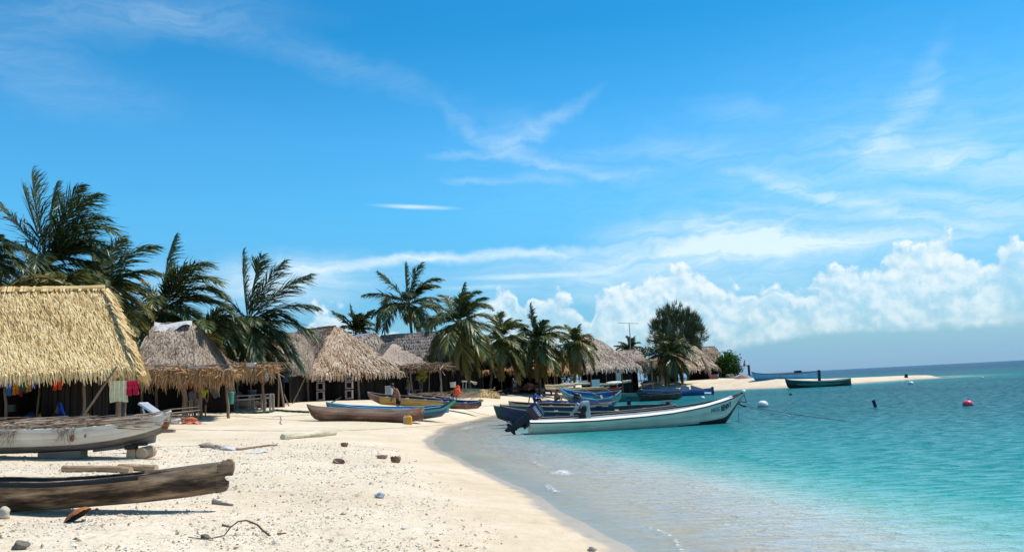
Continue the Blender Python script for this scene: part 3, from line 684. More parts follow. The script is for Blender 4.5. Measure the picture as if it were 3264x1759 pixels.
# H4 bluish ridge behind
R0 = D(1098, 1078, 83); R1 = D(1192, 1062, 83); F1 = D(1225, 1150, 78); F0 = D(1080, 1160, 78)
BLUETARP = M('grey_blue_tarpaulin', [(.16, .19, .27), (.33, .37, .48)], .7, 2, .4, rough=.6, bump=.4)
hut('grey thatched hut with a blue-grey tarpaulin ridge, behind the brown gabled hut', R0, R1, F0, F1, STRAW_GREY, 14, 120, .7, .12, cap=BLUETARP, seed=51, tint=(.2, 1), lift=.12)
# H5 light thatch with pale walls
R0 = D(1218, 1100, 80); R1 = D(1252, 1096, 76.5); F0 = D(1165, 1180, 76); F1 = D(1180, 1186, 72)
YELLOWWALL = M('faded_yellow_board', [(.42, .31, .15), (.62, .50, .29), (.70, .62, .44)], .9, 2.5, .4, (1, 1, .4), .8, .3)
h5, b5, zt5 = hut('low hut with fine pinkish-grey thatch and faded yellow boards under it', R0, R1, F0, F1, M('fine_pinkish_thatch', [(.16, .11, .08), (.36, .27, .205), (.50, .40, .32)], 1.0, 1.5, .25, rough=.9, bump=.2), 26, 130, .35, .07, tint=(.25, .9), seed=61, lift=.05, fringe=.5,
    posts=[(1175, 72.6, .06), (1300, 73, .07), (1318, 72.6, .07, -10)], wallinset=.3)
for k, (u0, u1, v0, v1, mt_, nm) in enumerate([(1176, 1194, 1190, 1238, YELLOWWALL, 'wall_board'), (1196, 1222, 1188, 1236, WHITEPAINT, 'white_board'), (1222, 1240, 1190, 1232, YELLOWWALL, 'wall_board'), (1244, 1268, 1190, 1234, YELLOWWALL, 'wall_board')]):
    mb = MB(); a = D(u0, v0, 74.2); c = D(u1, v1, 74.2); mb.box(((a.x + c.x) / 2, 74.2 + k * .05, (a.z + c.z) / 2), (abs(c.x - a.x), .05, a.z - c.z), tint=.3 + .15 * k); mb.build(nm, mt_, h5)
# H6 wide horizontal courses with a dark gable
R0 = D(1215, 1072, 92); R1 = D(1392, 1060, 86); F0 = D(1190, 1178, 86); F1 = D(1345, 1182, 80)
hut('wide thatched hut with straight horizontal courses and a dark shaded gable, behind the palms', R0, R1, F0, F1, M('coursed_thatch', [(.06, .045, .035), (.22, .165, .125), (.40, .32, .26), (.52, .44, .37)], 1.0, 1.0, .22, rough=.9, bump=.2), 11, 330, .62, .12, seed=71, tint=(.25, .95), lift=.16, course=.25, ends=('gable', 'gable'), messy=.05, fringe=.3)
# leaning dead trunk in front of H6
mb = MB(); A_ = on(1316, 76, 0); mb.tube([(A_.x, 76, hz(A_.x, 76)), list(D(1308, 1160, 76)), list(D(1296, 1128, 76)), list(D(1288, 1095, 76))], [.22, .2, .15, .07], 8, lambda i, j: .2 + .5 * ((i * 3 + j) % 4) / 4, jit=.15)
t = thing('dead_trunk', 'grey dead tree trunk leaning in front of the coursed roof', 'tree trunk', (A_.x, 76, hz(A_.x, 76))); mb.build('trunk', POLE, t, smooth=True)
# S3 pergola
frond_shelter('thin pergola of sticks and palm leaves beside the low pinkish hut', [on(1272, 72.6, 4.18), on(1420, 72.6, 4.10), on(1415, 76, 4.16), on(1275, 76, 4.24)], STRAW_MIX,
              [(on(1408, 73, 0).x, 73, .09, -.1, 0), (on(1366, 74.5, 0).x, 74.5, .05, .15, 0), (on(1300, 74.5, 0).x, 74.5, .08, .2, 0)], seed=17, n=700, fr=120, drop=.25, w=.07, thick=.1, L=.8)
# H6b dark low building under the palms
R0 = D(1440, 1132, 98); R1 = D(1640, 1128, 98); F0 = D(1425, 1185, 93.5); F1 = D(1655, 1180, 93.5)
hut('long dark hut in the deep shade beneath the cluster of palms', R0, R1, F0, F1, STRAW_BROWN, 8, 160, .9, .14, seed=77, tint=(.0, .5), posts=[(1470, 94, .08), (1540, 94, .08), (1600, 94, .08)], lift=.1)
# H7 small red-brown
R0 = D(1655, 1166, 96); R1 = D(1728, 1164, 96); F0 = D(1640, 1188, 93.8); F1 = D(1738, 1184, 93.8)
h7, b7, z7 = hut('little shelter with shaggy red-brown fronds and a brick pillar', R0, R1, F0, F1, M('red_brown_fronds', [(.10, .03, .015), (.40, .15, .07), (.66, .34, .20)], 1.0, 2, .3, rough=.9, bump=.2), 6, 240, .75, .1, seed=79, tint=(.2, 1), fringe=.6, lift=.12)
BRICK = M('red_clay_brick', [(.16, .055, .035), (.30, .12, .08)], .8, 8, .4, (1, 1, 4), .9, .5)
mb = MB(); a = on(1645, 92.6, 0)
for i in range(14): mb.box((a.x + (.015 if i % 2 else 0), 92.6, hz(a.x, 92.6) + .06 + i * .115), (.78, .5, .10), tint=.3 + .4 * ((i * 37) % 5) / 5)
mb.build('brick_pillar', BRICK, h7)
# H7b roof between palms and H8
R0 = D(1715, 1128, 108); R1 = D(1800, 1122, 108); F0 = D(1700, 1184, 103); F1 = D(1812, 1180, 103)
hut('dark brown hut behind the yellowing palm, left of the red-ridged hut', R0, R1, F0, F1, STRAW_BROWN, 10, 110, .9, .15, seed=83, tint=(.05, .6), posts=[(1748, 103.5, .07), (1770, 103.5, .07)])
# H8 red ridge
R0 = D(1850, 1084, 112); R1 = D(1893, 1080, 108); F0 = D(1785, 1176, 108); F1 = D(1866, 1178, 102)
h8, b8, z8 = hut('tall thatched hut with red cloth over its ridge and open sides', R0, R1, F0, F1, STRAW_GREY, 20, 150, .75, .14, cap=REDCLOTH, seed=91, tint=(.25, 1), lift=.13, messy=.25,
    posts=[(1887, 103.5, .09), (1865, 104, .05, 16), (1895, 104, .05, -28), (1935, 104, .06), (1968, 103, .10), (1986, 104.5, .06), (1778, 104, .06), (1770, 104.5, .05, 8)])
# H9
R0 = D(1948, 1122, 122); R1 = D(2030, 1116, 122); F0 = D(1955, 1168, 117.5); F1 = D(2065, 1166, 117.5)
h9, b9, z9 = hut('low untidy thatched hut with a drooping lean-to, right of the red-ridged hut', R0, R1, F0, F1, STRAW_GREY, 12, 150, .8, .16, seed=101, tint=(.25, 1), lift=.16, messy=.35, posts=[(2010, 117, .1), (2052, 117, .05, -12), (1990, 117.6, .06)], course=.4)
frond_shelter('ragged frond lean-to joined to the front of the low untidy hut', [on(2005, 113.5, 4.15), on(2085, 113.5, 4.25), on(2100, 117, 4.5), on(2000, 117, 4.4)], STRAW_MIX, [(on(2008, 113.8, 0).x, 113.8, .08, 0, 0), (on(2082, 113.8, 0).x, 113.8, .08, 0, 0)], seed=19, n=500, fr=160, drop=.6, w=.12, L=.9)
# H9b dark hut behind palm 15
R0 = D(2085, 1138, 130); R1 = D(2170, 1130, 130); F0 = D(2075, 1176, 126); F1 = D(2185, 1170, 126)
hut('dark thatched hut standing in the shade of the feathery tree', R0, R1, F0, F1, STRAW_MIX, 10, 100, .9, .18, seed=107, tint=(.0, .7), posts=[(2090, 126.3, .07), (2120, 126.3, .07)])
# H10 pale boards
R0 = D(2196, 1112, 141); R1 = D(2211, 1103, 135); F0 = D(2165, 1172, 137); F1 = D(2172, 1180, 130)
h10, b10, z10 = hut('steep thatched hut with pale board wall and a log leaning on it', R0, R1, F0, F1, STRAW_MIX, 18, 90, .8, .18, seed=111, tint=(.2, 1), lift=.15, wallinset=.1, shade=None)
for k, (u0, u1, v0, v1) in enumerate([(2166, 2180, 1172, 1216), (2180, 2182, 1172, 1182), (2188, 2197, 1186, 1214), (2197, 2208, 1176, 1212), (2222, 2232, 1176, 1210)]):
    mb = MB(); a = D(u0, v0, 132); c = D(u1, v1, 132)
    for i in range(6): mb.box(((a.x + c.x) / 2, 132 + .02 * (i % 2), lerp(c.z, a.z, (i + .5) / 6)), (abs(c.x - a.x), .06, (a.z - c.z) / 6 - .02), tint=.3 + .5 * ((i * 3 + k) % 5) / 5)
    mb.build('board_wall', PALEPLANK, h10)
# H11
R0 = D(2236, 1108, 142); R1 = D(2278, 1105, 142); F0 = D(2232, 1166, 138.5); F1 = D(2312, 1172, 138.5)
hut('last thatched hut at the village end, beside the round green shrub', R0, R1, F0, F1, STRAW_GREY, 14, 100, .9, .18, seed=117, tint=(.1, .8), lift=.15)
mb = MB(); a = on(2272, 129, 0); mb.tube([(a.x, 129, hz(a.x, 129) - .1), list(D(2254, 1172, 129)), list(D(2236, 1138, 129))], [.24, .2, .16], 9, .75, jit=.08)
t = thing('leaning_log', 'thick grey log leaning against the steep hut', 'log', (a.x, 129, hz(a.x, 129))); mb.build('log', POLE, t, smooth=True)
# garden behind and between the roofs: dark undergrowth
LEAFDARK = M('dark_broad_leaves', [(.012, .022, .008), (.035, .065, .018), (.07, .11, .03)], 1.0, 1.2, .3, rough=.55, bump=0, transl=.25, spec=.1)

# ------------------------------------------------------------------ palms
PALM = M('palm_leaf', [(.012, .028, .014), (.044, .074, .024), (.120, .145, .034), (.27, .22, .06), (.42, .28, .10)], 1.0, .8, .10, rough=.42, bump=0, transl=.28, spec=.5)
RACH = M('palm_rib', [(.12, .11, .03), (.30, .26, .09), (.34, .24, .11)], .9, 2, .3, rough=.5, bump=0)
TRUNK = M('palm_trunk', [(.06, .045, .035), (.15, .12, .09), (.24, .20, .16)], .8, 3, .3, (1, 1, 5), .9, .6)
COCO = M('coconut_green_brown', [(.05, .06, .015), (.14, .12, .03)], .8, 3, .3, rough=.5, bump=.1)
def frond(mb, C, d0, L, droop, wind, r, w, nl=60, tint=.3, lfl=.27, mir=None, fat=1.0):
    lfl *= fat; nl = int(nl * (1 + .5 * (fat - 1)))
    K = 14; d = Vector(d0).normalized(); p = Vector(C); pts = [p.copy()]; dirs = [d.copy()]
    for i in range(K):
        t = (i + 1) / K
        d = (d + Vector((wind * .07 * t, 0, -droop * .16 * (t ** .8))) ).normalized(); p = p + d * (L / K); pts.append(p.copy()); dirs.append(d.copy())
    P_ = np.array([list(q) for q in pts]); T_ = np.array([list(q) for q in dirs])
    up = np.array([0, 0, 1.0])
    n = nl * 2; s = np.linspace(.10, .995, nl); s = np.concatenate([s, s + .5 / nl]); s = np.clip(s + r.normal(0, .006, n), .08, 1)
    sg = np.concatenate([np.ones(nl), -np.ones(nl)])[:, None]
    k = s * K; i0 = np.minimum(k.astype(int), K - 1); f = (k - i0)[:, None]
    base = P_[i0] * (1 - f) + P_[i0 + 1] * f; T = T_[i0] * (1 - f) + T_[i0 + 1] * f
    ref = np.where(np.abs(T[:, 2:3]) > .93, np.array([[1., .3, 0]]), np.array([[0, 0, 1.]]))
    Sd = np.cross(T, ref); Sd /= np.linalg.norm(Sd, axis=1, keepdims=True) + 1e-9
    Nn = np.cross(Sd, T)
    ln = (L * lfl * (np.sin(np.clip(s * 1.02 + .12, 0, 1.08) * pi / 1.12) ** .6))[:, None] * r.uniform(.75, 1.15, n)[:, None] + .08
    g = np.array([wind * .22, 0, -1.0]) * (r.uniform(.10, .62, n) * (.4 + .6 * s))[:, None]
    dl = T * (.62 + .5 * s[:, None]) + Sd * sg * .66 + Nn * .10 + g + np.array([wind * .16, 0, 0]); dl += r.normal(0, .09, (n, 3)); dl /= np.linalg.norm(dl, axis=1, keepdims=True)
    mid = base + dl * ln * .5
    d2 = dl + np.array([wind * .35, 0, -.55]) * r.uniform(.3, 1.2, n)[:, None]; d2 /= np.linalg.norm(d2, axis=1, keepdims=True)
    tip = mid + d2 * ln * .5
    wv = np.cross(dl, np.cross(T, dl)); wv = T - dl * (T * dl).sum(1, keepdims=True); wv /= np.linalg.norm(wv, axis=1, keepdims=True) + 1e-9
    wv = wv * .8 + r.normal(0, .25, (n, 3)); W = wv * (w * .5)
    tt = np.clip(tint + r.normal(0, .10, n) + .10 * s * (r.random() < .4), 0, 1)
    mb.quads(np.stack([base - W * .7, base + W * .7, mid + W, mid - W], 1), tt, 0)
    mb.quads(np.stack([mid - W, mid + W, tip + W * .15, tip - W * .15], 1), np.clip(tt + .05, 0, 1), 0)
    mb.tube([P_[j] for j in range(0, K + 1, 2)], [.045 * (L / 4.5) * (1 - .85 * j / K) * (w / .07) ** .4 for j in range(0, K + 1, 2)], 4, min(.95, .3 + tint), 1, caps=False)
def palm(label, u, v, y, Rpx, seed, nf=22, base_u=None, wind=.9, yellow=0.0, ex=(), coco=0, hang=.3, trunk_r=.14, group='coconut palms among the huts', lo=-35, hi=85, full=True, tintb=.30, fat=1.0):
    r = np.random.default_rng(seed); C = D(u, v, y); L = Rpx * y / F_PX; w = .080 * (y / 50) ** .62
    bx = (base_u if base_u is not None else u - 8); q = on(bx, y + .5, 0); zb = hz(q.x, q.y)
    t = thing('palm_tree', label, 'palm tree', (q.x, q.y, zb), 0, group)
    mb = MB(); n = 12; pts = []
    for i in range(n + 1):
        s = i / n; pts.append((lerp(q.x, C.x, s ** 1.3), lerp(q.y, C.y, s), lerp(zb - .3, C.z + .1, s)))
    mb.tube(pts, [trunk_r * (1.35 - .55 * min(1, i / 3) + .12 * (i == n)) for i in range(n + 1)], 9, lambda i, j: .35 + .3 * (i % 2), jit=.04); mb.build('trunk', TRUNK, t, smooth=True)
    mb = MB()
    for k in range(nf):
        a = k * 2.39996 + r.uniform(-.3, .3); s = (k + .5) / nf
        e = radians(hi - (hi - lo) * s ** .9 + r.uniform(-8, 8)); d0 = Vector((cos(a) * cos(e), sin(a) * cos(e), sin(e)))
        tt = tintb + (.28 * max(0, s - .55)) + yellow * r.uniform(.3, 1) * s
        if s > .85 and r.random() < .45: tt = .8 + .15 * r.random()
        frond(mb, C + Vector((0, 0, r.uniform(-.1, .25))), d0, L * r.uniform(.82, 1.08) * (.75 + .25 * min(1, s * 3)), .75 + .55 * r.random() + hang * s, wind * r.uniform(.6, 1.3), r, w, tint=tt, fat=fat)
    for (ang, lp, dr, ti) in ex:
        a = radians(ang); d0 = Vector((cos(a), r.uniform(-.25, .05), sin(a)))
        frond(mb, C + Vector((0, -.05, .1)), d0, lp * y / F_PX, dr, wind * .5, r, w, tint=ti, nl=66, fat=fat)
    mb.build('crown', [PALM, RACH], t)
    for k in range(coco):
        mb = MB(); a = k * 1.3; mb.blob((C.x + .25 * cos(a) - .25, C.y - .25 + .1 * sin(a), C.z - .25 - .18 * (k // 3)), (.13, .13, .16), 1, .05, .5); mb.build('coconut', COCO, t, smooth=True)
    return t
palm('tallest dark palm, behind the left end of the golden roof', 158, 850, 47, 250, 1, nf=20, lo=-75, hi=40, fat=1.45, yellow=.15, ex=[(99, 300, .12, .22), (112, 285, .3, .25), (93, 270, .2, .3), (72, 300, 1.0, .22), (55, 300, 1.35, .25), (124, 270, .35, .3), (30, 240, 1.0, .3), (64, 270, 1.2, .2), (80, 280, .7, .22), (140, 220, .6, .25), (45, 260, 1.3, .3)], wind=1.0, tintb=.22)
palm('bushy palm with olive fronds just right of the tallest palm', 318, 935, 49, 205, 2, nf=24, hi=60, wind=1.2, fat=1.4, ex=[(60, 250, .9, .3), (38, 215, .8, .28), (75, 200, .6, .35), (100, 180, .7, .45), (20, 190, .9, .5)], lo=-70, tintb=.44, yellow=.4)
palm('low palm with yellowing fronds showing above the middle of the golden ridge', 205, 912, 44, 140, 12, nf=16, wind=.9, hi=60, fat=1.4, lo=-70, yellow=.5, tintb=.38, ex=[(150, 180, 1.2, .8), (170, 230, 1.6, .72), (30, 160, 1.1, .45)])
palm('palm cut by the left edge of the photo, one long frond reaching right', -62, 850, 41, 190, 3, nf=20, wind=.7, fat=1.3, ex=[(48, 190, 1.5, .15), (28, 190, 1.3, .15), (5, 160, .9, .2)], lo=-75, tintb=.18)
palm('palm with one upright frond and a broad arching green crown, behind the grey hut', 520, 985, 53, 220, 4, nf=20, hi=45, wind=1.2, fat=1.4, yellow=.2, ex=[(88, 235, .08, .22), (63, 250, 1.1, .33), (52, 260, 1.3, .36), (38, 240, 1.1, .3), (140, 200, .55, .25), (120, 120, .6, .7), (20, 230, .8, .4), (70, 210, 1.2, .38)], lo=-75, tintb=.30)
palm('low spreading palm with drooping fronds over the grey hut', 655, 1045, 50, 150, 5, nf=10, wind=1.0, fat=1.25, ex=[(40, 170, 1.9, .32), (62, 150, 2.2, .3), (22, 150, 1.9, .45), (5, 150, 1.3, .5)], lo=-40, hi=40, tintb=.32, yellow=.2)
palm('palm with stiff ragged fronds fanning right, left of the brown gabled hut', 792, 1032, 55, 205, 6, nf=20, hi=35, wind=.6, fat=1.5, yellow=.25, ex=[(96, 225, .05, .26), (80, 218, .30, .26), (66, 225, .35, .22), (46, 250, .35, .2), (28, 230, .6, .22), (6, 240, .75, .2), (125, 170, .5, .22), (-25, 240, .9, .35), (-60, 110, .5, .82), (-85, 110, .3, .9)], lo=-75, tintb=.22)
palm('small dark palm showing behind the blue-grey ridge', 1135, 1062, 95, 90, 7, nf=16, wind=.5, fat=1.3, lo=-10, trunk_r=.16, tintb=.2, ex=[(100, 90, .2, .2), (60, 95, .5, .2), (130, 100, .3, .2)])
palm('tall palm with a bare curved trunk and coconuts, above the coursed roof', 1302, 972, 92, 150, 8, nf=14, hi=50, fat=1.3, base_u=1330, wind=.8, lo=-25, coco=5, trunk_r=.19, tintb=.24, ex=[(95, 130, .3, .25), (80, 140, .7, .25), (62, 145, 1.1, .25), (150, 150, .6, .3), (125, 140, .45, .25), (170, 130, .9, .3), (60, 120, 1.2, .4)])
palm('broad palm with many long fronds hanging over the dark hut', 1462, 1032, 80, 172, 9, nf=30, fat=1.3, base_u=1500, wind=.5, lo=-80, hang=.6, trunk_r=.17, tintb=.3, yellow=.35, ex=[(85, 125, .5, .24), (60, 130, .9, .25), (-60, 150, .9, .5), (-80, 160, .4, .6), (-40, 170, .9, .45), (150, 140, 1.2, .3)])
palm('palm with a bright green top, second of the four beachside palms', 1588, 1085, 88, 120, 10, nf=26, wind=.5, fat=1.3, yellow=.3, lo=-80, hang=.5, tintb=.36, trunk_r=.17, base_u=1560, ex=[(85, 90, .5, .5), (60, 100, .9, .5), (-45, 140, .8, .55), (-60, 150, .7, .6)])
palm('palm with one upright spear frond, third of the four beachside palms', 1712, 1090, 92, 125, 11, nf=28, wind=.5, fat=1.3, yellow=.25, lo=-80, hang=.5, tintb=.3, trunk_r=.17, base_u=1722, ex=[(100, 118, .1, .2), (50, 110, 1.1, .35), (130, 110, .8, .3), (-20, 130, 1.1, .45), (-50, 120, .8, .5)])
palm('yellowing palm with hanging orange fronds, last of the four beachside palms', 1832, 1096, 97, 105, 13, nf=26, wind=.4, fat=1.25, lo=-85, hang=.6, tintb=.42, yellow=.45, trunk_r=.17, base_u=1830)
palm('dark leaning palm in the undergrowth between the beachside palms', 1660, 1120, 96, 95, 27, nf=24, wind=.3, lo=-80, hang=.6, tintb=.25, trunk_r=.16, yellow=.2)
palm('small palm crown showing above the low untidy hut', 2008, 1116, 140, 60, 14, nf=16, wind=.2, lo=0, tintb=.26, trunk_r=.18, ex=[(90, 40, .2, .3), (150, 55, .5, .4)])
palm('palm standing in front of the feathery round tree', 2132, 1128, 124, 105, 15, nf=24, fat=1.2, wind=.2, lo=-60, hi=88, tintb=.26, trunk_r=.2, hang=.3, ex=[(88, 100, .2, .25), (110, 80, .4, .25), (-10, 100, .6, .45), (185, 110, .8, .4), (60, 70, .8, .75)])
palm('palm frond cluster hanging beside the right end of the golden roof', 380, 1015, 42, 110, 16, nf=12, wind=.6, fat=1.3, lo=-80, hi=40, tintb=.42, yellow=.35, trunk_r=.12, base_u=395)

# feathery casuarina
CAS = M('casuarina_needles', [(.018, .034, .016), (.045, .075, .032), (.13, .155, .06)], 1.0, .5, .2, rough=.6, bump=0, transl=.15)
q = on(2160, 140, 0); zb = hz(q.x, q.y); t = thing('feathery_tree', 'round feathery grey-green tree rising above the huts at the village end', 'tree', (q.x, q.y, zb))
mb = MB(); mb.tube([(q.x, 140, zb - .2), (q.x + .1, 140, zb + 2), (q.x - .1, 140, zb + 4.5)], [.3, .22, .12], 8, .4)
Cc = D(2158, 1062, 140); r = np.random.default_rng(5)
for k in range(16):
    a = r.uniform(0, 2 * pi); e = r.uniform(.3, 1.3); d = Vector((cos(a) * cos(e), sin(a) * cos(e), sin(e))); s_ = Vector((q.x, 140, zb + r.uniform(2, 4)))
    mb.tube([s_, s_ + d * 1.8 + Vector((0, 0, .3)), s_ + d * 3.4 + Vector((0, 0, 1.0))], [.09, .06, .02], 5, .4)
mb.build('trunk', TRUNK, t, smooth=True)
mb = MB(); N = 1100; Rx, Rz = 85 * 140 / F_PX, 92 * 140 / F_PX
th = r.uniform(0, 2 * pi, N); cz = r.uniform(-1, 1, N); rr = r.uniform(.25, 1.08, N) ** .5 * (1 + .13 * np.sin(th * 5) * np.sin(cz * 7 + th))
sx_ = np.sqrt(1 - cz ** 2); cen = np.stack([Cc.x + Rx * .95 * rr * sx_ * np.cos(th), Cc.y + Rx * .9 * rr * sx_ * np.sin(th), Cc.z + Rz * .92 * rr * cz], 1)
keep = r.random(N) > .75 * (np.sin(cen[:, 0] * 1.9 + 1.3 * np.sin(cen[:, 2] * 1.6)) > .8); cen = cen[keep]; th = th[keep]; cz = cz[keep]; sx_ = sx_[keep]
out = np.stack([sx_ * np.cos(th), sx_ * np.sin(th), cz], 1)
m_ = 26; c2 = np.repeat(cen, m_, 0) + r.normal(0, .16, (len(cen) * m_, 3)); o2 = np.repeat(out, m_, 0)
dd = np.array([0.08, 0, 1.0]) * .75 + o2 * .65 + r.normal(0, .28, c2.shape); dd /= np.linalg.norm(dd, axis=1, keepdims=True)
ln = r.uniform(.35, 1.05, len(c2))[:, None]; sd = np.cross(dd, r.normal(0, 1, c2.shape)); sd /= np.linalg.norm(sd, axis=1, keepdims=True); sd *= .024
e = c2 + dd * ln; tt = np.clip(np.repeat(r.uniform(.1, .8, len(cen)), m_) + r.normal(0, .1, len(c2)), 0, 1)
mb.quads(np.stack([c2 - sd, c2 + sd, e + sd * .3, e - sd * .3], 1), tt); mb.build('crown', CAS, t)
def bush(label, u, v, y, rx, rz, n=900, seed=0, leaf=.16, mat=None, group=None, tint=(.2, .9), name='leafy_shrub'):
    r = np.random.default_rng(seed); C = D(u, v, y); Rx, Rz = rx * y / F_PX, rz * y / F_PX
    zb = hz(C.x, C.y); t = thing(name, label, 'shrub', (C.x, C.y, zb), 0, group)
    mb = MB()
    for k in range(7):
        a = r.uniform(0, 6.28); mb.tube([(C.x, C.y, zb - .1), (C.x + .3 * Rx * cos(a), C.y + .3 * Rx * sin(a), lerp(zb, C.z, .6)), (C.x + .8 * Rx * cos(a), C.y + .8 * Rx * sin(a), C.z + .4 * Rz * r.uniform(-1, 1))], [.06, .04, .02], 5, .4)
    mb.build('stem', TRUNK, t, smooth=True)
    mb = MB(); nc = max(8, n // 40); th = r.uniform(0, 6.28, nc); cz = r.uniform(-.95, 1, nc); s_ = np.sqrt(1 - cz ** 2); rr = r.uniform(.35, 1, nc) ** .45
    cc = np.stack([C.x + Rx * rr * s_ * np.cos(th), C.y + Rx * rr * s_ * np.sin(th), C.z + Rz * rr * cz], 1)
    idx = r.integers(0, nc, n); p = cc[idx] + r.normal(0, .16 * (Rx + Rz) / 2 + .05, (n, 3)); p[:, 2] = np.maximum(p[:, 2], zb + .05)
    d = r.normal(0, 1, (n, 3)); d[:, 2] = np.abs(d[:, 2]) * .5; d /= np.linalg.norm(d, axis=1, keepdims=True); sd = np.cross(d, r.normal(0, 1, (n, 3))); sd /= np.linalg.norm(sd, axis=1, keepdims=True)
    l_ = leaf * r.uniform(.6, 1.3, n)[:, None]; a = p; b2 = p + d * l_
    m2 = (a + b2) / 2
    mb.quads(np.stack([a, m2 + sd * l_ * .35, b2, m2 - sd * l_ * .35], 1), np.clip(r.uniform(tint[0], tint[1], n) * .5 + np.repeat(.0, n) + (.5 * (idx % 5) / 5), 0, 1)); mb.build('foliage', mat or LEAFDARK, t)
    return t
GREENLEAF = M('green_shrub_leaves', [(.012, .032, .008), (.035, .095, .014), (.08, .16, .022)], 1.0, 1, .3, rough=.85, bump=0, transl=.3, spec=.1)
bush('round green shrub at the last hut of the village', 2322, 1168, 134, 36, 40, 5200, 1, .30, GREENLEAF)
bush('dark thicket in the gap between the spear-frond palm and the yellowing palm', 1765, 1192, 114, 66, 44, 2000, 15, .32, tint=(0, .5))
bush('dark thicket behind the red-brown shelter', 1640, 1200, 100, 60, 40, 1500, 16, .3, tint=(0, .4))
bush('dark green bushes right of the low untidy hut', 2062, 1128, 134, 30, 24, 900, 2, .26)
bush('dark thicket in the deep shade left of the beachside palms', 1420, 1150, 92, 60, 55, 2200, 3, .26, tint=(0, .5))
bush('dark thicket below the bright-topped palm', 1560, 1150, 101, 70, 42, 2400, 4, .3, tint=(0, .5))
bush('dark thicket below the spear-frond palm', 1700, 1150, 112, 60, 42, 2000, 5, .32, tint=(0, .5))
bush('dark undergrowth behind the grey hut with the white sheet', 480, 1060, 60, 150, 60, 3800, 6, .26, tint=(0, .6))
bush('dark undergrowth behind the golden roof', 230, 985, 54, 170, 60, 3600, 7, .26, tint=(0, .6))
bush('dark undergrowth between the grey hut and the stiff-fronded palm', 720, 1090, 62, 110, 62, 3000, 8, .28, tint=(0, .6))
bush('yellow-leaved potted plant under the stick pergola', 1340, 1190, 74, 20, 22, 500, 9, .2, M('yellow_leaves', [(.20, .20, .03), (.46, .42, .07), (.60, .52, .12)], 1.0, 1, .3, rough=.5, bump=0, transl=.3))
# ------------------------------------------------------------------ boats
def paint(name, c, worn=(.30, .25, .20), rough=.5, sc=3.0, amt=.35):
    lo = tuple(x * .62 for x in c); hi = tuple(min(1, x * 1.18) for x in c)
    return M(name, [tuple((a * .6 + b * .4) for a, b in zip(worn, lo)), lo, c, hi, tuple(min(1, x * 1.1 + .06) for x in c)], .8, sc, amt * 1.3, (.5, .5, 2.2), rough, .25, detail=6)
DUGOUT = M('rotting_dugout_wood', [(.016, .011, .008), (.07, .045, .03), (.27, .18, .11), (.50, .36, .235), (.62, .50, .37)], .62, 4.2, .95, (.38, 1, 2.2), .85, .9, detail=8)
BROWNHULL = M('brown_canoe_wood', [(.04, .022, .016), (.16, .085, .06), (.33, .20, .15), (.50, .38, .31)], .8, 2.2, .5, (.3, 1, 2.2), .75, .5, detail=7)
INSIDEDARK = M('dark_boat_inside', [(.03, .022, .018), (.09, .07, .055)], .8, 4, .4, rough=.9)
RAILWOOD = M('boat_rail_wood', [(.12, .085, .06), (.28, .21, .16), (.40, .33, .27)], .8, 5, .4, (.3, 1, 1), .8, .4)
BLACK = M('black_rubber', [(.008, .008, .009), (.02, .02, .022)], .8, 6, .3, rough=.6, bump=.1)
P_DIRTYWHITE = M('stained_white_hull', [(.34, .27, .19), (.60, .56, .48), (.74, .71, .65), (.80, .79, .74)], .85, 1.4, .33, (.45, 1, 2.6), .5, .2, detail=8)
P_KEELGREY = M('scraped_grey_keel', [(.10, .08, .065), (.24, .215, .19), (.34, .34, .34)], .8, 4, .55, (.4, 1, 2), .7, .4, detail=8)
P_PANGA = M('cream_white_gelcoat', [(.34, .33, .24), (.56, .57, .47), (.72, .71, .50), (.80, .78, .56)], .85, 2.2, .36, (.35, 1, 2.4), .38, .1)
P_PANGAIN = M('white_boat_inside', [(.66, .65, .62), (.84, .83, .80)], .8, 2, .3, rough=.5)
P_BOOT = M('dark_bottom_paint', [(.010, .018, .02), (.03, .045, .05)], .8, 3, .4, rough=.6)
P_NAVY = paint('navy_paint', (.012, .035, .10), (.05, .05, .05)); P_GREEN = paint('dark_green_paint', (.02, .085, .08), (.05, .05, .05))
P_BLUE = paint('bright_blue_paint', (.03, .14, .42)); P_TURQ = paint('turquoise_paint', (.10, .34, .44)); P_LBLUE = paint('pale_blue_paint', (.08, .42, .68), (.12, .35, .45), amt=.08)
P_YEL = paint('mustard_paint', (.50, .31, .07)); P_GREY = paint('light_grey_paint', (.36, .38, .36)); P_OLIVE = paint('dark_olive_paint', (.045, .055, .038)); P_LGREEN = paint('sea_green_paint', (.06, .25, .23))
P_RED = paint('faded_red_paint', (.30, .035, .03)); P_BGREEN = paint('leaf_green_paint', (.10, .42, .16)); P_TEALG = paint('pale_green_paint', (.22, .40, .34))
RUST = M('rust_stain', [(.06, .015, .008), (.34, .12, .03), (.55, .34, .14)], .9, 9, .5, rough=.9)
ROPE = M('old_rope', [(.12, .10, .07), (.30, .25, .18)], .8, 20, .3, rough=.95)
BLUEROPE = M('blue_grey_rope', [(.05, .08, .10), (.14, .19, .22)], .8, 20, .3, rough=.95)
HH = {'round': [(1, 1.0), (.96, 1.0), (.88, 1.0), (.80, .99), (.71, .975), (.62, .95), (.52, .91), (.42, .85), (.32, .77), (.22, .66), (.14, .5), (.08, .36), (0, .04)],
      'vee': [(1, 1.0), (.94, .985), (.78, .93), (.62, .87), (.50, .82), (.41, .78), (.33, .73), (.26, .69), (.20, .62), (.14, .50), (.08, .33), (0, .03)],
      'flat': [(1, 1.0), (.95, .98), (.78, .92), (.60, .86), (.40, .79), (.22, .72), (.04, .64), (0, .05)]}
class Hull: pass
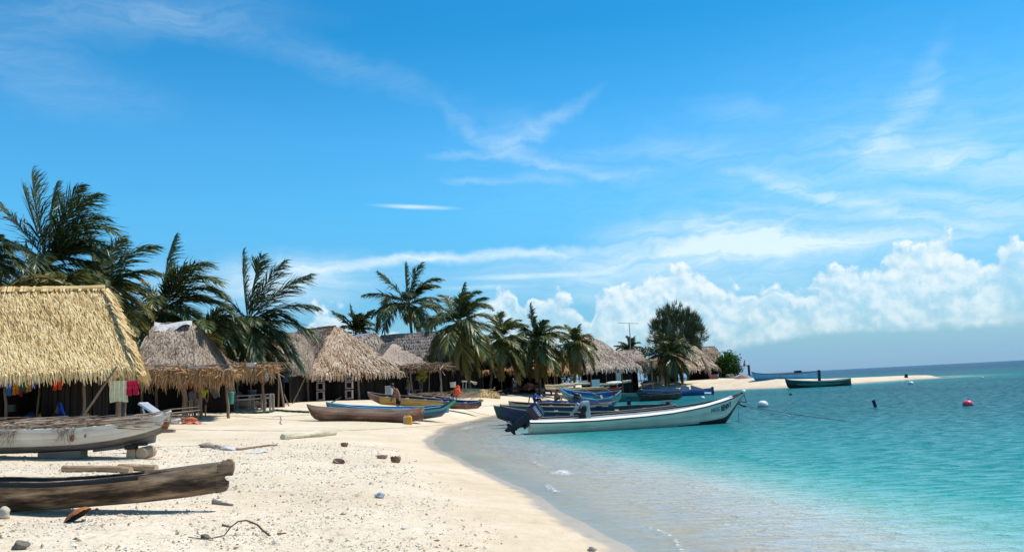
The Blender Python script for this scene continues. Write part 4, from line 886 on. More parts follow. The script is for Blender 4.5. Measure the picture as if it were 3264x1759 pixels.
def boat(label, st, A, Bp, beam, outer, inner=None, rail=None, bands=None, sec='round', th=.04, heel=0.0, cat='boat', name='wooden_boat', thw=3, thwm=None, group=None, railr=.03, split=None, N=30, loc=None, rise=0.0, floor=.12, tf=None):
    A = Vector(A); Bp = Vector(Bp); ex = Vector((Bp.x - A.x, Bp.y - A.y, 0)).normalized(); ny = Vector((-ex.y, ex.x, 0))
    if ny.y < 0: ny = -ny                       # ny points away from the viewer
    us = [s[0] for s in st]; uu = sorted(set(list(np.linspace(us[0], us[-1], N)) + [us[0], us[-1]]))
    S_ = []
    for u in uu:
        vg = np.interp(u, us, [s[1] for s in st]); vk = np.interp(u, us, [s[2] for s in st]); bf = np.interp(u, us, [s[3] for s in st])
        k = V(u, vk, A, Bp); g = V(u, vg, A, Bp); S_.append((Vector((k.x, k.y, 0)), k.z, g.z, bf * beam / 2))
    # smooth the beams a little
    h = Hull(); h.S = S_; h.ny = ny; h.ex = ex; h.beam = beam; h.A = A; h.B = Bp
    mid = S_[len(S_) // 2]; base = Vector((mid[0].x, mid[0].y, min(s[1] for s in S_)))
    t = thing(name, label, cat, base, 0, group); h.t = t
    rows = HH[sec]
    def pt(i, side, hh, off=0.0):
        c, zk, zg, hb = S_[i]; w = np.interp(1 - hh, [1 - r_[0] for r_ in rows], [r_[1] for r_ in rows])
        f = side * (hb * w + off); z = zk + (zg - zk) * hh + heel * (f / (beam / 2)) * hh
        return c + ny * f + Vector((0, 0, z))
    h.pt = pt
    n = len(S_); hs = [r_[0] for r_ in rows]
    seq = [(-1, q) for q in hs] + [(1, q) for q in hs[::-1]]
    grid = np.array([[list(pt(i, s_, q)) for (s_, q) in seq] for i in range(n)])
    mats = [outer] + ([b[1] for b in bands] if bands else []) + ([split[1]] if split else [])
    rs = random.Random(len(label))
    def mi(i, j):
        s_, q = seq[min(j, len(seq) - 1)]; q2 = seq[min(j + 1, len(seq) - 1)][1]; q = (q + q2) / 2
        if split and split[0](uu[i]): return len(mats) - 1
        if bands:
            for k, b in enumerate(bands):
                if q < (b[0](uu[i]) if callable(b[0]) else b[0]): return k + 1
        return 0
    mb = MB(); mb.grid(grid, (lambda i, j: tf(uu[i], seq[min(j, len(seq) - 1)][1])) if tf else lambda i, j: .45 + .25 * sin(j * 2.1) * .5 + .06 * sin(i * 1.3), mi)
    for i in (0, n - 1):
        if S_[i][3] > .06: mb.add(grid[i].tolist(), [tuple(range(len(seq)))], .5, mi(min(i, n - 2), 2))
    mb.build('hull', mats, t, smooth=True)
    # inside skin
    ins = [(1, 1.0), (.8, .98), (.55, .9), (.3, .75), (floor, .3)]
    seq2 = [(-1, a, b_) for a, b_ in ins] + [(1, a, b_) for a, b_ in ins[::-1]]
    def pin(i, side, hh, w):
        c, zk, zg, hb = S_[i]; f = side * max(0.0, (hb - th) * w); z = zk + (zg - zk) * hh + heel * (f / (beam / 2)) * hh
        return c + ny * f + Vector((0, 0, z + (.004 if hh > .99 else 0)))
    g2 = np.array([[list(pin(i, s_, a, w)) for (s_, a, w) in seq2] for i in range(1, n - 1)])
    mb = MB(); mb.grid(g2, lambda i, j: .4 + .2 * (j % 3) / 3, 0, flip=True); mb.build('inside', inner or INSIDEDARK, t, smooth=True)
    # rails
    for side in (-1, 1):
        mb = MB(); mb.tube([pt(i, side, 1.0, -th * .3) + Vector((0, 0, .01)) for i in range(n)], railr, 6, lambda i, j: .4 + .3 * rs.random()); mb.build('rail', rail or RAILWOOD, t, smooth=True)
    for k in range(thw):
        i = int((k + 1) * n / (thw + 1)); a = pin(i, -1, .82, 1); b_ = pin(i, 1, .82, 1)
        mb = MB(); mb.beam(a, b_, .2, .03, .5, 0); mb.build('thwart', thwm or RAILWOOD, t)
    h.n = n; h.uu = uu
    return h
def prism(mb, poly, A, Bp, th, tint=.5, mi=0, off=0.0, split=None):
    """a px outline stood on the vertical plane A-B, given real thickness"""
    A = Vector(A); Bp = Vector(Bp); ex = Vector((Bp.x - A.x, Bp.y - A.y, 0)).normalized(); ny = Vector((-ex.y, ex.x, 0))
    if ny.y < 0: ny = -ny
    A = A + ny * off; Bp = Bp + ny * off
    P3 = [V(u, v, A, Bp) for u, v in poly]; n = len(P3)
    mb.add([list(q - ny * th / 2) for q in P3] + [list(q + ny * th / 2) for q in P3],
           [tuple(range(n)), tuple(range(2 * n - 1, n - 1, -1))] + [(i, i + n, (i + 1) % n + n, (i + 1) % n) for i in range(n)], tint, mi)
def pxthing(name, label, cat, u, v, y, group=None, zb=None):
    q = D(u, v, y); return thing(name, label, cat, (q.x, q.y, q.z if zb is None else zb), 0, group)
def pln(u0, u1, y0, y1=None): return on(u0, y0, 0), on(u1, y1 or y0, 0)
def rope(pts, r=.012, mat=None, label=None, cat='rope', name='rope', parent=None, seg=6, sagf=0.0, group=None, wob=0.0, thick_n=5):
    P3 = [Vector(p) for p in pts]; out = []
    rs = random.Random(len(pts) + int(abs(P3[0].x) * 10))
    for i in range(len(P3) - 1):
        for k in range(seg):
            s_ = k / seg; q = P3[i].lerp(P3[i + 1], s_); q = q + Vector((rs.uniform(-wob, wob), rs.uniform(-wob, wob), -sagf * 4 * s_ * (1 - s_))); out.append(q)
    out.append(P3[-1]); mb = MB(); mb.tube(out, r, thick_n, .5)
    if parent is not None: return mb.build(name, mat or ROPE, parent, smooth=True)
    o = mb.build(name, mat or ROPE, None, loc=tuple(P3[0])); tag(o, label, cat, group); return o

# B2 rotting dugout in the left foreground
A, Bp = on(0, 10.35, 0), on(720, 10.75, 0)
h = boat('rotting dark dugout canoe with split stern in the left foreground', [(-420, 1545, 1600, .35), (-250, 1536, 1622, .8), (0, 1532, 1631, 1), (175, 1533, 1623, 1), (314, 1525, 1612, .95), (461, 1511, 1600, .82), (600, 1491, 1584, .5), (706, 1476, 1567, .12)],
         A, Bp, .62, DUGOUT, inner=INSIDEDARK, rail=DUGOUT, th=.04, cat='canoe', name='dugout_canoe', thw=1, railr=.014, N=70, tf=lambda u, q: float(np.interp(q, [0, .12, .35, .6, .8, 1], [.82, .72, .46, .46, .80, 1.0])))
mb = MB(); prism(mb, [(690, 1479), (699, 1475), (712, 1466), (722, 1466), (727, 1461), (740, 1463), (748, 1474), (746, 1495), (741, 1514), (722, 1515), (714, 1521), (719, 1530), (729, 1534), (728, 1550), (722, 1563), (690, 1570)], A, Bp, .10, .55); mb.build('stem_block', DUGOUT, h.t)
mb = MB(); prism(mb, [(461, 1505), (500, 1499), (700, 1472), (701, 1478), (500, 1507), (462, 1513)], A, Bp, .04, .9, off=-.16); mb.build('patched_plank', RAILWOOD, h.t)
mb = MB(); pp = [h.pt(i, -1, 1.0, .012) + Vector((0, 0, -.012)) for i in range(h.n) if h.uu[i] < 470]
g = [[list(q + Vector((0, 0, .028))), list(q + Vector((0, -.012, .02))), list(q + Vector((0, -.016, -.03)))] for q in pp]; mb.grid(np.array(g), .5); mb.build('black_edge_strip', BLACK, h.t, smooth=True)
for (u, v, dv) in [(545, 1495, 10), (592, 1488, 5)]:
    pass
# B1 white boat raised on blocks
A, Bp = on(0, 18.6, 0), on(540, 18.6, 0)
st = [(-640, 1360, 1440, .6), (-520, 1368, 1450, .8), (-300, 1372, 1451, .95), (0, 1369, 1446, 1), (150, 1367, 1442, 1), (276, 1362, 1436, .95), (380, 1354, 1421, .8), (456, 1340, 1402, .55), (500, 1329, 1388, .32), (535, 1318, 1369, .10), (544, 1311, 1347, .03)]
h = boat('stained white boat with rusty bow, raised on wooden blocks and heaped with sticks', st, A, Bp, 1.25, P_DIRTYWHITE, rail=P_DIRTYWHITE, bands=[(.30, P_KEELGREY)], sec='round', th=.05, cat='boat', name='white_boat', thw=2, railr=.022, N=40)
whiteboat = h
mb = MB(); prism(mb, [(300, 1428), (470, 1389), (496, 1384), (492, 1410), (450, 1419), (400, 1428), (300, 1440)], A, Bp, .12, .5); mb.build('keel_board', P_KEELGREY, h.t)
mb = MB(); prism(mb, [(515, 1339), (538, 1337), (536, 1350), (530, 1368), (522, 1364), (518, 1350)], A, Bp, .16, .35, off=0.0); mb.build('rusty_plate', RUST, h.t)
mb = MB(); prism(mb, [(440, 1385), (520, 1366), (556, 1368), (556, 1377), (520, 1379), (440, 1393)], A, Bp, .14, .4); mb.build('keel_skid', RAILWOOD, h.t)
for (u, v, r0) in [(316, 1384, 3), (275, 1392, 6)]:
    q = V(u, v, A, Bp); mb = MB(); mb.blob((q.x, q.y - .60, q.z), (r0 * .007, .02, r0 * .012), 1, .3, .6); mb.build('rust_spot', RUST, h.t)
ga = G(205, 1458); mb = MB(); mb.box((on(208, 18.5, 0).x, 18.45, hz(on(208, 18.5, 0).x, 18.4) + .07), (.92, .32, .17), tint=.4); o = mb.build('wooden_block', RAILWOOD, None, loc=(on(208, 18.5, 0).x, 18.45, hz(ga.x, 18.4)))
tag(o, 'long dark wooden block lying under the middle of the stained white boat', 'block')
# sticks heaped in the white boat
mb = MB(); r = random.Random(3)
for k in range(420):
    u = r.uniform(-120, 400) if r.random() < .8 else r.uniform(250, 455); i = min(range(h.n), key=lambda q: abs(h.uu[q] - u)); c, zk, zg, hb = h.S[i]
    y = c.y + r.uniform(-hb, hb) * .95; z = zg + r.uniform(-.10, .16) * (1 if u < 260 else .8); a = r.gauss(0, .30); ln = r.uniform(.35, 1.5); x = V(u, 1360, A, Bp).x
    rad0 = r.uniform(.004, .016); e = Vector((x + ln * cos(a), y + ln * sin(a) * .8, z + ln * r.uniform(-.06, .10)))
    mb.tube([(x, y, z), ((x + e.x) / 2, (y + e.y) / 2 + r.uniform(-.04, .04), (z + e.z) / 2 + r.uniform(0, .05)), e], [rad0, rad0 * .9, rad0 * .4], 4, r.uniform(.2, 1))
for k in range(60):   # twigs drooping over the near side
    u = r.choice([r.uniform(-60, 120), r.uniform(0, 95), r.uniform(240, 290)]); i = min(range(h.n), key=lambda q: abs(h.uu[q] - u)); c, zk, zg, hb = h.S[i]; x = V(u, 1360, A, Bp).x; y = c.y - hb - .02
    L = r.uniform(.12, .42); mb.tube([(x, y + .15, zg + .05), (x + r.uniform(-.1, .1), y - .02, zg - .02), (x + r.uniform(-.18, .12), y - .03 - .03 * r.random(), zg - L)], [.008, .006, .003], 4, r.uniform(.1, .8))
STICK = M('dry_sticks', [(.10, .06, .04), (.26, .18, .12), (.46, .37, .28)], 1.0, 6, .3, rough=.9, bump=.2)
o = mb.build('stick_heap', STICK, None, loc=(on(150, 18.6, 0).x, 18.6, h.S[20][2])); tag(o, 'tangled heap of dry sticks and twigs piled in the white boat', None, kind='stuff')
def log(label, u0, v0, u1, v1, y, r0, r1=None, mat=None, name='log', grp=None, rest=True, y1=None, jit=.05, cat='log', n=12):
    a, b_ = D(u0, v0, y), D(u1, v1, y1 or y); mb = MB(); K = 8
    pts = [a.lerp(b_, k / K) + Vector((0, 0, .012 * sin(k * 1.7))) for k in range(K + 1)]
    mb.tube(pts, [lerp(r0, r1 or r0, k / K) * (1 + .04 * sin(k * 2.3)) for k in range(K + 1)], n, lambda i, j: .5 + .3 * sin(j * 1.1 + i) * .5, jit=jit, caps=2)
    o = mb.build(name, mat or LOGW, None, loc=tuple((a + b_) / 2), smooth=False); tag(o, label, cat, grp); return o
LOGW = M('peeled_log', [(.20, .12, .065), (.40, .27, .16), (.56, .42, .27)], .8, 4, .45, (.5, 1, 1), .8, .35)
def glog(label, u0, v0, u1, v1, r0, r1=None, **k):      # log lying on the ground, given by its bottom edge pixels
    a, b_ = G(u0, v0), G(u1, v1); mb = MB(); K = 9; r1 = r1 or r0; mat = k.get('mat') or LOGW
    pts = []
    for i in range(K + 1):
        q = a.lerp(b_, i / K); rr = lerp(r0, r1, i / K); pts.append((q.x, q.y + rr, max(hz(q.x, q.y + rr), 0) + rr * .88 + k.get('lift', 0) * i / K))
    mb.tube(pts, [lerp(r0, r1, i / K) * (1 + .05 * sin(i * 2.3)) for i in range(K + 1)], 12, lambda i, j: .5 + .25 * sin(j * 1.1 + i), jit=k.get('jit', .05), caps=2)
    o = mb.build(k.get('name', 'log'), mat, None, loc=pts[K // 2]); tag(o, label, k.get('cat', 'log'), k.get('group')); return o
glog('thick peeled log lying behind the rotting dugout, the nearer of the two', 196, 1504, 412, 1511, .063)
glog('shorter peeled log with a notched end, just behind and right of the nearer log', 372, 1500, 494, 1503, .064)
log('pale split log resting on top of the sticks in the white boat', 62, 1343, 164, 1349, 18.75, .042, .038)
log('long pole lying along the sticks at the far left of the white boat', -60, 1354, 50, 1350, 18.7, .03)
# notched block holding the bow
q = G(432, 1462); t = thing('carved_chock', 'notched yellow-brown log chock under the bow of the white boat', 'chock', (q.x, q.y + .1, q.z))
mb = MB(); mb.tube([(q.x + .12, q.y - .02, q.z + .11), (q.x + .2, q.y + .35, q.z + .13)], .13, 12, .8, jit=.05, caps=2); mb.build('round_log', LOGW, t)
mb = MB(); mb.box((q.x - .1, q.y + .1, q.z + .10), (.20, .26, .24), tint=.75, taper=.85); mb.build('squared_log', LOGW, t)
mb = MB(); mb.box((q.x - .1, q.y + .02, q.z + .26), (.21, .2, .10), tint=.02); mb.box((q.x + .04, q.y + .1, q.z + .3), (.3, .16, .06), tint=.1); mb.build('tarred_wedge', INSIDEDARK, t)

# B3 B4 middle canoes
A, Bp = G(1022, 1341), G(1289, 1346)
h3c = boat('weathered brown dugout canoe with orange marks, nearest of the beached canoes', [(978, 1289, 1294, .04), (986, 1292, 1316, .3), (1000, 1295, 1334, .6), (1030, 1298, 1342, .85), (1120, 1303, 1344, 1), (1234, 1307, 1346, 1), (1300, 1306, 1346, .9), (1347, 1298, 1338, .6)],
          A, Bp, 1.0, BROWNHULL, rail=RAILWOOD, th=.05, cat='canoe', name='dugout_canoe', thw=2, railr=.03, group='canoes drawn up on the beach', tf=lambda u, q: (1.0 if q > .75 else .72 if q > .55 else .35 if q > .2 else .6) + .1 * sin(u * .05))
ORANGE = M('faded_orange_paint', [(.40, .13, .05), (.62, .28, .12)], .8, 9, .4, rough=.8)
def strokes(segs, h, parent, mat, w=.05, name='painted_numbers'):
    mb = MB()
    for (s0, h0, s1, h1) in segs:
        def sp(u, hh):
            i = max(0, min(h.n - 2, int(np.searchsorted(h.uu, u)) - 1)); f = (u - h.uu[i]) / (h.uu[i + 1] - h.uu[i])
            return h.pt(i, -1, hh, .008).lerp(h.pt(i + 1, -1, hh, .008), f)
        a, b_ = sp(s0, h0), sp(s1, h1); d = (b_ - a).normalized(); sd = d.cross(h.ny).normalized() * w / 2; o2 = h.ny * -.006
        mb.add([list(a - sd + o2), list(b_ - sd + o2), list(b_ + sd + o2), list(a + sd + o2), list(a - sd + o2 * .2), list(b_ - sd + o2 * .2), list(b_ + sd + o2 * .2), list(a + sd + o2 * .2)], [(0, 1, 2, 3), (7, 6, 5, 4), (0, 4, 5, 1), (2, 6, 7, 3)], .5)
    return mb.build(name, mat, parent)
strokes([(1308, .92, 1315, .92), (1311.5, .92, 1311.5, .72), (1318, .95, 1323, .95), (1323, .95, 1318, .72), (1318, .72, 1323.5, .72), (1326, .96, 1326, .74), (1330, .96, 1330, .74), (1326, .96, 1330, .96), (1309, .60, 1321, .60)], h3c, h3c.t, ORANGE)
rope([h3c.pt(h3c.n - 2, -1, 1.05, .03), h3c.pt(h3c.n - 2, -1, .6, .03), h3c.pt(h3c.n - 3, -1, .1, .06)], .014, ROPE, parent=h3c.t, name='rope_loop')
Ab, Bb = A + Vector((0, 1.7, 0)), Bp + Vector((0, 1.7, 0))
h = boat('blue and turquoise canoe with a square stern block, beside the nearest brown canoe', [(1040, 1282, 1292, .06), (1048, 1284, 1316, .4), (1075, 1289, 1330, .75), (1126, 1295, 1334, .95), (1250, 1300, 1336, 1), (1346, 1299, 1336, .9), (1398, 1294, 1329, .6), (1420, 1291, 1318, .25), (1426, 1290, 1308, .1)],
         Ab, Bb, 1.05, P_TURQ, inner=P_BLUE, rail=P_TURQ, bands=[(.6, paint('worn_blue_paint', (.06, .13, .19), (.2, .16, .13), amt=.6))], th=.05, cat='canoe', name='painted_canoe', thw=3, thwm=P_TURQ, heel=.06, group='canoes drawn up on the beach')
mb = MB(); prism(mb, [(1395, 1296), (1430, 1293), (1429, 1314), (1412, 1316), (1408, 1326), (1398, 1328)], Ab, Bb, .14, .7); mb.build('stern_block', P_TURQ, h.t)
mb = MB(); prism(mb, [(1414, 1298), (1424, 1290), (1444, 1276), (1454, 1275), (1448, 1284), (1432, 1297), (1428, 1304)], Ab, Bb, .08, .6); mb.build('green_fin', P_BGREEN, h.t)
mb = MB(); prism(mb, [(1330, 1304), (1400, 1297), (1440, 1277), (1446, 1275), (1414, 1298), (1400, 1302), (1330, 1307)], Ab, Bb, .06, .2, off=-.5); mb.build('dark_inner_plank', P_GREEN, h.t)
log('thin grey paddle shaft sticking up over the left end of the turquoise canoe', 1056, 1283, 1087, 1266, Ab.y - .2, .035, .02, mat=POLE, name='paddle', cat='paddle')
# B5 mustard canoe, B6, B7
A, Bp = on(1200, 50.5, 0), on(1400, 50.5, 0)
boat('long canoe with mustard yellow painted side, behind the person in black shorts', [(1172, 1250, 1258, .05), (1180, 1253, 1272, .4), (1200, 1258, 1282, .7), (1215, 1261, 1289, .9), (1300, 1267, 1295, 1), (1380, 1273, 1296, .8), (1403, 1276, 1294, .5), (1412, 1278, 1288, .1)],
     A, Bp, 1.1, P_YEL, rail=RAILWOOD, th=.05, cat='canoe', name='painted_canoe', thw=3, heel=.08, split=(lambda u: u < 1212, BROWNHULL), group='canoes drawn up on the beach')
A, Bp = on(1400, 55, 0), on(1530, 55, 0)
h = boat('brown canoe with a blue strip and bright yellow bow tip, rightmost of the beached canoes', [(1370, 1268, 1282, .2), (1400, 1273, 1294, .7), (1440, 1278, 1303, .95), (1490, 1281, 1304, .95), (1522, 1279, 1302, .5), (1535, 1276, 1292, .15)],
         A, Bp, 1.0, BROWNHULL, rail=P_BLUE, th=.05, cat='canoe', name='dugout_canoe', thw=2, heel=.08, group='canoes drawn up on the beach')
mb = MB(); prism(mb, [(1524, 1274), (1530, 1271), (1541, 1273), (1539, 1280), (1532, 1283), (1524, 1281)], A, Bp, .2, .6); mb.build('yellow_bow_tip', M('yellow_paint', [(.60, .38, .05), (.75, .5, .08)], .8, 6, .3, rough=.5), h.t)
A, Bp = on(1310, 60, 0), on(1450, 60, 0)
boat('grey worn canoe lying behind the mustard canoe under a scatter of sticks', [(1302, 1255, 1262, .08), (1318, 1258, 1272, .6), (1380, 1265, 1280, .95), (1430, 1271, 1284, .7), (1455, 1275, 1284, .1)], A, Bp, 1.0, BROWNHULL, th=.05, cat='canoe', name='dugout_canoe', thw=3, heel=.08, group='canoes drawn up on the beach')
mb = MB(); r = random.Random(8)
for k in range(120):
    q = G(r.uniform(1330, 1500), r.uniform(1262, 1276)); a = r.gauss(-.5, .5); L = r.uniform(.5, 2.0); z0 = q.z + r.uniform(.02, .45)
    mb.tube([(q.x, q.y, z0), (q.x + L * cos(a), q.y + .5 * L * sin(a), z0 + r.uniform(-.1, .25))], [.02, .01], 4, r.uniform(.2, 1))
q = G(1410, 1270); o = mb.build('stick_scatter', STICK, None, loc=tuple(q)); tag(o, 'loose dry sticks strewn over the sand behind the beached canoes', None, kind='stuff')

# the white panga
A, Bp = P(1699, 1384), P(2312, 1350)
A, Bp = Vector((A.x, A.y + .6, 0)), Vector((Bp.x, Bp.y + .6, 0))
st = [(1688, 1342, 1394, .84), (1740, 1341, 1393, .92), (1790, 1339, 1391, .97), (1897, 1334, 1386, 1), (2000, 1325, 1380, 1), (2049, 1321, 1376, .98), (2139, 1311, 1371, .9), (2200, 1301, 1366, .78), (2250, 1292, 1362, .62), (2299, 1280, 1356, .42), (2318, 1275, 1344, .32), (2340, 1267, 1306, .2), (2358, 1258, 1277, .1), (2372, 1250, 1255, .03)]
h = boat('long cream-white open boat with black rail and raised bow, moored nearest in the shallows', st, A, Bp, 1.75, P_PANGA, inner=P_PANGAIN, rail=BLACK, bands=[(lambda u: (.10 if u < 1850 else .23) + .14 * max(0, min(1, (u - 2150) / 150)), P_BOOT)], sec='vee', th=.13, heel=.08, cat='boat', name='motor_boat', thw=3, thwm=P_PANGAIN, railr=.045, N=60, floor=.3)
panga = h
mb = MB(); c = 0
for side in (-1, 1):
    g = [[list(h.pt(i, side, 1.0, -.055) + Vector((0, 0, .05))), list(h.pt(i, side, 1.0, -.28) + Vector((0, 0, .10)))] for i in range(h.n - 3)]
    mb.grid(np.array(g), .7)
mb.build('white_gunwale', P_PANGAIN, h.t)
for hh, nm in ((.62, 'hull_crease'),):
    mb = MB(); mb.tube([h.pt(i, -1, hh, .012) for i in range(1, h.n - 5)], .014, 5, .7); mb.build('side_moulding', P_PANGA, h.t, smooth=True)
q = h.pt(h.n - 1, -1, 1.0); mb = MB(); mb.blob((q.x - .02, q.y, q.z + .05), (.09, .09, .07), 1, .03, .9); mb.build('bow_cap', P_PANGAIN, h.t, smooth=True)
def text_on(h, txt, u0, u1, h0, h1, mat, parent, off=.010, name='lettering', shear=0.0):
    cu = bpy.data.curves.new('txt', 'FONT'); cu.body = txt; cu.size = 1.0; cu.resolution_u = 3; cu.offset = .03
    ob = bpy.data.objects.new('txt', cu); COL.objects.link(ob); dg = bpy.context.evaluated_depsgraph_get(); me = bpy.data.meshes.new_from_object(ob.evaluated_get(dg))
    bpy.data.objects.remove(ob); vs = np.array([list(v.co) for v in me.vertices]); fs = [tuple(p.vertices) for p in me.polygons]; bpy.data.meshes.remove(me)
    x0, x1 = vs[:, 0].min(), vs[:, 0].max(); y0, y1 = vs[:, 1].min(), vs[:, 1].max(); out = []
    for x, y, z in vs:
        u = lerp(u0, u1, (x - x0) / (x1 - x0)); hh = lerp(h0, h1, (y - y0) / (y1 - y0)) + shear * (x - x0) / (x1 - x0)
        i = max(0, min(h.n - 2, int(np.searchsorted(h.uu, u)) - 1)); f = (u - h.uu[i]) / (h.uu[i + 1] - h.uu[i])
        out.append(list(h.pt(i, -1, hh, off).lerp(h.pt(i + 1, -1, hh, off), f)))
    mb = MB(); mb.add(out, fs, .5); return mb.build(name, mat, parent)
text_on(h, 'MISS', 2260, 2290, .68, .88, M('faded_blue_lettering', [(.12, .20, .26), (.2, .30, .36)], .5, 12, .6, rough=.6), h.t)
text_on(h, 'BENNY', 2295, 2330, .64, .90, M('black_lettering', [(.01, .01, .012), (.03, .03, .03)], .5, 5, .2, rough=.6), h.t)
# outboard motors
MOTOR = M('dark_navy_cowling', [(.012, .014, .028), (.028, .032, .055)], .8, 3, .3, rough=.32, bump=.03, spec=.5); MLEG = M('dark_motor_leg', [(.010, .012, .016), (.03, .033, .04)], .8, 5, .3, rough=.45, bump=.1)
SILVER = M('worn_metal', [(.25, .25, .26), (.50, .50, .50)], .8, 8, .4, rough=.4, metal=.6)
WHITEL = M('white_lettering', [(.75, .75, .75), (.85, .85, .85)], .5, 4, .2, rough=.5); PINKST = M('dull_magenta_stripe', [(.22, .03, .08), (.32, .05, .12)], .5, 4, .2, rough=.5)
def outboard(parent, C, ang, sc=1.0, text=None, cowl=None, leg=None, name='outboard_motor', yaw=0.0, legk=1.0):
    """C = cowl centre (world); ang = degrees the top leans to the right; local x = forward, z = up"""
    a = radians(ang); R = Matrix(((cos(a), 0, sin(a)), (0, 1, 0), (-sin(a), 0, cos(a)))); R = Matrix.Rotation(yaw, 3, 'Z') @ R
    e = bpy.data.objects.new(name, None); COL.objects.link(e); e.parent = parent; e.location = Vector(C) - Vector(parent.location); C = Vector(C)
    W = lambda x, y, z: C + R @ (Vector((x, y, z)) * sc)
    def part(mb, nm, m, smooth=True): return mb.build(nm, m, e, smooth=smooth)
    mb = MB(); rows = []
    for (z, lx, ly, ox) in [(-.26, .20, .12, 0), (-.24, .26, .15, 0), (-.1, .30, .175, .0), (.06, .315, .18, .0), (.18, .30, .17, -.01), (.25, .26, .14, -.02), (.275, .18, .09, -.02), (.28, .02, .01, -.02)]:
        row = []
        for k in range(24):
            t_ = 2 * pi * k / 24; cx, sy = cos(t_), sin(t_); pw_ = .45
            row.append(list(W(ox + lx * abs(cx) ** pw_ * (1 if cx > 0 else -1), ly * abs(sy) ** pw_ * (1 if sy > 0 else -1), z)))
        rows.append(row)
    mb.grid(np.array(rows), .5, 0, closeu=True); part(mb, 'cowling', cowl or MOTOR)
    mb = MB()
    def bx(c, s): mb.box(tuple(W(*c)), tuple(q * sc for q in s), R, .5)
    bx((0, 0, -.33), (.30, .22, .14)); bx((0.0, 0, -.62 * legk), (.26, .17, .60 * legk)); bx((.02, 0, -.92 * legk), (.24, .10, .30)); part(mb, 'mid_section', leg or MLEG, False)
    mb = MB(); mb.box(tuple(W(-.06, 0, -.98 * legk)), (.46 * sc, .20 * sc, .015 * sc), R, .5); part(mb, 'anti_splash_plate', leg or MLEG, False)
    mb = MB(); prof = [(.005, .28), (.05, .22), (.08, .08), (.085, -.1), (.06, -.2), (.03, -.22)]; Rr = R @ Matrix.Rotation(pi / 2, 3, 'Y')
    mb.lathe(tuple(W(-.02, 0, -1.12 * legk)), [(r_ * sc, z_ * sc) for r_, z_ in prof], 12, .5, 0, Rr); part(mb, 'gearcase', leg or MLEG)
    mb = MB(); q = [W(.08, 0, -1.17 * legk), W(-.12, 0, -1.17 * legk), W(-.13, 0, -1.36 * legk), W(-.02, 0, -1.34 * legk)]; n_ = R @ Vector((0, .012 * sc, 0))
    mb.add([list(p_ - n_) for p_ in q] + [list(p_ + n_) for p_ in q], [(0, 1, 2, 3), (7, 6, 5, 4), (0, 4, 5, 1), (1, 5, 6, 2), (2, 6, 7, 3), (3, 7, 4, 0)], .5); part(mb, 'skeg', leg or MLEG, False)
    for k in range(3):
        b_ = 2 * pi * k / 3; mb = MB(); u_ = Vector((0, cos(b_), sin(b_))); w_ = Vector((0, -sin(b_), cos(b_))); c0 = Vector((-.27, 0, -1.12 * legk))
        q = [c0 + u_ * .03 - w_ * .03 + Vector((.02, 0, 0)), c0 + u_ * .10 - w_ * .07 + Vector((.03, 0, 0)), c0 + u_ * .16, c0 + u_ * .11 + w_ * .07 + Vector((-.03, 0, 0)), c0 + u_ * .03 + w_ * .03 + Vector((-.02, 0, 0))]
        q = [W(*p_) for p_ in q]; n_ = R @ Vector((.006 * sc, 0, 0)); m5 = len(q)
        mb.add([list(p_ - n_) for p_ in q] + [list(p_ + n_) for p_ in q], [tuple(range(m5)), tuple(range(2 * m5 - 1, m5 - 1, -1))] + [(i, i + m5, (i + 1) % m5 + m5, (i + 1) % m5) for i in range(m5)], .6); part(mb, 'propeller_blade', SILVER, False)
    mb = MB(); bx2 = [((.20, 0, -.42), (.14, .26, .22)), ((.26, 0, -.6), (.06, .22, .22))]
    for c_, s_ in bx2: mb.box(tuple(W(*c_)), tuple(q * sc for q in s_), R, .5)
    part(mb, 'clamp_bracket', leg or MLEG, False)
    if text:
        cu = bpy.data.curves.new('txt', 'FONT'); cu.body = text; cu.size = 1.0; cu.resolution_u = 3; cu.offset = .02; ob = bpy.data.objects.new('txt', cu); COL.objects.link(ob)
        dg = bpy.context.evaluated_depsgraph_get(); me = bpy.data.meshes.new_from_object(ob.evaluated_get(dg)); bpy.data.objects.remove(ob)
        vs = np.array([list(v.co) for v in me.vertices]); fs = [tuple(p.vertices) for p in me.polygons]; bpy.data.meshes.remove(me)
        x0, x1 = vs[:, 0].min(), vs[:, 0].max(); y0, y1 = vs[:, 1].min(), vs[:, 1].max()
        mb = MB(); mb.add([list(W(lerp(-.20, .24, (x - x0) / (x1 - x0)), -.19, lerp(-.0, .13, (y - y0) / (y1 - y0)))) for x, y, z in vs], fs, .5); part(mb, 'lettering', WHITEL, False)
        mb = MB()
        for z_, hh in ((-.085, .022), (-.135, .012)): mb.box(tuple(W(0, -.188, z_)), (.52 * sc, .008, hh * sc), R, .5)
        part(mb, 'side_stripe', PINKST, False)
        mb = MB(); mb.box(tuple(W(0.0, -.185, .21)), (.48 * sc, .01, .02 * sc), R, .5); part(mb, 'pale_trim', SILVER, False)
    return e
c = V(1706, 1311, A, Bp); c.y -= .1
outboard(panga.t, c, 57, 1.12, text='YAMAHA', legk=.98)
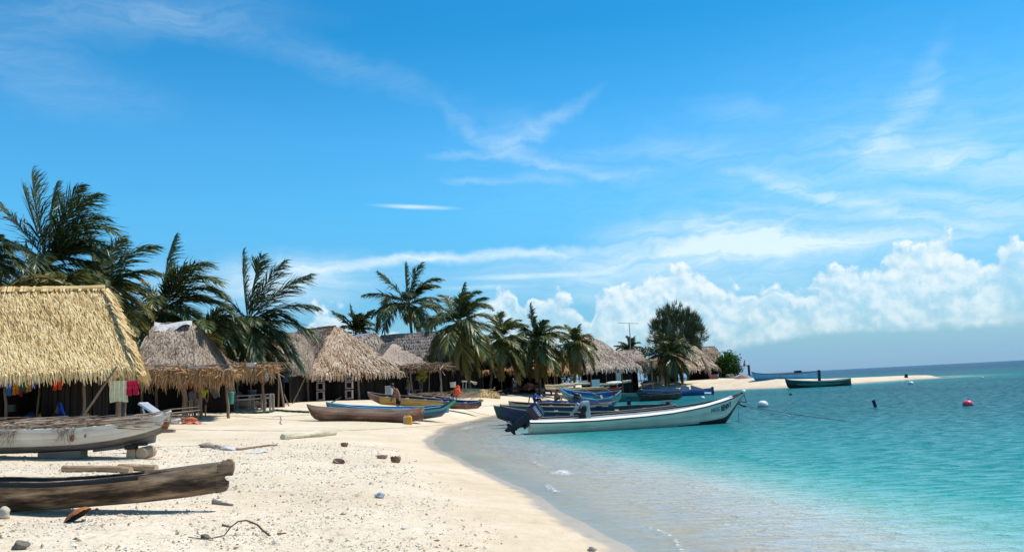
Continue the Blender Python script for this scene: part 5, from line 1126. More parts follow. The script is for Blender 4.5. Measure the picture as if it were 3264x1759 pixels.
# steering console and small second motor
ca = V(1868, 1310, A, Bp); mb = MB(); mb.box((ca.x, ca.y + .25, ca.z + .02), (.38, .5, .72), tint=.5, taper=.9); mb.build('console', M('grey_white_console', [(.38, .40, .38), (.55, .56, .53)], .8, 3, .4, rough=.5), panga.t)
mb = MB(); mb.blob((ca.x - .1, ca.y - .04, ca.z + .06), (.13, .05, .20), 1, .02, .5, rot=Matrix.Rotation(radians(25), 3, 'Y')); mb.build('black_cover', BLACK, panga.t, smooth=True)
mb = MB(); mb.box((ca.x + .02, ca.y + .2, ca.z + .40), (.26, .4, .05), tint=.7); mb.build('console_top', P_PANGAIN, panga.t)
c2 = V(1843, 1293, A, Bp); c2.y += .25
outboard(panga.t, c2, 38, .38, cowl=SILVER, leg=SILVER, name='spare_motor')
mb = MB(); cb = V(1856, 1326, A, Bp); mb.box((cb.x, cb.y + .1, cb.z), (.3, .2, .28), tint=.5); mb.box((cb.x - .25, cb.y + .1, cb.z - .1), (.2, .2, .05), tint=.4); mb.build('black_battery', BLACK, panga.t)
# mooring lines
bq = V(2371, 1256, A, Bp); b2 = V(2353, 1288, A, Bp)
rope([bq, bq + Vector((.06, -.1, -.35)), b2 + Vector((.12, -.02, .12)), b2], .02, BLUEROPE, parent=panga.t, name='bow_loop')
w1_ = P(2700, 1341); w2_ = P(2515, 1324); w3 = P(2354, 1346)
rope([b2, w1_], .013, BLUEROPE, 'long grey mooring line from the cream boat bow out across the water', sagf=.05, name='mooring_line')
rope([b2, w2_], .011, BLUEROPE, 'short mooring line from the cream boat bow to a small white float', sagf=.05, name='mooring_line')
rope([b2, w3], .008, BLUEROPE, 'thin line hanging straight down from the cream boat bow', name='mooring_line')
mb = MB(); mb.blob(tuple(b2 + Vector((.18, 0, -.06))), (.16, .05, .05), 1, .2, .5, rot=Matrix.Rotation(.4, 3, 'Y')); mb.build('rope_knot', BLACK, panga.t, smooth=True)

# navy boat and dark green one beyond the panga
A, Bp = on(1640, 41.5, 0), on(2150, 41.5, 0)
h = boat('long navy blue wooden boat with pointed stern, moored just beyond the cream boat', [(1594, 1289, 1300, .04), (1606, 1293, 1335, .25), (1640, 1298, 1358, .6), (1700, 1303, 1361, .95), (1850, 1306, 1360, 1), (1960, 1303, 1354, 1), (2040, 1297, 1348, .85), (2120, 1292, 1340, .45), (2156, 1290, 1318, .05)],
         A, Bp, 1.7, P_NAVY, inner=P_GREEN, rail=RAILWOOD, bands=[(.25, P_BOOT)], sec='vee', heel=.10, thw=5, name='wooden_boat', railr=.028, N=44)
for (u0, v0, u1, v1, m_) in [(2000, 1276, 2012, 1290, BLACK), (1900, 1294, 1920, 1306, P_NAVY), (1940, 1290, 1958, 1300, P_GREEN), (2125, 1278, 2136, 1292, P_NAVY)]:
    a, c = V(u0, v0, A, Bp), V(u1, v1, A, Bp); mb = MB(); mb.box(((a.x + c.x) / 2, a.y + .2, (a.z + c.z) / 2), (abs(c.x - a.x), .35, abs(a.z - c.z)), tint=.5, taper=.85); mb.build('deck_box', m_, h.t)
mb = MB(); a = V(2128, 1279, A, Bp); mb.box((a.x, a.y + .2, a.z), (.5, .4, .06), tint=.5); mb.build('seat_top', RAILWOOD, h.t)
A, Bp = on(1574, 44.5, 0), on(1900, 44.5, 0)
boat('dark green boat almost hidden behind the navy boat, only its pointed end showing', [(1574, 1294, 1300, .04), (1584, 1296, 1332, .3), (1640, 1300, 1352, .8), (1760, 1302, 1352, 1), (1860, 1301, 1348, .6), (1900, 1299, 1320, .1)], A, Bp, 1.5, P_GREEN, rail=P_GREEN, sec='vee', heel=.05, name='wooden_boat')
A, Bp = on(1622, 54, 0), on(1950, 54, 0)
boat('pale grey canoe with a blunt end between the sand and the navy boat', [(1622, 1280, 1298, .35), (1640, 1284, 1310, .8), (1700, 1289, 1320, 1), (1850, 1292, 1321, .9), (1930, 1288, 1312, .3), (1950, 1285, 1300, .05)], A, Bp, 1.3, P_GREY, rail=RAILWOOD, heel=.08, name='wooden_boat', cat='canoe', thw=4)
A, Bp = on(1715, 64, 0), on(1960, 64, 0)
hp = boat('low mid-blue boat that the three people are sitting in', [(1705, 1275, 1284, .1), (1740, 1279, 1298, .7), (1820, 1282, 1303, 1), (1900, 1284, 1302, .8), (1950, 1281, 1298, .2), (1962, 1279, 1288, .04)], A, Bp, 1.5, P_BLUE, inner=P_BLUE, rail=RAILWOOD, heel=.08, name='wooden_boat', thw=4)
A, Bp = on(1783, 78, 0), on(1980, 78, 0)
h = boat('curved sky-blue boat with turquoise outside and a red pennant at its bow', [(1783, 1235, 1241, .04), (1795, 1242, 1262, .35), (1810, 1249, 1276, .65), (1840, 1257, 1285, .9), (1900, 1264, 1290, 1), (1940, 1259, 1288, .85), (1965, 1252, 1283, .5), (1981, 1245, 1266, .06)],
         A, Bp, 1.9, P_TEALG, inner=P_BLUE, rail=P_TURQ, bands=None, sec='vee', heel=.30, name='wooden_boat', thw=2, thwm=RAILWOOD, railr=.05)
mb = MB(); prism(mb, [(1948, 1249), (1967, 1245), (1957, 1264)], A, Bp, .02, .8, off=-1.0); mb.build('red_pennant', REDCLOTH, h.t)
for (u0, v0, u1, v1) in [(1862, 1240, 1905, 1262), (1925, 1236, 1950, 1250)]:
    mb = MB(); a, c = V(u0, v0, A, Bp), V(u1, v1, A, Bp); mb.tube([a, c - Vector((0, .6, 0))], .035, 5, .7); mb.build('boom', ROPE, h.t)
A, Bp = on(1738, 88, 0), on(1945, 88, 0)
boat('brown canoe with poles laid over it behind the sky-blue boat', [(1738, 1227, 1238, .1), (1770, 1236, 1250, .7), (1850, 1239, 1254, 1), (1925, 1237, 1252, .6), (1945, 1232, 1242, .1)], A, Bp, 1.4, BROWNHULL, rail=RAILWOOD, heel=.1, cat='canoe', name='dugout_canoe', railr=.05)
A, Bp = on(1905, 92, 0), on(1982, 92, 0)
boat('faded red canoe end showing behind the sky-blue boat', [(1890, 1240, 1250, .2), (1940, 1239, 1253, .8), (1972, 1236, 1251, .4), (1982, 1233, 1242, .05)], A, Bp, 1.3, P_RED, rail=P_RED, heel=.1, cat='canoe', name='painted_canoe', thw=1)
for k, (u0, v0, u1, v1, y, r_, lab) in enumerate([(1737, 1231, 1832, 1227, 86, .16, 'thick straw-coloured bamboo at the left of the raised pole rack'), (1788, 1226, 1882, 1222, 87, .14, 'bamboo lying above the brown canoe below the white board'),
                                              (1740, 1238, 1850, 1240, 85, .10, 'dark bamboo resting low along the brown canoe'), (1910, 1226, 1970, 1222, 88, .12, 'pale bamboo just right of the light-blue box'), (1850, 1238, 1925, 1233, 86, .09, 'thin bamboo running below the light-blue box'), (1985, 1217, 2012, 1213, 88, .14, 'short grey log end at the right of the pole rack')]):
    log(lab, u0, v0, u1, v1, y, r_, r_ * .8, mat=M('bamboo_%d' % k, [(.30, .22, .12), (.55, .44, .26), (.66, .56, .38)], .8, 3, .4, rough=.7) if k == 0 else bpy.data.materials['bamboo_0'], name='bamboo_pole', cat='bamboo pole', grp='bamboo poles on the rack behind the blue boat')
bpy.data.materials['bamboo_0'].name = 'bamboo'
mb = MB(); a, c = D(1930, 1218, 88.5), D(1984, 1221, 88.5); mb.blob(tuple((a + c) / 2), ((c.x - a.x) / 2, .3, .16), 2, .03, .8); o = mb.build('white_float', P_PANGAIN, None, loc=tuple((a + c) / 2), smooth=True); tag(o, 'long smooth white float lying on the pole rack', 'float')
a, c = D(1845, 1213, 88.5), D(1873, 1220, 88.5); mb = MB(); mb.box(tuple((a + c) / 2), (c.x - a.x, .5, a.z - c.z), tint=.8); o = mb.build('white_board', P_PANGAIN, None, loc=tuple((a + c) / 2)); tag(o, 'flat white board lying on the left of the pole rack', 'board')
a, c = D(1886, 1212, 87), D(1911, 1233, 87); t = thing('storage_box', 'light-blue plastic box standing on the poles behind the sky-blue boat', 'box', ((a.x + c.x) / 2, 87, c.z))
PALEBLUE = M('pale_blue_plastic', [(.42, .54, .58), (.56, .67, .70)], .8, 2, .3, rough=.5); mb = MB(); mb.box(((a.x + c.x) / 2, 87, (a.z + c.z) / 2), (c.x - a.x, .6, a.z - c.z), tint=.5, taper=1.06); mb.build('body', PALEBLUE, t)
mb = MB(); mb.box(((a.x + c.x) / 2, 87, a.z + .03), ((c.x - a.x) * 1.1, .68, .07), tint=.9); mb.build('lid', PALEBLUE, t)
# boats further along
A, Bp = on(1975, 80, 0), on(2045, 80, 0)
boat('short sea-green boat beside the dark tilted outboard', [(1972, 1256, 1282, .7), (2000, 1256, 1283, .9), (2035, 1256, 1281, .9), (2048, 1257, 1275, .5)], A, Bp, 1.5, P_LGREEN, inner=P_GREEN, rail=P_LGREEN, sec='flat', heel=.06, thw=2)
A, Bp = on(2040, 78, 0), on(2172, 78, 0)
h = boat('low dark olive boat with a tilted outboard at its left end', [(2040, 1258, 1280, .8), (2080, 1256, 1278, 1), (2130, 1254, 1275, .9), (2162, 1252, 1272, .5), (2174, 1250, 1266, .1)], A, Bp, 1.5, P_OLIVE, rail=P_OLIVE, sec='flat', heel=.06, thw=3)
c = V(2040, 1251, A, Bp); c.y -= .4; outboard(h.t, c, -52, 1.05, legk=.8)
c = V(1997, 1270, A, Bp) + Vector((0, -28, 0))
A, Bp = on(2049, 92, 0), on(2274, 92, 0)
h = boat('royal blue boat with square dark sternpost and two pale boards on deck', [(2040, 1241, 1252, .1), (2055, 1243, 1261, .6), (2120, 1246, 1264, 1), (2170, 1246, 1264, 1), (2230, 1242, 1262, .8), (2262, 1238, 1261, .35), (2273, 1236, 1259, .06)], A, Bp, 1.8, P_BLUE, inner=P_BLUE, rail=P_NAVY, sec='vee', heel=.06, thw=4)
mb = MB(); prism(mb, [(2266, 1236), (2268, 1232), (2274, 1232), (2276, 1258), (2268, 1259)], A, Bp, .2, .4); mb.build('sternpost', P_OLIVE, h.t)
for poly in ([(2169, 1246), (2169, 1231), (2180, 1229), (2196, 1232), (2198, 1246)], [(2202, 1243), (2201, 1226), (2222, 1233), (2243, 1239), (2243, 1242)]):
    mb = MB(); prism(mb, poly, A, Bp, .05, .6, off=.1); mb.build('pale_board', M('pinkish_ply', [(.40, .30, .26), (.55, .44, .38)], .8, 4, .4, rough=.8), h.t)
mb = MB(); a, c = V(2240, 1253, A, Bp), V(2261, 1253, A, Bp); mb.tube([a - Vector((0, .8, 0)), c - Vector((0, .8, 0))], .10, 8, .8); mb.build('white_fender', P_PANGAIN, h.t, smooth=True)
A, Bp = on(2400, 118, 0), on(2614, 118, 0)
h = boat('big pale blue boat hauled up on the sand spit', [(2397, 1186, 1194, .06), (2406, 1189, 1212, .45), (2440, 1192, 1219, .9), (2500, 1192, 1221, 1), (2560, 1188, 1218, .8), (2600, 1184, 1211, .3), (2614, 1181, 1198, .04)], A, Bp, 2.6, P_LBLUE, inner=P_LBLUE, rail=P_NAVY, sec='vee', heel=.05, thw=4, railr=.07)
a, c = V(2534, 1181, A, Bp), V(2552, 1190, A, Bp); mb = MB(); mb.box(((a.x + c.x) / 2, a.y, (a.z + c.z) / 2), (c.x - a.x, 1.0, a.z - c.z), tint=.5); mb.build('engine_box', P_NAVY, h.t)
a, c = V(2552, 1186, A, Bp), V(2572, 1191, A, Bp); mb = MB(); mb.box(((a.x + c.x) / 2, a.y, (a.z + c.z) / 2), (c.x - a.x, .8, a.z - c.z), tint=.5); mb.build('deck_board', RAILWOOD, h.t)
mb = MB(); a = V(2481, 1192, A, Bp); c = V(2481, 1219, A, Bp); mb.beam(a - Vector((0, 1.25, 0)), c - Vector((0, .9, 0)), .18, .08, .5); mb.build('side_strake', RAILWOOD, h.t)
mb = MB(); a = V(2483, 1222, A, Bp); mb.box((a.x, a.y, hz(a.x, a.y) + .08), (5.5, .5, .14), tint=.8); o = mb.build('plank', RAILWOOD, None, loc=(a.x, a.y, hz(a.x, a.y))); tag(o, 'long pale plank lying on the sand under the big pale blue boat', 'plank')
A, Bp = on(2503, 103, 0), on(2714, 103, 0)
h = boat('dark green boat with high pointed ends lying at the edge of the sand spit', [(2503, 1207, 1214, .05), (2512, 1210, 1238, .4), (2550, 1213, 1239, .8), (2610, 1215, 1237, 1), (2670, 1212, 1233, .8), (2705, 1207, 1230, .35), (2714, 1205, 1228, .05)], A, Bp, 1.9, P_GREEN, inner=P_LGREEN, rail=P_LGREEN, bands=[(.5, P_BOOT)], sec='vee', heel=.05, thw=3, railr=.05)
mb = MB(); a, c = V(2612, 1216, A, Bp), V(2610, 1179, A, Bp); mb.beam(a, c, .38, .25, .5); mb.build('mast_post', P_NAVY, h.t)
# buoys
BUOYW = M('white_buoy', [(.62, .62, .60), (.78, .78, .77)], .8, 3, .3, rough=.4); BUOYP = M('pink_red_buoy', [(.62, .06, .10), (.78, .12, .17)], .8, 3, .3, rough=.4); DARKF = M('black_weed', [(.01, .012, .02), (.03, .03, .05)], .8, 5, .3, rough=.7)
def buoy(label, u, v, rpx, mat, rz_=.8, weed=True, grp=None):
    q = P(u, v + rpx * .5); s = rpx * q.y / F_PX; t = thing('buoy', label, 'buoy', (q.x, q.y, 0), 0, grp)
    mb = MB(); mb.blob((q.x, q.y, s * .35), (s, s, s * rz_), 2, .0, .6); mb.build('float', mat, t, smooth=True)
    if weed: mb = MB(); mb.blob((q.x, q.y, .0), (s * 1.015, s * 1.015, s * .30), 2, .02, .3); mb.build('weedy_waterline', DARKF, t, smooth=True)
    mb = MB(); mb.tube([(q.x, q.y, s * .35 + s * rz_ * .9), (q.x + .04, q.y, s * .35 + s * rz_ + .06), (q.x + .08, q.y, s * .35 + s * rz_ - .01)], .015, 5, .4); mb.build('ring', DARKF, t, smooth=True)
buoy('white round buoy floating right of the cream boat bow', 2432, 1287, 16.5, BUOYW)
buoy('large pinkish-red buoy floating at the right', 3086, 1285, 16, BUOYP)
buoy('small white buoy far out before the tip of the sand spit', 2904, 1220, 8, BUOYW)
buoy('small dark-bottomed white buoy just above the middle of the cream boat', 2240, 1267, 7, BUOYW)
buoy('tiny white float far out near the right edge', 3132, 1202, 4, BUOYW, weed=False)
buoy('little dark float between the blue boats and the sand spit', 2520, 1256, 5, DARKF, weed=False)
buoy('tiny white float at the end of the short mooring line', 2516, 1324, 3, BUOYW, weed=False)
q = P(2790, 1297); t = thing('mooring_post', 'short dark post sticking out of the water, tilted left', 'post', (q.x, q.y, 0)); mb = MB(); mb.tube([(q.x + .03, q.y, -.3), (q.x, q.y, .1), (q.x - .07, q.y, .36)], [.085, .085, .08], 10, .5); mb.build('post', DARKF, t, smooth=True)
q = G(2888, 1203); t = thing('sand_post', 'small dark stump on the tip of the sand spit', 'post', tuple(q)); mb = MB(); mb.tube([(q.x, q.y, q.z - .1), (q.x + .1, q.y, q.z + .5)], [.3, .18], 8, .5, jit=.1); mb.build('post', DARKF, t, smooth=True)
# ------------------------------------------------------------------ people
def skin_mesh(verts, edges, radii, sub=1):
    me = bpy.data.meshes.new('s'); me.from_pydata([tuple(v) for v in verts], edges, []); me.update(); o = bpy.data.objects.new('s', me); COL.objects.link(o)
    m = o.modifiers.new('k', 'SKIN'); m.use_smooth_shade = True; m.branch_smoothing = .4
    if not me.skin_vertices: return None
    for i, sv in enumerate(me.skin_vertices[0].data):
        r_ = radii[i]; sv.radius = (r_, r_) if not hasattr(r_, '__len__') else r_; sv.use_root = (i == 0)
    s2 = o.modifiers.new('b', 'SUBSURF'); s2.levels = sub; s2.render_levels = sub
    dg = bpy.context.evaluated_depsgraph_get(); ev = o.evaluated_get(dg); m2 = bpy.data.meshes.new_from_object(ev)
    vs = [list(v.co) for v in m2.vertices]; fs = [tuple(p.vertices) for p in m2.polygons]
    bpy.data.objects.remove(o); bpy.data.meshes.remove(me); bpy.data.meshes.remove(m2); return vs, fs
SKIN_T = M('tanned_skin', [(.16, .062, .035), (.36, .15, .085), (.44, .20, .12)], .8, 3, .2, rough=.5, bump=.05)
SKIN_D = M('dark_skin', [(.05, .022, .014), (.12, .055, .035), (.16, .075, .05)], .8, 3, .2, rough=.5, bump=.05)
HAIR = M('black_hair', [(.006, .005, .005), (.018, .014, .012)], .8, 10, .4, rough=.5, bump=.3)
def cloth_mat(name, c): return M(name, [tuple(x * .45 for x in c), c, tuple(min(1, x * 1.2) for x in c)], .8, 7, .3, rough=.9, bump=.35)
C_BLACK = cloth_mat('black_cloth', (.012, .013, .018)); C_BLUE = cloth_mat('royal_blue_cloth', (.025, .09, .42)); C_DARK = cloth_mat('dark_grey_cloth', (.03, .035, .04)); C_LIME = cloth_mat('yellow_green_cloth', (.42, .56, .03)); C_OLIVE = cloth_mat('olive_cloth', (.16, .14, .05))
C_DENIM = cloth_mat('denim_cloth', (.06, .09, .16))
POSES = {
 'stand': dict(pelvis=(0, 0, .93), waist=(.01, 0, 1.08), chest=(.03, 0, 1.28), neck=(.04, 0, 1.44), jaw=(.075, 0, 1.53), head=(.07, 0, 1.63),
               sh=(.03, .19, 1.39), el=(.08, .25, 1.12), wr=(.20, .20, .90), hip=(0, .10, .90), kn=(.03, .11, .50), an=(-.03, .12, .08), toe=(.12, .14, .03), sh2=None),
 'stoop': dict(pelvis=(0, 0, .92), waist=(.03, 0, 1.06), chest=(.12, 0, 1.25), neck=(.22, 0, 1.38), jaw=(.31, 0, 1.44), head=(.32, 0, 1.54),
               sh=(.14, .19, 1.34), el=(.22, .22, 1.05), wr=(.34, .12, .86), hip=(0, .10, .89), kn=(.05, .12, .49), an=(-.06, .13, .08), toe=(.09, .15, .03)),
 'sit': dict(pelvis=(0, 0, .12), waist=(.02, 0, .27), chest=(.10, 0, .46), neck=(.17, 0, .60), jaw=(.25, 0, .67), head=(.25, 0, .77),
             sh=(.11, .19, .55), el=(.26, .23, .34), wr=(.46, .13, .32), hip=(.02, .11, .10), kn=(.42, .17, .24), an=(.52, .16, -.14), toe=(.66, .17, -.18)),
 'bend': dict(pelvis=(0, 0, .15), waist=(.08, 0, .27), chest=(.26, 0, .38), neck=(.40, 0, .42), jaw=(.50, 0, .40), head=(.54, 0, .47),
              sh=(.27, .22, .44), el=(.34, .34, .20), wr=(.48, .22, .08), hip=(.02, .12, .12), kn=(.36, .26, .26), an=(.30, .24, -.14), toe=(.44, .25, -.18)),
}
def person(label, loc, rz, pose, skin=None, shorts=None, shirt=None, sleeves=True, longp=False, sc=1.0, hair=True, turn=0.0, group=None):
    skin = skin or SKIN_T; p = {k: (Vector(v) if v else None) for k, v in POSES[pose].items()}; t = thing('person', label, 'person', loc, rz, group)
    V_, E_, R_ = [], [], []
    def add(v, r_, par=None): V_.append(Vector(v) * sc); R_.append(r_ * sc); E_.append((par, len(V_) - 1)) if par is not None else None; return len(V_) - 1
    pe = add(p['pelvis'], .135); wa = add(p['waist'], .118, pe); ch = add(p['chest'], .142, wa); nb = add(p['neck'].lerp(p['chest'], .3), .085, ch); ne = add(p['neck'], .052, nb)
    ja = add(p['jaw'], .066, ne); he = add(p['head'], .088, ja); tp = add(p['head'] + (p['head'] - p['jaw']).normalized() * .055, .055, he)
    nose = add(p['jaw'].lerp(p['head'], .45) + Vector((.098, 0, .0)), .012, ja)
    for s in (-1, 1):
        f = lambda v: Vector((v.x, v.y * s, v.z))
        add(p['head'].lerp(p['jaw'], .4) + Vector((-.01, .085 * s, 0)), .016, he)
        a = add(f(p['sh']), .062, ch); b_ = add(f(p['sh'].lerp(p['el'], .5)), .047, a); c = add(f(p['el']), .040, b_); d = add(f(p['el'].lerp(p['wr'], .4)), .037, c); w = add(f(p['wr']), .026, d)
        dr = (p['wr'] - p['el']).normalized(); pm = add(f(p['wr'] + dr * .055), .034, w)
        side = Vector((dr.z, .3, -dr.x)).normalized()
        for k, (o_, L) in enumerate(((-.030, .065), (-.011, .078), (.009, .073), (.028, .056))):
            q = p['wr'] + dr * .10 + side * o_; k1 = add(f(q), .0105, pm); k2 = add(f(q + dr * L * .55 + Vector((-.004, -.008, -.004))), .009, k1); add(f(q + dr * L * .9 + Vector((-.004, -.03, -.012))), .008, k2)
        th_ = add(f(p['wr'] + dr * .04 - side * .045), .011, w); add(f(p['wr'] + dr * .085 - side * .062 + Vector((0, -.012, 0))), .009, th_)
        a = add(f(p['hip']), .098, pe); b_ = add(f(p['hip'].lerp(p['kn'], .5)), .078, a); c = add(f(p['kn']), .056, b_); d = add(f(p['kn'].lerp(p['an'], .35)), .055, c); e = add(f(p['an']), .036, d); add(f(p['toe']), .032, e)
    r = skin_mesh(V_, E_, R_, 1)
    mb = MB(); mb.add(r[0], r[1], .5); mb.build('body', skin, t, world=False, smooth=True)
    def over(names, rads, nm, mat):
        V2, E2, R2 = [], [], []
        for (q, par), rd in zip(names, rads): V2.append(Vector(q) * sc); R2.append(rd * sc); E2.append((par, len(V2) - 1)) if par is not None else None
        r = skin_mesh(V2, E2, R2, 1); mb = MB(); mb.add(r[0], r[1], .5); mb.build(nm, mat, t, world=False, smooth=True)
    m_ = lambda v, s: Vector((v.x, v.y * s, v.z))
    if shorts:
        n = [(p['pelvis'], None), (p['waist'].lerp(p['pelvis'], .45), 0)]; rd = [.158, .136]
        for s in (-1, 1):
            k = len(n); n += [(m_(p['hip'], s), 0), (m_(p['hip'].lerp(p['kn'], .5), s), k), (m_(p['hip'].lerp(p['kn'], .85), s), k + 1)]; rd += [.12, .105, .098]
            if longp: n += [(m_(p['kn'], s), k + 2), (m_(p['kn'].lerp(p['an'], .85), s), k + 3)]; rd += [.078, .062]
        over(n, rd, 'shorts' if not longp else 'trousers', shorts)
    if shirt:
        n = [(p['chest'], None), (p['waist'], 0), (p['pelvis'].lerp(p['waist'], .3), 1), (p['neck'].lerp(p['chest'], .35), 0)]; rd = [.165, .142, .15, .095]
        for s in (-1, 1):
            k = len(n); n += [(m_(p['sh'], s), 0), (m_(p['sh'].lerp(p['el'], .55), s), k)]; rd += [.08, .066]
            if sleeves == 'long': n += [(m_(p['el'], s), k + 1), (m_(p['el'].lerp(p['wr'], .85), s), k + 2)]; rd += [.058, .045]
        over(n, rd, 'shirt', shirt)
    if hair:
        q = p['head'] * sc; up = (p['head'] - p['jaw']).normalized(); mb = MB(); mb.blob((q.x - .022 * sc + up.x * .02, q.y, q.z + up.z * .022), (.104 * sc, .094 * sc, .088 * sc), 2, .05, .5); mb.build('hair', HAIR, t, world=False, smooth=True)
    mb = MB()
    for s in (-1, 1):
        q = (p['head'].lerp(p['jaw'], .35) + Vector((.082, .032 * s, 0))) * sc; mb.blob(tuple(q), (.010 * sc, .013 * sc, .008 * sc), 1, 0, .5)
    mb.build('eyes', HAIR, t, world=False, smooth=True)
    return t
x, y = on(1270, 47.6, 0).x, 47.6
person('shirtless person in black shorts standing behind the canoes, back to the sea', (x, y, hz(x, y)), radians(205), 'stoop', SKIN_T, C_BLACK, sc=1.13)
q = on(1700, 62.5, 0); person('person in a blue long-sleeved shirt seated in the low blue boat, holding a bowl', (q.x, q.y, .72), radians(-8), 'sit', SKIN_D, C_DARK, C_BLUE, 'long', sc=1.12)
mb = MB(); c = D(1727, 1264, 62.2); mb.lathe(tuple(c), [(.02, -.10), (.12, -.08), (.17, 0), (.18, .08), (.165, .08), (.14, 0), (.02, -.07)], 18, .6, 0, Matrix.Rotation(radians(50), 3, 'Y')); o = mb.build('bowl', SILVER, None, loc=tuple(c), smooth=True); tag(o, 'shiny round bowl held by the person in the blue shirt', 'bowl')
q = on(1768, 63.5, 0); person('shirtless person sitting in the middle of the low blue boat', (q.x, q.y, .74), radians(20), 'sit', SKIN_T, C_DARK, sc=1.02)
q = on(1848, 64.5, 0); person('person in a dark shirt bending forward in the low blue boat', (q.x, q.y, .70), radians(150), 'bend', SKIN_D, C_DARK, C_BLACK, sc=1.1)
q = on(1686, 63, 0); mb = MB(); mb.beam((q.x - .1, q.y - .1, .5), (q.x + .05, q.y - .1, 1.25), .28, .08, .3); o = mb.build('wooden_paddle_blade', BROWNHULL, None, loc=(q.x, q.y, .8)); tag(o, 'brown paddle blade standing behind the person in the blue shirt', 'paddle')
def stand_at(label, u, y, rz, **k):
    q = on(u, y, 0); return person(label, (q.x, y, hz(q.x, y)), radians(rz), k.pop('pose', 'stand'), **k)
stand_at('person in a yellow-green top standing behind the log posts of the frond shelter', 647, 43.6, -60, skin=SKIN_T, shorts=C_DARK, shirt=C_LIME, sc=1.0)
stand_at('dark-clothed person standing in the shade behind the shirtless person on the beach', 1304, 71, 200, skin=SKIN_D, shorts=C_DENIM, shirt=C_DARK, longp=True)
stand_at('person in an olive shirt standing in the shade near the brick pillar', 1736, 93, 20, skin=SKIN_D, shorts=C_DARK, shirt=C_OLIVE)
stand_at('person with folded arms in dark clothes, rightmost of the shaded group', 1757, 94.5, 200, skin=SKIN_D, shorts=C_DENIM, shirt=C_DARK, longp=True, sc=1.08)
q = on(1730, 91, 0); mb = MB(); mb.box((q.x, 91, hz(q.x, 91) + .15), (.5, .4, .3), tint=.4); o = mb.build('wooden_crate', RAILWOOD, None, loc=(q.x, 91, hz(q.x, 91))); tag(o, 'low wooden crate the child in the shaded group sits on', 'crate')
person('bare-legged child seated beside the person in the olive shirt', (q.x, 91, hz(q.x, 91) + .3), radians(-70), 'sit', SKIN_T, C_DARK, cloth_mat('pale_shirt', (.4, .38, .36)), sc=.85)
q = on(1438, 70, 0); person('dark-clothed person sitting on the sand left of the red cloth bundle', (q.x, 70, hz(q.x, 70) + .16), radians(-20), 'bend', SKIN_D, C_DARK, C_BLACK, sc=1.0)

# ------------------------------------------------------------------ laundry
def garment(label, u0, v0, u1, v1, y, col, kind='cloth', cat='garment', grp='clothes on the line under the golden roof', waves=3, name='hanging_garment'):
    a, c = D(u0, v0, y), D(u1, v1, y); W, H = c.x - a.x, a.z - c.z; mb = MB(); ph = random.random() * 6; NX, NZ = 12, 12
    def sheet_(x0, x1, z0, z1, skew=0.0):
        for off in (0, .012):
            g = []
            for i in range(NX + 1):
                row = []
                for j in range(NZ + 1):
                    s_, t_ = i / NX, j / NZ; x = lerp(x0, x1, s_); z = lerp(z0, z1, t_)
                    row.append([a.x + W * (x + skew * t_ + .03 * sin(t_ * 5 + ph) * t_), y + off + .05 * t_ * sin(s_ * waves * 2 * pi + ph), a.z - H * (z + .03 * sin(s_ * 7 + ph) * t_)])
                g.append(row)
            mb.grid(np.array(g), lambda i, j: .4 + .25 * sin(i * 2 * pi * waves / NX + ph), flip=bool(off))
    if kind == 'cloth': sheet_(0, 1, 0, 1)
    elif kind == 'shirt': sheet_(.18, .82, 0, 1); sheet_(0, .2, .02, .38, -.05); sheet_(.8, 1, .02, .38, .05)
    elif kind == 'shorts': sheet_(0, 1, 0, .4); sheet_(0, .46, .38, 1, -.04); sheet_(.54, 1, .38, .96, .04)
    m = bpy.data.materials.get('cloth_' + name_c(col)) or cloth_mat('cloth_' + name_c(col), col)
    o = mb.build(name, m, None, loc=(a.x + W / 2, y, a.z), smooth=True); tag(o, label, cat, grp); return o
def name_c(c): return '%d_%d_%d' % tuple(int(x * 100) for x in c)
yl = 31.25
for (u0, v0, u1, v1, col, kd, lab) in [
    (-6, 1212, 16, 1234, (.22, .18, .30), 'cloth', 'purple-grey cloth at the far left end of the clothesline'), (17, 1217, 41, 1260, (.04, .22, .62), 'shirt', 'bright blue patterned shirt on the line, left of the orange shorts'),
    (40, 1217, 58, 1257, (.80, .30, .03), 'shorts', 'orange shorts hanging between the blue and the teal shirt'), (53, 1205, 86, 1244, (.02, .22, .20), 'shirt', 'teal green shirt hanging from the line'),
    (61, 1242, 71, 1263, (.25, .02, .08), 'cloth', 'small maroon cloth hanging below the teal shirt'), (76, 1226, 87, 1251, (.09, .10, .10), 'cloth', 'small dark grey cloth right of the teal shirt'),
    (85, 1217, 98, 1247, (.78, .50, .04), 'shorts', 'yellow shorts hanging right of the teal shirt'), (93, 1214, 102, 1230, (.60, .05, .10), 'cloth', 'small pinkish-red cloth between yellow and blue shorts'),
    (99, 1213, 114, 1239, (.03, .10, .50), 'shorts', 'blue shorts at the right end of the crowded clothesline'), (171, 1211, 197, 1242, (.80, .09, .02), 'shorts', 'orange-red shorts hanging alone from the golden eave'),
    (349, 1214, 406, 1279, (.76, .73, .46), 'cloth', 'large pale yellow towel hanging near the golden hut corner'), (404, 1214, 440, 1259, (.75, .02, .08), 'shorts', 'bright red trousers hanging beside the pale yellow towel')]:
    garment(lab, u0, v0, u1, v1, yl - (.06 if 'maroon' in lab or 'pinkish' in lab else 0), col, kd, cat='towel' if 'towel' in lab else 'garment', waves=4 if 'towel' in lab else 2)
rope([D(-80, 1208, yl), D(20, 1214, yl), D(116, 1210, yl), D(160, 1203, yl)], .008, BLUEROPE, 'thin clothesline under the golden eave at the left', name='clothesline', cat='clothesline')
rope([D(165, 1206, yl), D(300, 1212, yl), D(348, 1212, yl), D(445, 1211, yl)], .008, BLUEROPE, 'thin clothesline carrying the pale yellow towel', name='clothesline', cat='clothesline')
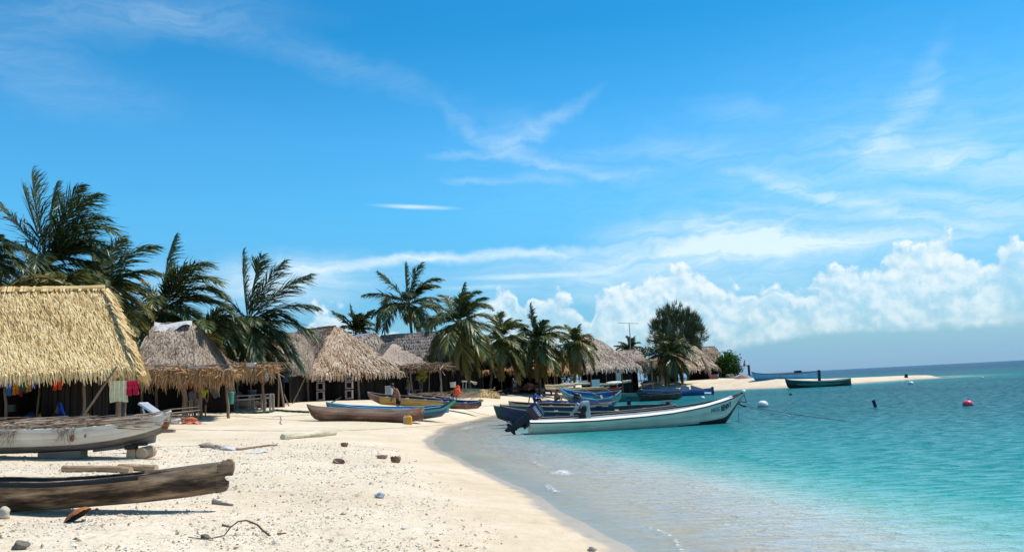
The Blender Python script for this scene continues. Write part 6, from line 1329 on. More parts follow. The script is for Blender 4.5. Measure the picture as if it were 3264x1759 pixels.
log('brown pole leaning diagonally up to the golden eave left of the towel', 258, 1336, 372, 1168, 31.0, .045, .035, mat=POLE, name='leaning_pole', cat='pole')
garment('blue shirt on the line left of the brown gabled hut', 902, 1193, 917, 1217, 56, (.04, .15, .55), 'shirt', grp='clothes by the brown gabled hut')
garment('white cloth strip on the line beside the blue shirt', 920, 1193, 945, 1199, 56, (.6, .6, .6), 'cloth', grp='clothes by the brown gabled hut')
garment('dark red cloth hanging behind the thick shelter post', 603, 1208, 617, 1245, 43.6, (.22, .01, .015), 'cloth', grp='cloths under the frond shelter')
garment('narrow tan cloth hanging right of the dark red cloth', 618, 1212, 624, 1236, 43.6, (.32, .22, .14), 'cloth', grp='cloths under the frond shelter')
garment('pale cloth hanging in the dark at the right of the bench shelter roof', 752, 1208, 760, 1216, 47.5, (.5, .46, .44), 'cloth', grp='cloths under the frond shelter')
rope([D(880, 1190, 56), D(983, 1186, 56.2)], .012, ROPE, 'washing line between the tall poles and the brown gabled hut', name='clothesline', cat='clothesline')
garment('white shirt hanging at the right corner of the bench shelter', 845, 1188, 855, 1214, 46.7, (.72, .72, .72), 'cloth', grp='clothes by the bench shelter')
garment('white cloth hanging from a post of the red-ridged hut', 1964, 1188, 1981, 1216, 101.5, (.66, .63, .55), 'cloth', grp='cloths at the far huts')
# ------------------------------------------------------------------ things under and around the huts
def cyl(label, u, vt, vb, wpx, y, mat, name='bucket', cat='bucket', taper=.85, grp=None, rim=True, lid=None):
    a, c = D(u, vt, y), D(u, vb, y); r_ = wpx / 2 * y / F_PX; H = a.z - c.z; t = thing(name, label, cat, (c.x, y, c.z), 0, grp); mb = MB()
    mb.lathe((c.x, y, c.z), [(.01, 0), (r_ * taper, 0), (r_ * (taper + .05), H * .1), (r_ * .97, H * .9), (r_, H), (r_ * .9, H), (r_ * taper * .88, .04), (.01, .04)], 18, lambda i, j: .5); mb.build('body', mat, t, smooth=True)
    if rim: mb = MB(); mb.tube([(c.x + r_ * cos(k * pi / 8), y + r_ * sin(k * pi / 8), c.z + H) for k in range(17)], r_ * .06, 6, .9, caps=False); mb.build('rim', lid or mat, t, smooth=True)
    return t
PL = lambda n, c, r_=.45: M(n, [tuple(x * .6 for x in c), c], .8, 3, .3, rough=r_, bump=.05)
def jug(label, u0, v0, u1, v1, y, mat, back=None, rz=0.0, name='jerrycan', grp=None):
    a, c = D(u0, v0, y), D(u1, v1, y); W, H = c.x - a.x, a.z - c.z; cx, zb = (a.x + c.x) / 2, c.z; t = thing(name, label, 'jerrycan', (cx, y, zb), 0, grp); mb = MB(); rows = []
    for z, k in ((0, .85), (.04, .98), (.1, 1), (.8, 1), (.9, .92), (.97, .5), (1, .3), (1.0, .01)):
        row = []
        for i in range(20):
            an = 2 * pi * i / 20; cx_, sy_ = cos(an), sin(an); row.append([cx + W * .5 * k * abs(cx_) ** .4 * (1 if cx_ > 0 else -1), y + W * .36 * k * abs(sy_) ** .4 * (1 if sy_ > 0 else -1), zb + H * .9 * z])
        rows.append(row)
    mb.grid(np.array(rows), .5, closeu=True); mb.build('body', mat, t, smooth=True)
    mb = MB(); mb.tube([(cx - W * .25, y, zb + H * .85), (cx - W * .2, y, zb + H), (cx + W * .15, y, zb + H), (cx + W * .2, y, zb + H * .85)], W * .06, 6, .6); mb.build('handle', mat, t, smooth=True)
    return t
ORJ = PL('orange_yellow_plastic', (.82, .42, .03)); WHJ = PL('cloudy_white_plastic', (.62, .58, .50))
q = G(1302, 1352); jug('orange-yellow plastic jerrycan on the sand before the nearest brown canoe', 1292, 1322, 1314, 1353, q.y, ORJ); jug('cloudy white jerrycan just behind and left of the orange one', 1285, 1324, 1299, 1350, q.y + .25, WHJ)
def zat(u, v, y): return D(u, v, y)
jug('yellow jerrycan in the shade under the golden roof, behind the sticks', 123, 1314, 153, 1342, 32.6, PL('ochre_plastic', (.50, .30, .03)))
jug('dark blue jerrycan left of the yellow one under the golden roof', 84, 1316, 118, 1342, 32.8, PL('dark_blue_plastic', (.03, .08, .20)))
cyl('pinkish plastic bucket in the shade under the golden roof', 269, 1318, 1346, 26, 32.6, PL('dull_pink_plastic', (.34, .24, .20)))
cyl('grey basin hanging in the dark under the left of the golden roof', 38, 1290, 1312, 28, 33.2, PL('grey_plastic', (.14, .17, .17)), name='basin', cat='basin')
t = thing('draped_post', 'short wooden post with a bright blue cloth thrown over it', 'post', tuple(D(185, 1345, 32.2))); mb = MB(); mb.tube([D(168, 1345, 32.2), D(190, 1290, 32.2)], .08, 8, .5); mb.build('post', POLE, t, smooth=True)
mb = MB(); g = []
for i in range(9):
    row = []
    for j in range(9):
        s_, k_ = i / 8, j / 8; row.append(list(D(lerp(183, 196, s_) + k_ * (4 + 12 * s_), 1281 + 46 * k_ * (.75 + .25 * s_) + 5 * abs(s_ - .4), 32.0 + .15 * sin(s_ * 6) - .1 * sin(k_ * 3))))
    g.append(row)
mb.grid(np.array(g), lambda i, j: .5 + .3 * sin(i * 2)); mb.build('blue_cloth', cloth_mat('vivid_blue_cloth', (.02, .12, .60)), t, smooth=True)
def bag(label, u, v, rx, rz_, y, mat, seed=0, name='plastic_bag', cat='bag', z=None, tint=.5, ry=None, jit=.35):
    c = D(u, v, y); s = y / F_PX; mb = MB(); mb.blob((c.x, c.y, c.z), (rx * s, (ry or rx * .7) * s, rz_ * s), 2, jit, tint, seed=seed); o = mb.build(name, mat, None, loc=tuple(c), smooth=True); tag(o, label, cat); return o
BLKBAG = PL('black_plastic', (.035, .04, .045), .35); WBAG = M('crumpled_white_plastic', [(.40, .40, .42), (.72, .72, .72)], .8, 14, .4, rough=.45, bump=.8)
bag('crumpled black plastic bag beside the blue-draped post', 176, 1334, 20, 14, 31.8, BLKBAG, 1)
bag('white crumpled sack lying on the white boat near its bow', 402, 1341, 26, 10, 18.7, WBAG, 2, 'sack', 'sack'); bag('small white cloth lump beside the sack on the white boat', 430, 1337, 12, 9, 18.6, WBAG, 3, 'cloth_lump', 'cloth')
t = thing('wooden_tray', 'shallow brown wooden tray set across the white boat', 'tray', tuple(D(348, 1354, 18.55)))
a, c = D(318, 1344, 18.5), D(378, 1355, 18.5); mb = MB(); cz_ = (a.z + c.z) / 2; W = c.x - a.x; mb.box(((a.x + c.x) / 2, 18.5, c.z + .01), (W, .4, .02), tint=.4); mb.box(((a.x + c.x) / 2, 18.3, cz_), (W, .025, a.z - c.z), tint=.5); mb.box(((a.x + c.x) / 2, 18.7, cz_), (W, .025, a.z - c.z), tint=.5); mb.box((a.x, 18.5, cz_), (.025, .4, a.z - c.z), tint=.7); mb.box((c.x, 18.5, cz_), (.025, .4, a.z - c.z), tint=.7); mb.build('tray_frame', RAILWOOD, t)
cyl('rusty yellow tin lying on the bow of the white boat', 463, 1318, 1337, 26, 18.7, M('rusty_tin', [(.20, .12, .05), (.48, .36, .18)], .9, 6, .5, rough=.6), name='tin', cat='tin', rim=False)
# tipped white plastic chair
CH = PL('white_chair_plastic', (.74, .74, .76)); t = thing('plastic_chair', 'white plastic chair tipped over behind the bow of the white boat', 'chair', tuple(D(480, 1330, 20)))
A_, B_ = D(443, 1285, 20), D(503, 1326, 20); mb = MB()
for k in range(6): mb.beam(A_ + Vector((0, .08 * k, 0)), B_ + Vector((0, .08 * k, 0)), .05, .035, .7, up=(0, 1, 0))
mb.beam(A_ + Vector((0, .2, 0)), A_ + (B_ - A_) * .06 + Vector((0, .2, 0)), .48, .05, .8, up=(0, 0, 1)); mb.build('backrest', CH, t)
mb = MB(); mb.box(tuple(D(490, 1336, 20.2)), (.4, .42, .03), Matrix.Rotation(radians(25), 3, 'Y'), .6); mb.build('seat', CH, t)
for (u0, v0, u1, v1, dy) in [(455, 1300, 474, 1330, 0), (462, 1306, 486, 1336, .4), (488, 1330, 510, 1344, 0), (488, 1332, 505, 1348, .4)]:
    mb = MB(); a = D(u0, v0, 20); c = D(u1, v1, 20); mb.tube([a + Vector((0, dy, 0)), (a + c) / 2 + Vector((-.03, dy, -.02)), c + Vector((0, dy, 0))], .02, 6, .5); mb.build('leg', CH, t, smooth=True)
# S1 / S2 contents
def heap(label, u, v, rx, rz_, mat, n=40, seed=0, name='cloth_heap', cat='cloth', L=.35, y=None, tr=(.2, .9), bk=.8):
    g = G(u, v) if y is None else D(u, v, y); s = g.y / F_PX; r = random.Random(seed); mb = MB(); mb.blob((g.x, g.y + .1, g.z + rz_ * s * .35), (rx * s * bk, rx * s * bk * .75, rz_ * s * bk * .75), 2, .3, .4, seed=seed)
    for k in range(n):
        a = r.uniform(0, 6.28); R_ = r.uniform(0, 1) * rx * s; p_ = Vector((g.x + R_ * cos(a), g.y + .1 + .6 * R_ * sin(a), g.z + rz_ * s * r.uniform(.1, .9) * (1 - R_ / (rx * s) * .7))); d = Vector((cos(a), sin(a), -.35)) * L * r.uniform(.4, 1); sd = Vector((-sin(a), cos(a), r.uniform(-.3, .3))) * .07
        mb.quads([[list(p_ - sd), list(p_ + sd), list(p_ + d + sd), list(p_ + d - sd)]], r.uniform(*tr))
    o = mb.build(name, mat, None, loc=tuple(g)); tag(o, label, cat); return o
heap('heap of orange-red cloth at the foot of the thick shelter post', 600, 1352, 32, 20, M('orange_red_cloth', [(.25, .04, .015), (.58, .16, .07), (.70, .30, .18)], 1, 6, .3, rough=.9), 60, 4)
g = G(556, 1352); bag('white and blue plastic bag left of the orange-red cloth heap', 556, 1343, 15, 9, g.y, WBAG, 6)
g = D(612, 1262, 42.8); cyl('grey-blue bucket hanging beside the thick shelter post', 612, 1250, 1272, 20, 42.8, PL('blue_grey_plastic', (.16, .20, .26)))
t = thing('small_table', 'small table with white-topped things on it, behind the thick shelter post', 'table', (on(622, 43, 0).x, 43, hz(on(622, 43, 0).x, 43)))
zt_ = D(620, 1276, 43).z; cx = on(620, 43, 0).x; zg_ = hz(cx, 43); mb = MB(); mb.box((cx, 43.1, zt_), (.55, .5, .04), tint=.4); mb.build('tabletop', PALEPLANK, t)
for sx2 in (-1, 1):
    for sy2 in (-1, 1): mb = MB(); mb.box((cx + .22 * sx2, 43.1 + .2 * sy2, (zt_ + zg_) / 2), (.05, .05, zt_ - zg_), tint=.4); mb.build('leg', PALEPLANK, t)
cyl('white pot on the small table, the larger one', 612, 1270, 1276, 11, 43, WHJ, 'pot', 'pot'); cyl('white cup at the right of the small table', 627, 1270, 1276, 7, 43, WHJ, 'pot', 'pot')
TEAL = PL('sea_green_plastic', (.05, .30, .24)); TEALL = PL('pale_sea_green_rim', (.35, .66, .55))
cyl('tall sea-green plastic drum with a pale rim under the frond shelter', 735, 1250, 1288, 22, 44.6, TEAL, 'plastic_drum', 'drum', .8, lid=TEALL)
GREYS = M('grey_canvas', [(.11, .11, .12), (.20, .20, .21)], .9, 2.5, .4, rough=.9)
for lab, poly, yy in (('grey canvas sheet hanging left of the sea-green drum', [(668, 1226), (697, 1224), (699, 1262), (684, 1270), (668, 1246)], 45.5), ('grey canvas sheet hanging behind the sea-green drum', [(724, 1224), (742, 1214), (751, 1250), (749, 1258), (722, 1254)], 46)):
    mb = MB(); prism(mb, poly, *pln(poly[0][0], poly[2][0], yy), .03, .5); q = D(poly[0][0], poly[0][1], yy); o = mb.build('canvas_sheet', GREYS, None, loc=tuple(q)); tag(o, lab, 'canvas sheet')
t = thing('work_bench', 'long grey plank bench under the right-hand frond shelter', 'bench', tuple(D(808, 1300, 48))); a, c = D(742, 1263, 47.6), D(870, 1255, 48.6)
mb = MB(); mb.beam(a, c, .75, .06, .5); mb.build('bench_top', PALEPLANK, t)
mb = MB(); mb.beam(a + Vector((.3, -.3, -.22)), c + Vector((0, -.3, -.2)), .05, .1, .5); mb.build('crossbar', PALEPLANK, t)
for u_ in (748, 800, 838, 864):
    for dy in (-.3, .3): q = on(u_, 48, 0); zz = hz(q.x, 48); mb = MB(); mb.box((q.x, 48.1 + dy, (zz + c.z) / 2), (.11, .1, c.z - zz), tint=.4); mb.build('leg', PALEPLANK, t)
t = cyl('blue and pink plastic tub on the long bench', 804, 1244, 1257, 27, 48.1, PL('dark_blue_tub', (.03, .10, .22)), 'tub', 'tub', .8, lid=PL('pink_rim', (.5, .2, .22)))
mb = MB(); c = D(762, 1259, 47.9); r_ = 10 * 48 / F_PX
for k in range(7): an = pi * k / 6; mb.tube([c, c + Vector((r_ * cos(an), 0, r_ * sin(an)))], .008, 4, .7)
mb.tube([c + Vector((r_ * cos(pi * k / 10), 0, r_ * sin(pi * k / 10))) for k in range(11)], .012, 4, .7); mb.tube([c + Vector((r_ * .6 * cos(pi * k / 10), 0, r_ * .6 * sin(pi * k / 10))) for k in range(11)], .008, 4, .7)
o = mb.build('wire_grille', SILVER, None, loc=tuple(c)); tag(o, 'half-round wire grille leaning on the long bench', 'grille')
A, Bp = G(706, 1303), G(850, 1296); boat('old grey canoe with boards piled on it, lying under the bench shelter', [(698, 1284, 1296, .3), (712, 1279, 1304, .7), (760, 1276, 1304, .9), (810, 1276, 1300, .8), (845, 1286, 1299, .4), (854, 1292, 1299, .1)], A, Bp, 1.1, RAILWOOD, rail=RAILWOOD, cat='canoe', name='old_canoe', heel=.1, thw=4)
for k, (u0, v0, u1, v1, r_) in enumerate([(735, 1280, 845, 1276, .05), (740, 1292, 838, 1288, .06), (800, 1285, 826, 1306, .05), (760, 1274, 850, 1284, .05), (730, 1300, 790, 1308, .04)]):
    a, c = D(u0, v0, A.y - .5), D(u1, v1, A.y - .6 + .3 * (k % 2)); mb = MB(); mb.beam(a, c, .16, .04, .3 + .15 * k); o = mb.build('loose_board', PALEPLANK, None, loc=tuple(a)); tag(o, ['long board lying on top of the old grey canoe', 'board along the middle side of the old grey canoe', 'short board propped against the old grey canoe', 'board sloping to the right end of the old grey canoe', 'board lying in front of the old grey canoe'][k], 'board', 'boards heaped on the old canoe')
# ground lines: net, ropes
def groundrope(label, pts, r, mat, name='rope', cat='rope', lift=0.0, jit=.02, seg=10, kind=None):
    P3 = []; rs = random.Random(len(pts) * 7 + int(pts[0][0]))
    for (u0, v0), (u1, v1) in zip(pts[:-1], pts[1:]):
        for k in range(seg): q = G(lerp(u0, u1, k / seg), lerp(v0, v1, k / seg)); P3.append((q.x + rs.uniform(-jit, jit), q.y + rs.uniform(-jit, jit), q.z + r * .7 + lift))
    q = G(*pts[-1]); P3.append((q.x, q.y, q.z + r * .7)); mb = MB(); mb.tube(P3, [r * rs.uniform(.85, 1.15) for _ in P3], 5, .5); o = mb.build(name, mat, None, loc=P3[0], smooth=True); tag(o, label, cat); return o
groundrope('thin rope running across the sand from the white boat past the bamboo log', [(545, 1368), (700, 1371), (870, 1373), (1100, 1372), (1300, 1362), (1420, 1353), (1500, 1345), (1590, 1340)], .008, ROPE)
groundrope('thin rope across the sand from the shelter towards the nearest brown canoe', [(660, 1323), (760, 1328), (880, 1336), (985, 1341)], .009, ROPE)
groundrope('thin upper rope across the sand below the bench shelter', [(640, 1316), (780, 1326), (900, 1326), (985, 1322)], .008, ROPE)
groundrope('loop of dark cord curling on the sand left of the nearest brown canoe', [(868, 1330), (892, 1326), (897, 1338), (890, 1348), (900, 1353)], .010, DARKF, jit=.05)
groundrope('thin rope lying on the sand left of the brown sack', [(450, 1424), (530, 1424), (600, 1421), (640, 1420)], .006, ROPE)
groundrope('rope running from the brown canoe with the yellow tip down to the water', [(1478, 1304), (1530, 1318), (1570, 1326)], .012, ROPE); groundrope('rope between the yellow-tipped canoe and the pale grey canoe', [(1535, 1296), (1580, 1290), (1625, 1288)], .012, ROPE)
NET = M('green_black_net', [(.01, .03, .028), (.04, .11, .09)], .9, 9, .4, rough=.95, bump=.8)
groundrope('dark green fishing net strung out on the sand below the bench shelter', [(750, 1316), (800, 1318), (850, 1316), (880, 1309), (910, 1312), (985, 1316)], .07, NET, 'fishing_net', 'fishing net', jit=.12)
# debris in the foreground
BAMB = M('pale_bamboo_log', [(.28, .24, .15), (.50, .44, .30), (.62, .56, .42)], .9, 3, .45, (.6, 1, 1), rough=.8)
glog('long pale bamboo log lying on the sand, ending near the first coconut husk', 898, 1401, 1066, 1386, .095, .09, mat=BAMB, name='bamboo_log')
glog('thin brown pole on the sand below the bamboo log', 752, 1435, 882, 1420, .03, .025, mat=POLE, name='thin_pole', cat='pole')
SACK = M('brown_sack', [(.16, .12, .09), (.34, .27, .21), (.44, .37, .30)], .9, 5, .4, rough=.9, bump=.6)
for k, (u, v, rx, rz_, m_, lab, nm) in enumerate([(662, 1418, 30, 13, SACK, 'crumpled brown sack half buried in the sand, the larger lump', 'sack'), (690, 1424, 20, 11, SACK, 'brown sack lump touching the larger sack', 'sack'), (728, 1428, 24, 9, WBAG, 'white plastic bag beside the brown sacks', 'plastic_bag')]):
    g = G(u, v + rz_ * .6); s = g.y / F_PX; mb = MB(); mb.blob((g.x, g.y, g.z + rz_ * s * .3), (rx * s, rx * s * .6, rz_ * s * .75), 2, .28, .5, seed=k + 3, rot=Matrix.Rotation(radians(10), 3, 'Y')); o = mb.build(nm, m_, None, loc=tuple(g), smooth=True); tag(o, lab, 'bag' if 'bag' in nm else 'sack')
for k, (u, v, w) in enumerate([(812, 1444, 24), (835, 1440, 20)]):
    g = G(u, v); s = g.y / F_PX; mb = MB(); mb.blob((g.x, g.y, g.z + .01), (w * s, w * s * .6, .03), 2, .3, .8, seed=k); o = mb.build('plastic_scrap', WBAG, None, loc=tuple(g), smooth=True); tag(o, ['flat white plastic scrap below the thin brown pole', 'second white plastic scrap touching the flat one below the pole'][k], 'scrap')
HUSK = M('coconut_husk', [(.07, .04, .025), (.22, .12, .075), (.40, .26, .19)], 1.0, 7, .4, rough=.95, bump=.9); HUSKI = M('pink_husk_inside', [(.26, .13, .10), (.50, .32, .26)], 1, 6, .3, rough=.9)
def husk(label, u, v, wpx, hpx, seed=0, openang=0.6, mat=None, inner=None, tilt=0.0, name='coconut_husk', spikes=8):
    g = G(u, v); s = g.y / F_PX; R_ = wpx * s / 2; H = hpx * s; r = random.Random(seed); t = thing(name, label, 'coconut husk' if 'husk' in name else 'shell', tuple(g), 0, 'coconut husks on the sand' if 'husk' in name else None)
    Rm = Matrix.Rotation(tilt, 3, 'Y') @ Matrix.Rotation(r.uniform(-.5, .5), 3, 'X')
    for nm, k_, m_, fl in (('shell', 1.0, mat or HUSK, False), ('flesh', .86, inner or HUSKI, True)):
        mb = MB(); rows = []
        for i in range(9):
            th = (pi - openang) * i / 8; row = []
            for j in range(16):
                f = 2 * pi * j / 16; jag = (1 + .22 * sin(j * 2.9 + seed) * (i / 8) ** 3); q = Rm @ Vector((R_ * k_ * sin(th) * cos(f) * jag, R_ * .75 * k_ * sin(th) * sin(f), -H * .6 * k_ * cos(th) * jag)); row.append([g.x + q.x, g.y + q.y, g.z + H * .42 + q.z])
            rows.append(row)
        mb.grid(np.array(rows), lambda i, j: .3 + .4 * ((i + j) % 3) / 3, closeu=True, flip=fl); mb.build(nm, m_, t, smooth=True)
    return t
husk('brown coconut husk near the right end of the bamboo log', 1098, 1424, 22, 19, 1, 1.2); husk('boat-shaped piece of coconut husk, lowest of the four on the sand', 1080, 1476, 36, 20, 2, 1.6, tilt=.2)
husk('pinkish split coconut husk left of the dark one', 1219, 1461, 33, 20, 3, 1.5, inner=HUSKI, mat=HUSKI); husk('dark ragged coconut husk, rightmost on the open sand', 1262, 1474, 31, 27, 4, 1.1)
husk('orange-brown curved coconut shell in front of the rotting dugout', 250, 1663, 86, 38, 5, 1.7, mat=M('orange_shell', [(.26, .08, .025), (.46, .17, .06)], 1, 6, .4, rough=.7, bump=.5), inner=INSIDEDARK, tilt=2.6, name='broken_shell')
ROCK = M('pale_coral_rock', [(.24, .20, .15), (.46, .40, .32), (.58, .52, .44)], .9, 4, .4, rough=.95, bump=.8)
def stone(label, u, v, rx, rz_, mat=None, seed=0, name='stone'):
    g = G(u, v); s = g.y / F_PX; mb = MB(); mb.blob((g.x, g.y, g.z + rz_ * s * .6), (rx * s, rx * s * .8, rz_ * s), 3, .22, .5, seed=seed); o = mb.build(name, mat or ROCK, None, loc=tuple(g), smooth=True); tag(o, label, 'stone'); return o
stone('rounded pale stone cut by the left edge below the dugout', 8, 1650, 26, 20, seed=3); DKROCK = M('dark_rubble', [(.05, .045, .035), (.16, .14, .11), (.30, .27, .22)], 1, 6, .5, rough=.95, bump=.9)
stone('small dark rough stone near the bottom left corner', 66, 1750, 22, 17, DKROCK, 5); stone('small pale rock by the waterline at the bottom of the photo', 1888, 1757, 14, 9, seed=7); stone('grey stone in the sand left of the curved driftwood', 655, 1716, 15, 10, DKROCK, 9)
glog('short grey driftwood stub on the sand below the dugout stern', 676, 1606, 742, 1612, .035, .012, mat=M('grey_driftwood', [(.16, .14, .12), (.36, .33, .29)], .9, 6, .5, rough=.9, bump=.5), name='driftwood', cat='driftwood', jit=.12)
DRK = M('dark_branch', [(.06, .035, .025), (.20, .125, .09)], .9, 8, .4, rough=.9, bump=.4)
g0 = G(715, 1706); Y0 = g0.y; pts = [G(600, 1712), G(659, 1720), G(715, 1707)] + [D(u, v, Y0 + .05 * k) for k, (u, v) in enumerate([(735, 1681), (758, 1663), (785, 1659), (821, 1673), (838, 1692)])] + [G(861, 1708)]
mb = MB(); P3 = []
for a, c in zip(pts[:-1], pts[1:]):
    for k in range(4): P3.append(a.lerp(c, k / 4) + Vector((0, 0, .006)))
P3.append(pts[-1]); n = len(P3); mb.tube(P3, [.0045 + .008 * i / n for i in range(n)], 6, .5, jit=.12); mb.tube([P3[n // 2], P3[n // 2] + Vector((-.07, .02, -.05)), P3[n // 2] + Vector((-.13, .02, -.06))], [.004, .003, .002], 4, .5)
o = mb.build('branch', DRK, None, loc=tuple(P3[0]), smooth=True); tag(o, 'curved dark driftwood branch arching over the sand in the foreground', 'driftwood')
glog('stubby dark stick on the sand left of the curved branch', 708, 1676, 733, 1680, .013, .006, mat=DRK, name='stick', cat='stick'); glog('dark flat piece of wood right of the curved branch foot', 884, 1704, 912, 1700, .012, .006, mat=DRK, name='stick', cat='stick')
g = G(1210, 1586); mb = MB(); mb.blob((g.x, g.y, g.z + .03), (.085, .05, .04), 2, .3, .6, seed=4); o = mb.build('crushed_bottle', M('clear_crumpled_plastic', [(.30, .33, .36), (.62, .66, .70)], 1, 12, .6, rough=.15, spec=.8, bump=.8), None, loc=tuple(g), smooth=True); tag(o, 'crushed clear plastic bottle on the sand near the middle', 'bottle')
g = G(1140, 1580); mb = MB(); mb.quads([[[g.x - .07, g.y, g.z + .015], [g.x - .01, g.y - .03, g.z + .03], [g.x + .07, g.y, g.z + .015], [g.x, g.y + .03, g.z + .01]]], .8); o = mb.build('fallen_leaf', M('ochre_leaf', [(.45, .28, .08), (.62, .42, .16)], 1, 6, .3), None, loc=tuple(g)); tag(o, 'yellow-brown leaf on the sand left of the crushed bottle', 'leaf')
# ------------------------------------------------------------------ middle village clutter
cyl('big white drum standing behind the shirtless person', 1241, 1230, 1262, 26, 51.8, PL('dull_white_drum', (.60, .62, .60)), 'plastic_drum', 'drum', .93)
def stackframe(label, u, y, vs, w):
    t = thing('wooden_frame_stack', label, 'chair', (on(u, y, 0).x, y, hz(on(u, y, 0).x, y)), 0, 'wooden frames under the brown gabled hut')
    for (v0, v1) in vs:
        a, c = D(u - w / 2, v0, y), D(u + w / 2, v1, y); mb = MB(); th = .09
        mb.box(((a.x + c.x) / 2, y, a.z - th / 2), (c.x - a.x, .3, th), tint=.5); mb.box(((a.x + c.x) / 2, y, c.z + th / 2), (c.x - a.x, .3, th), tint=.5)
        for x_ in (a.x + th / 2, c.x - th / 2): mb.box((x_, y - .004, (a.z + c.z) / 2), (th, .3, a.z - c.z - 2 * th), tint=.5)
        mb.build('frame', M('pinkish_grey_board', [(.18, .14, .13), (.34, .28, .26)], .9, 5, .4, rough=.9) if 'pinkish_grey_board' not in bpy.data.materials else bpy.data.materials['pinkish_grey_board'], t)
stackframe('stack of three square wooden frames under the left of the brown gabled hut', 1022, 63.2, [(1205, 1216), (1219, 1243), (1247, 1275)], 25)
stackframe('stack of square wooden frames under the right of the brown gabled hut', 1113, 64.2, [(1200, 1213), (1216, 1238), (1243, 1270)], 24)
for k, (u0, u1, v, y, lab) in enumerate([(1178, 1206, 1241, 71, 'low dark bench left of the white drum'), (1322, 1346, 1243, 72, 'dark table right of the standing shaded person'), (1352, 1370, 1252, 71.5, 'small dark stool under the stick pergola')]):
    a, c = on(u0, y, 0), on(u1, y, 0); z_ = D(u0, v, y).z; zz = hz(a.x, y); t = thing('rough_table', lab, 'table', ((a.x + c.x) / 2, y, zz)); mb = MB(); mb.box(((a.x + c.x) / 2, y, z_), (c.x - a.x, .6, .07), tint=.5); mb.build('tabletop', DRK, t)
    for x_ in (a.x + .06, c.x - .06):
        for dy in (-.22, .22): mb = MB(); mb.box((x_, y + dy, (z_ + zz) / 2 - .1), (.07, .07, max(.1, z_ - zz + .2)), tint=.4); mb.build('leg', DRK, t)
# boat covered with dry palm leaves
t = thing('leaf_covered_canoe', 'canoe thatched over with straw-coloured palm leaves, lying before the dark long hut', 'canoe', tuple(G(1520, 1268))); A, Bp = G(1450, 1262), G(1590, 1272); yv = A.y
mb = MB(); r = np.random.default_rng(4); n = 1500
a, c = D(1446, 1251, yv), D(1592, 1259, yv); s = r.uniform(0, 1, n); an = r.uniform(-.3, pi * .95, n); Rr = .72 * np.sin(np.clip(s * .94 + .04, 0, 1) * pi) ** .3
p = np.stack([a.x + (c.x - a.x) * s, yv - np.cos(an) * Rr, lerp(a.z, c.z, s) - .12 + np.sin(an) * Rr * .85], 1); dn = np.stack([r.normal(0, .3, n), -np.abs(r.normal(.4, .2, n)), -np.ones(n) * .8], 1) * r.uniform(.2, .5, n)[:, None]; sd = np.stack([np.full(n, .05), np.zeros(n), r.normal(0, .01, n)], 1)
mb.quads(np.stack([p - sd, p + sd, p + dn + sd * .5, p + dn - sd * .5], 1), np.clip(r.uniform(.35, 1, n) - .25 * (s > .8), 0, 1)); mb.build('leaf_cover', STRAW_GOLD, t)
mb = MB(); mb.tube([a + Vector((0, 0, -.35)), (a + c) / 2 + Vector((0, 0, -.36)), c + Vector((0, 0, -.3))], [.2, .38, .2], 10, .3); mb.build('hull', BROWNHULL, t, smooth=True)
for (u0, v0, u1, v1) in [(1480, 1244, 1580, 1240), (1560, 1254, 1600, 1244), (1570, 1244, 1578, 1232), (1500, 1250, 1528, 1238)]: mb = MB(); mb.tube([D(u0, v0, yv - .1), D(u1, v1, yv)], [.05, .03], 5, .7); mb.build('cover_stick', STICK, t)
heap('bright orange-red bundles of cloth beside the seated dark person', 1458, 1252, 14, 22, M('bright_orange_cloth', [(.55, .06, .02), (.85, .16, .06)], 1, 5, .3, rough=.9), 14, 8, 'cloth_bundle', y=69)
cyl('pale bucket standing behind the orange-red bundles', 1444, 1218, 1234, 19, 72, WHJ)
t = thing('tyre', 'black tyre lying at the foot of the brick pillar shelter', 'tyre', tuple(G(1620, 1256))); q = D(1620, 1248, 90); mb = MB(); mb.tube([(q.x + .32 * cos(k * pi / 10), q.y, q.z + .32 * sin(k * pi / 10)) for k in range(21)], .13, 8, .4, caps=False); mb.build('rubber', BLACK, t, smooth=True)
log('pale stick leaning from the tyre towards the brick pillar', 1627, 1238, 1650, 1250, 91, .04, mat=POLE, name='stick', cat='stick'); log('dark pole lying between the leaf-covered canoe and the tyre', 1590, 1246, 1618, 1243, 90, .07, mat=DRK, name='pole', cat='pole')
t = thing('driftwood_table', 'pale driftwood rack in the shade behind the leaf-covered canoe', 'rack', tuple(D(1495, 1236, 84))); mb = MB(); mb.tube([D(1472, 1215, 84), D(1500, 1216, 84), D(1520, 1220, 84)], .09, 6, .8); mb.tube([D(1500, 1214, 83.8), D(1515, 1224, 84), D(1520, 1222, 84)], .07, 6, .9); mb.build('rack_rail', PALEPLANK, t, smooth=True)
for u_ in (1476, 1486): mb = MB(); mb.tube([D(u_, 1215, 84), D(u_ - 1, 1240, 84)], .06, 6, .5); mb.build('leg', PALEPLANK, t, smooth=True)
a, c = D(1577, 1192, 93), D(1583, 1204, 93); mb = MB(); mb.box(tuple((a + c) / 2), (.2, .03, .4), tint=.8); o = mb.build('white_tag_board', WHITEPAINT, None, loc=tuple(a)); tag(o, 'tiny white board hanging in the dark long hut', 'board')
heap('reddish heap of dried palm leaves between the brick pillar and the shaded group', 1688, 1240, 30, 26, bpy.data.materials['red_brown_fronds'], 160, 12, 'leaf_heap', 'leaf heap', L=.7, y=91, bk=.5)
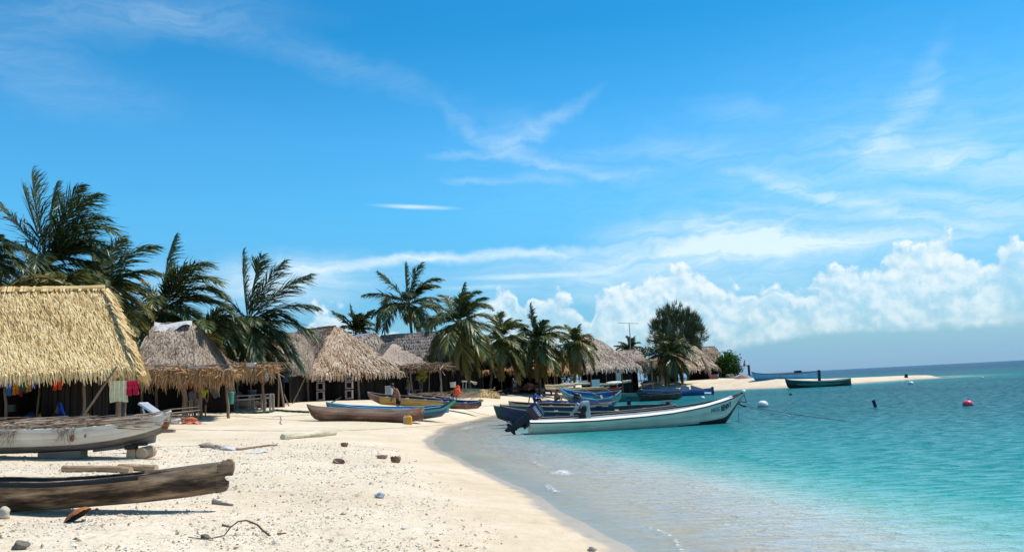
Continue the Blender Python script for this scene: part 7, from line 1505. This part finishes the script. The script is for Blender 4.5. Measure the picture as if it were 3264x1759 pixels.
# ------------------------------------------------------------------ far end
ZN = M('zinc_mast', [(.16, .22, .26), (.30, .38, .42)], .8, 4, .3, rough=.5, metal=.3)
q = on(2010, 124, 0); t = thing('antenna', 'tall thin antenna mast with a long crossbar, above the low untidy hut', 'antenna', (q.x, 124, hz(q.x, 124)))
mb = MB(); mb.tube([(q.x, 124, hz(q.x, 124)), D(2009, 1080, 124), D(2005, 1030, 124)], [.09, .08, .05], 6, .5); mb.build('mast', ZN, t, smooth=True)
mb = MB(); a, c = D(1971, 1029, 124), D(2036, 1031, 124); mb.tube([a, c], .035, 6, .5)
for k in range(14): q = a.lerp(c, (k + .5) / 14); mb.tube([q + Vector((0, -.5, .0)), q + Vector((0, .5, 0))], .015, 4, .5)
mb.build('crossbar', ZN, t)
t = thing('fridge', 'old off-white fridge standing outside the steep hut', 'fridge', tuple(D(2106, 1224, 126))); a, c = D(2096, 1198, 126), D(2117, 1224, 126)
FR = M('dirty_white_enamel', [(.36, .36, .33), (.60, .60, .56)], .9, 3, .4, rough=.4); mb = MB(); mb.box(((a.x + c.x) / 2, 126, (a.z + c.z) / 2), (c.x - a.x, .7, a.z - c.z), tint=.5); mb.build('body', FR, t)
mb = MB(); mb.box(((a.x + c.x) / 2, 125.62, lerp(c.z, a.z, .32)), ((c.x - a.x) * .94, .05, (a.z - c.z) * .6), tint=.6); mb.box(((a.x + c.x) / 2, 125.62, lerp(c.z, a.z, .82)), ((c.x - a.x) * .94, .05, (a.z - c.z) * .3), tint=.6); mb.build('door', FR, t)
mb = MB(); mb.box((a.x + .12, 125.57, lerp(c.z, a.z, .5)), (.04, .05, .3), tint=.3); mb.build('handle', SILVER, t)
t = thing('plastic_chair', 'green plastic chair in the shade left of the pale board wall', 'chair', tuple(D(2058, 1212, 124))); q = D(2058, 1210, 124); mb = MB(); mb.box((q.x, 124, q.z + .25), (.5, .5, .05), tint=.6); mb.build('seat', TEALL, t)
mb = MB(); mb.box((q.x, 124.25, q.z + .55), (.5, .05, .5), tint=.6); mb.build('backrest', TEALL, t)
for sx2 in (-1, 1):
    for sy2 in (-1, 1): mb = MB(); mb.box((q.x + .2 * sx2, 124 + .2 * sy2, q.z + .05), (.05, .05, .42), tint=.5); mb.build('leg', TEALL, t)
heap('heap of brown and grey rubble beside the fridge', 2068, 1226, 34, 12, DKROCK, 60, 21, 'rubble_heap', 'rubble', L=.6, y=122)
heap('small pile of grey stones left of the rubble and below the green chair', 2022, 1226, 14, 9, DKROCK, 30, 22, 'rubble_heap', 'rubble', L=.4, y=122)
log('long grey log lying on the sand before the low untidy hut', 2045, 1228, 2085, 1222, 118, .12, mat=POLE)
t = thing('leaning_boat_hull', 'red-brown old hull section leaning by the leaning log', 'hull', tuple(D(2290, 1214, 128))); mb = MB(); prism(mb, [(2268, 1194), (2284, 1192), (2290, 1204), (2284, 1214), (2272, 1214)], *pln(2268, 2290, 128), .4, .5); mb.build('hull', M('rust_red_wood', [(.16, .05, .03), (.34, .14, .10)], 1, 3, .4), t)
stone_ = heap('dark mound of netting and rock at the end of the village', 2328, 1214, 20, 24, DKROCK, 40, 23, 'net_mound', 'mound', L=.7, y=128)
t = thing('sheet_pile', 'pinkish sheets with a white panel leaning on them, left of the pale boat', 'pile', tuple(D(2372, 1212, 124)))
mb = MB(); prism(mb, [(2338, 1212), (2345, 1200), (2362, 1192), (2384, 1196), (2394, 1210), (2394, 1212)], *pln(2338, 2394, 124), 1.2, .5); mb.build('pink_sheets', M('pinkish_sheet', [(.42, .30, .28), (.60, .46, .42)], 1, 1.5, .4, rough=.8), t)
mb = MB(); prism(mb, [(2356, 1189), (2362, 1186), (2384, 1195), (2402, 1208), (2398, 1211), (2378, 1203)], *pln(2338, 2394, 122.8), .3, .8); mb.build('white_panel', P_PANGAIN, t)
t = thing('t_post', 'T-shaped blue post at the village end', 'post', tuple(D(2354, 1194, 126))); mb = MB(); mb.tube([D(2355, 1198, 126), D(2350, 1163, 126)], .09, 6, .5); mb.tube([D(2341, 1163, 126), D(2358, 1162, 126)], .07, 6, .5); mb.build('post', P_NAVY, t)
t = thing('flag', 'small pinkish-red flag on a slanted stick', 'flag', tuple(D(2366, 1196, 125))); mb = MB(); mb.tube([D(2359, 1192, 125), D(2372, 1172, 125), D(2374, 1150, 125)], .035, 5, .5); mb.build('stick', P_NAVY, t)
mb = MB(); prism(mb, [(2372, 1147), (2375, 1148), (2374, 1157), (2378, 1165), (2368, 1168)], *pln(2366, 2380, 125), .04, .7); mb.build('cloth', cloth_mat('pink_red_cloth', (.60, .05, .12)), t)
t = thing('wooden_post', 'thick dark post with a side arm just left of the big pale boat', 'post', tuple(D(2387, 1198, 124))); mb = MB(); mb.tube([D(2389, 1200, 124), D(2386, 1163, 124)], .18, 8, .4); mb.build('post', P_NAVY, t, smooth=True); mb = MB(); mb.tube([D(2386, 1168, 124), D(2375, 1164, 124)], .06, 5, .5); mb.build('side_arm', REDCLOTH, t)
a, c = D(786, 1147, 46.8), D(813, 1160, 46.8); mb = MB(); mb.box(((a.x + c.x) / 2, 46.9, 3.9), (c.x - a.x, .35, .26), tint=.8); o = mb.build('white_box', WHITEPAINT, None, loc=((a.x + c.x) / 2, 46.9, 3.8)); tag(o, 'white polystyrene box lying on the roof of the bench shelter', 'box')
mb = MB(); q = on(632, 41.6, 0); mb.box((q.x, 41.7, 3.70), (1.0, .3, .05), tint=.8); o = mb.build('pale_board', WHITEPAINT, None, loc=(q.x, 41.7, 3.7)); tag(o, 'pale board lying on top of the brown frond shelter roof', 'board')
# ------------------------------------------------------------------ shell and coral grit
r = np.random.default_rng(77); N = 130000
rr = 3.2 + 26 * r.random(N) ** 1.55; aa = r.uniform(radians(-40), radians(14), N); gx, gy = rr * np.sin(aa), rr * np.cos(aa)
w = rubble(gx, gy); cl = np.clip(.5 + .9 * vn(gx * 2.6, gy * 2.6, 41), 0.02, 1); keep = r.random(N) < w * cl * 1.1; gx, gy = gx[keep], gy[keep]; n = len(gx); gz = terrain(gx, gy)
sz = np.exp(r.normal(-4.75, .5, n)) * (1 + .035 * np.hypot(gx, gy)); sz = np.clip(sz, .003, .042)
a = r.uniform(0, 2 * pi, n); ex = np.stack([np.cos(a), np.sin(a), r.normal(0, .2, n)], 1); ey = np.stack([-np.sin(a), np.cos(a), r.normal(0, .2, n)], 1); el_ = r.uniform(1, 2.8, n)[:, None]
c = np.stack([gx, gy, gz + sz * .15], 1); s_ = sz[:, None]; up = np.array([0, 0, 1.0]); hgt_ = r.uniform(.25, .8, n)[:, None]
p0, p1, p2, p3, tp = c - ex * s_ * el_ * .5, c - ey * s_ * .5, c + ex * s_ * el_ * .5, c + ey * s_ * .5, c + up * s_ * hgt_ + ex * s_ * r.normal(0, .2, n)[:, None]
tt = np.clip(r.beta(1.1, .9, n), 0, 1); mb = MB()
for q0, q1 in ((p0, p1), (p1, p2), (p2, p3), (p3, p0)): mb.quads(np.stack([q0, q1, (q1 + tp) / 2 * .2 + tp * .8, tp], 1), tt)
GRIT = M('shell_and_coral_grit', [(.20, .14, .085), (.34, .26, .17), (.46, .38, .28), (.66, .60, .50), (.74, .70, .63)], 1.0, 30, .1, rough=.85, bump=0)
o = mb.build('shell_grit', GRIT, None, loc=(0, 8, .8)); o['kind'] = 'stuff'; o['label'] = 'broken shells, coral bits and small twigs strewn over the sand'
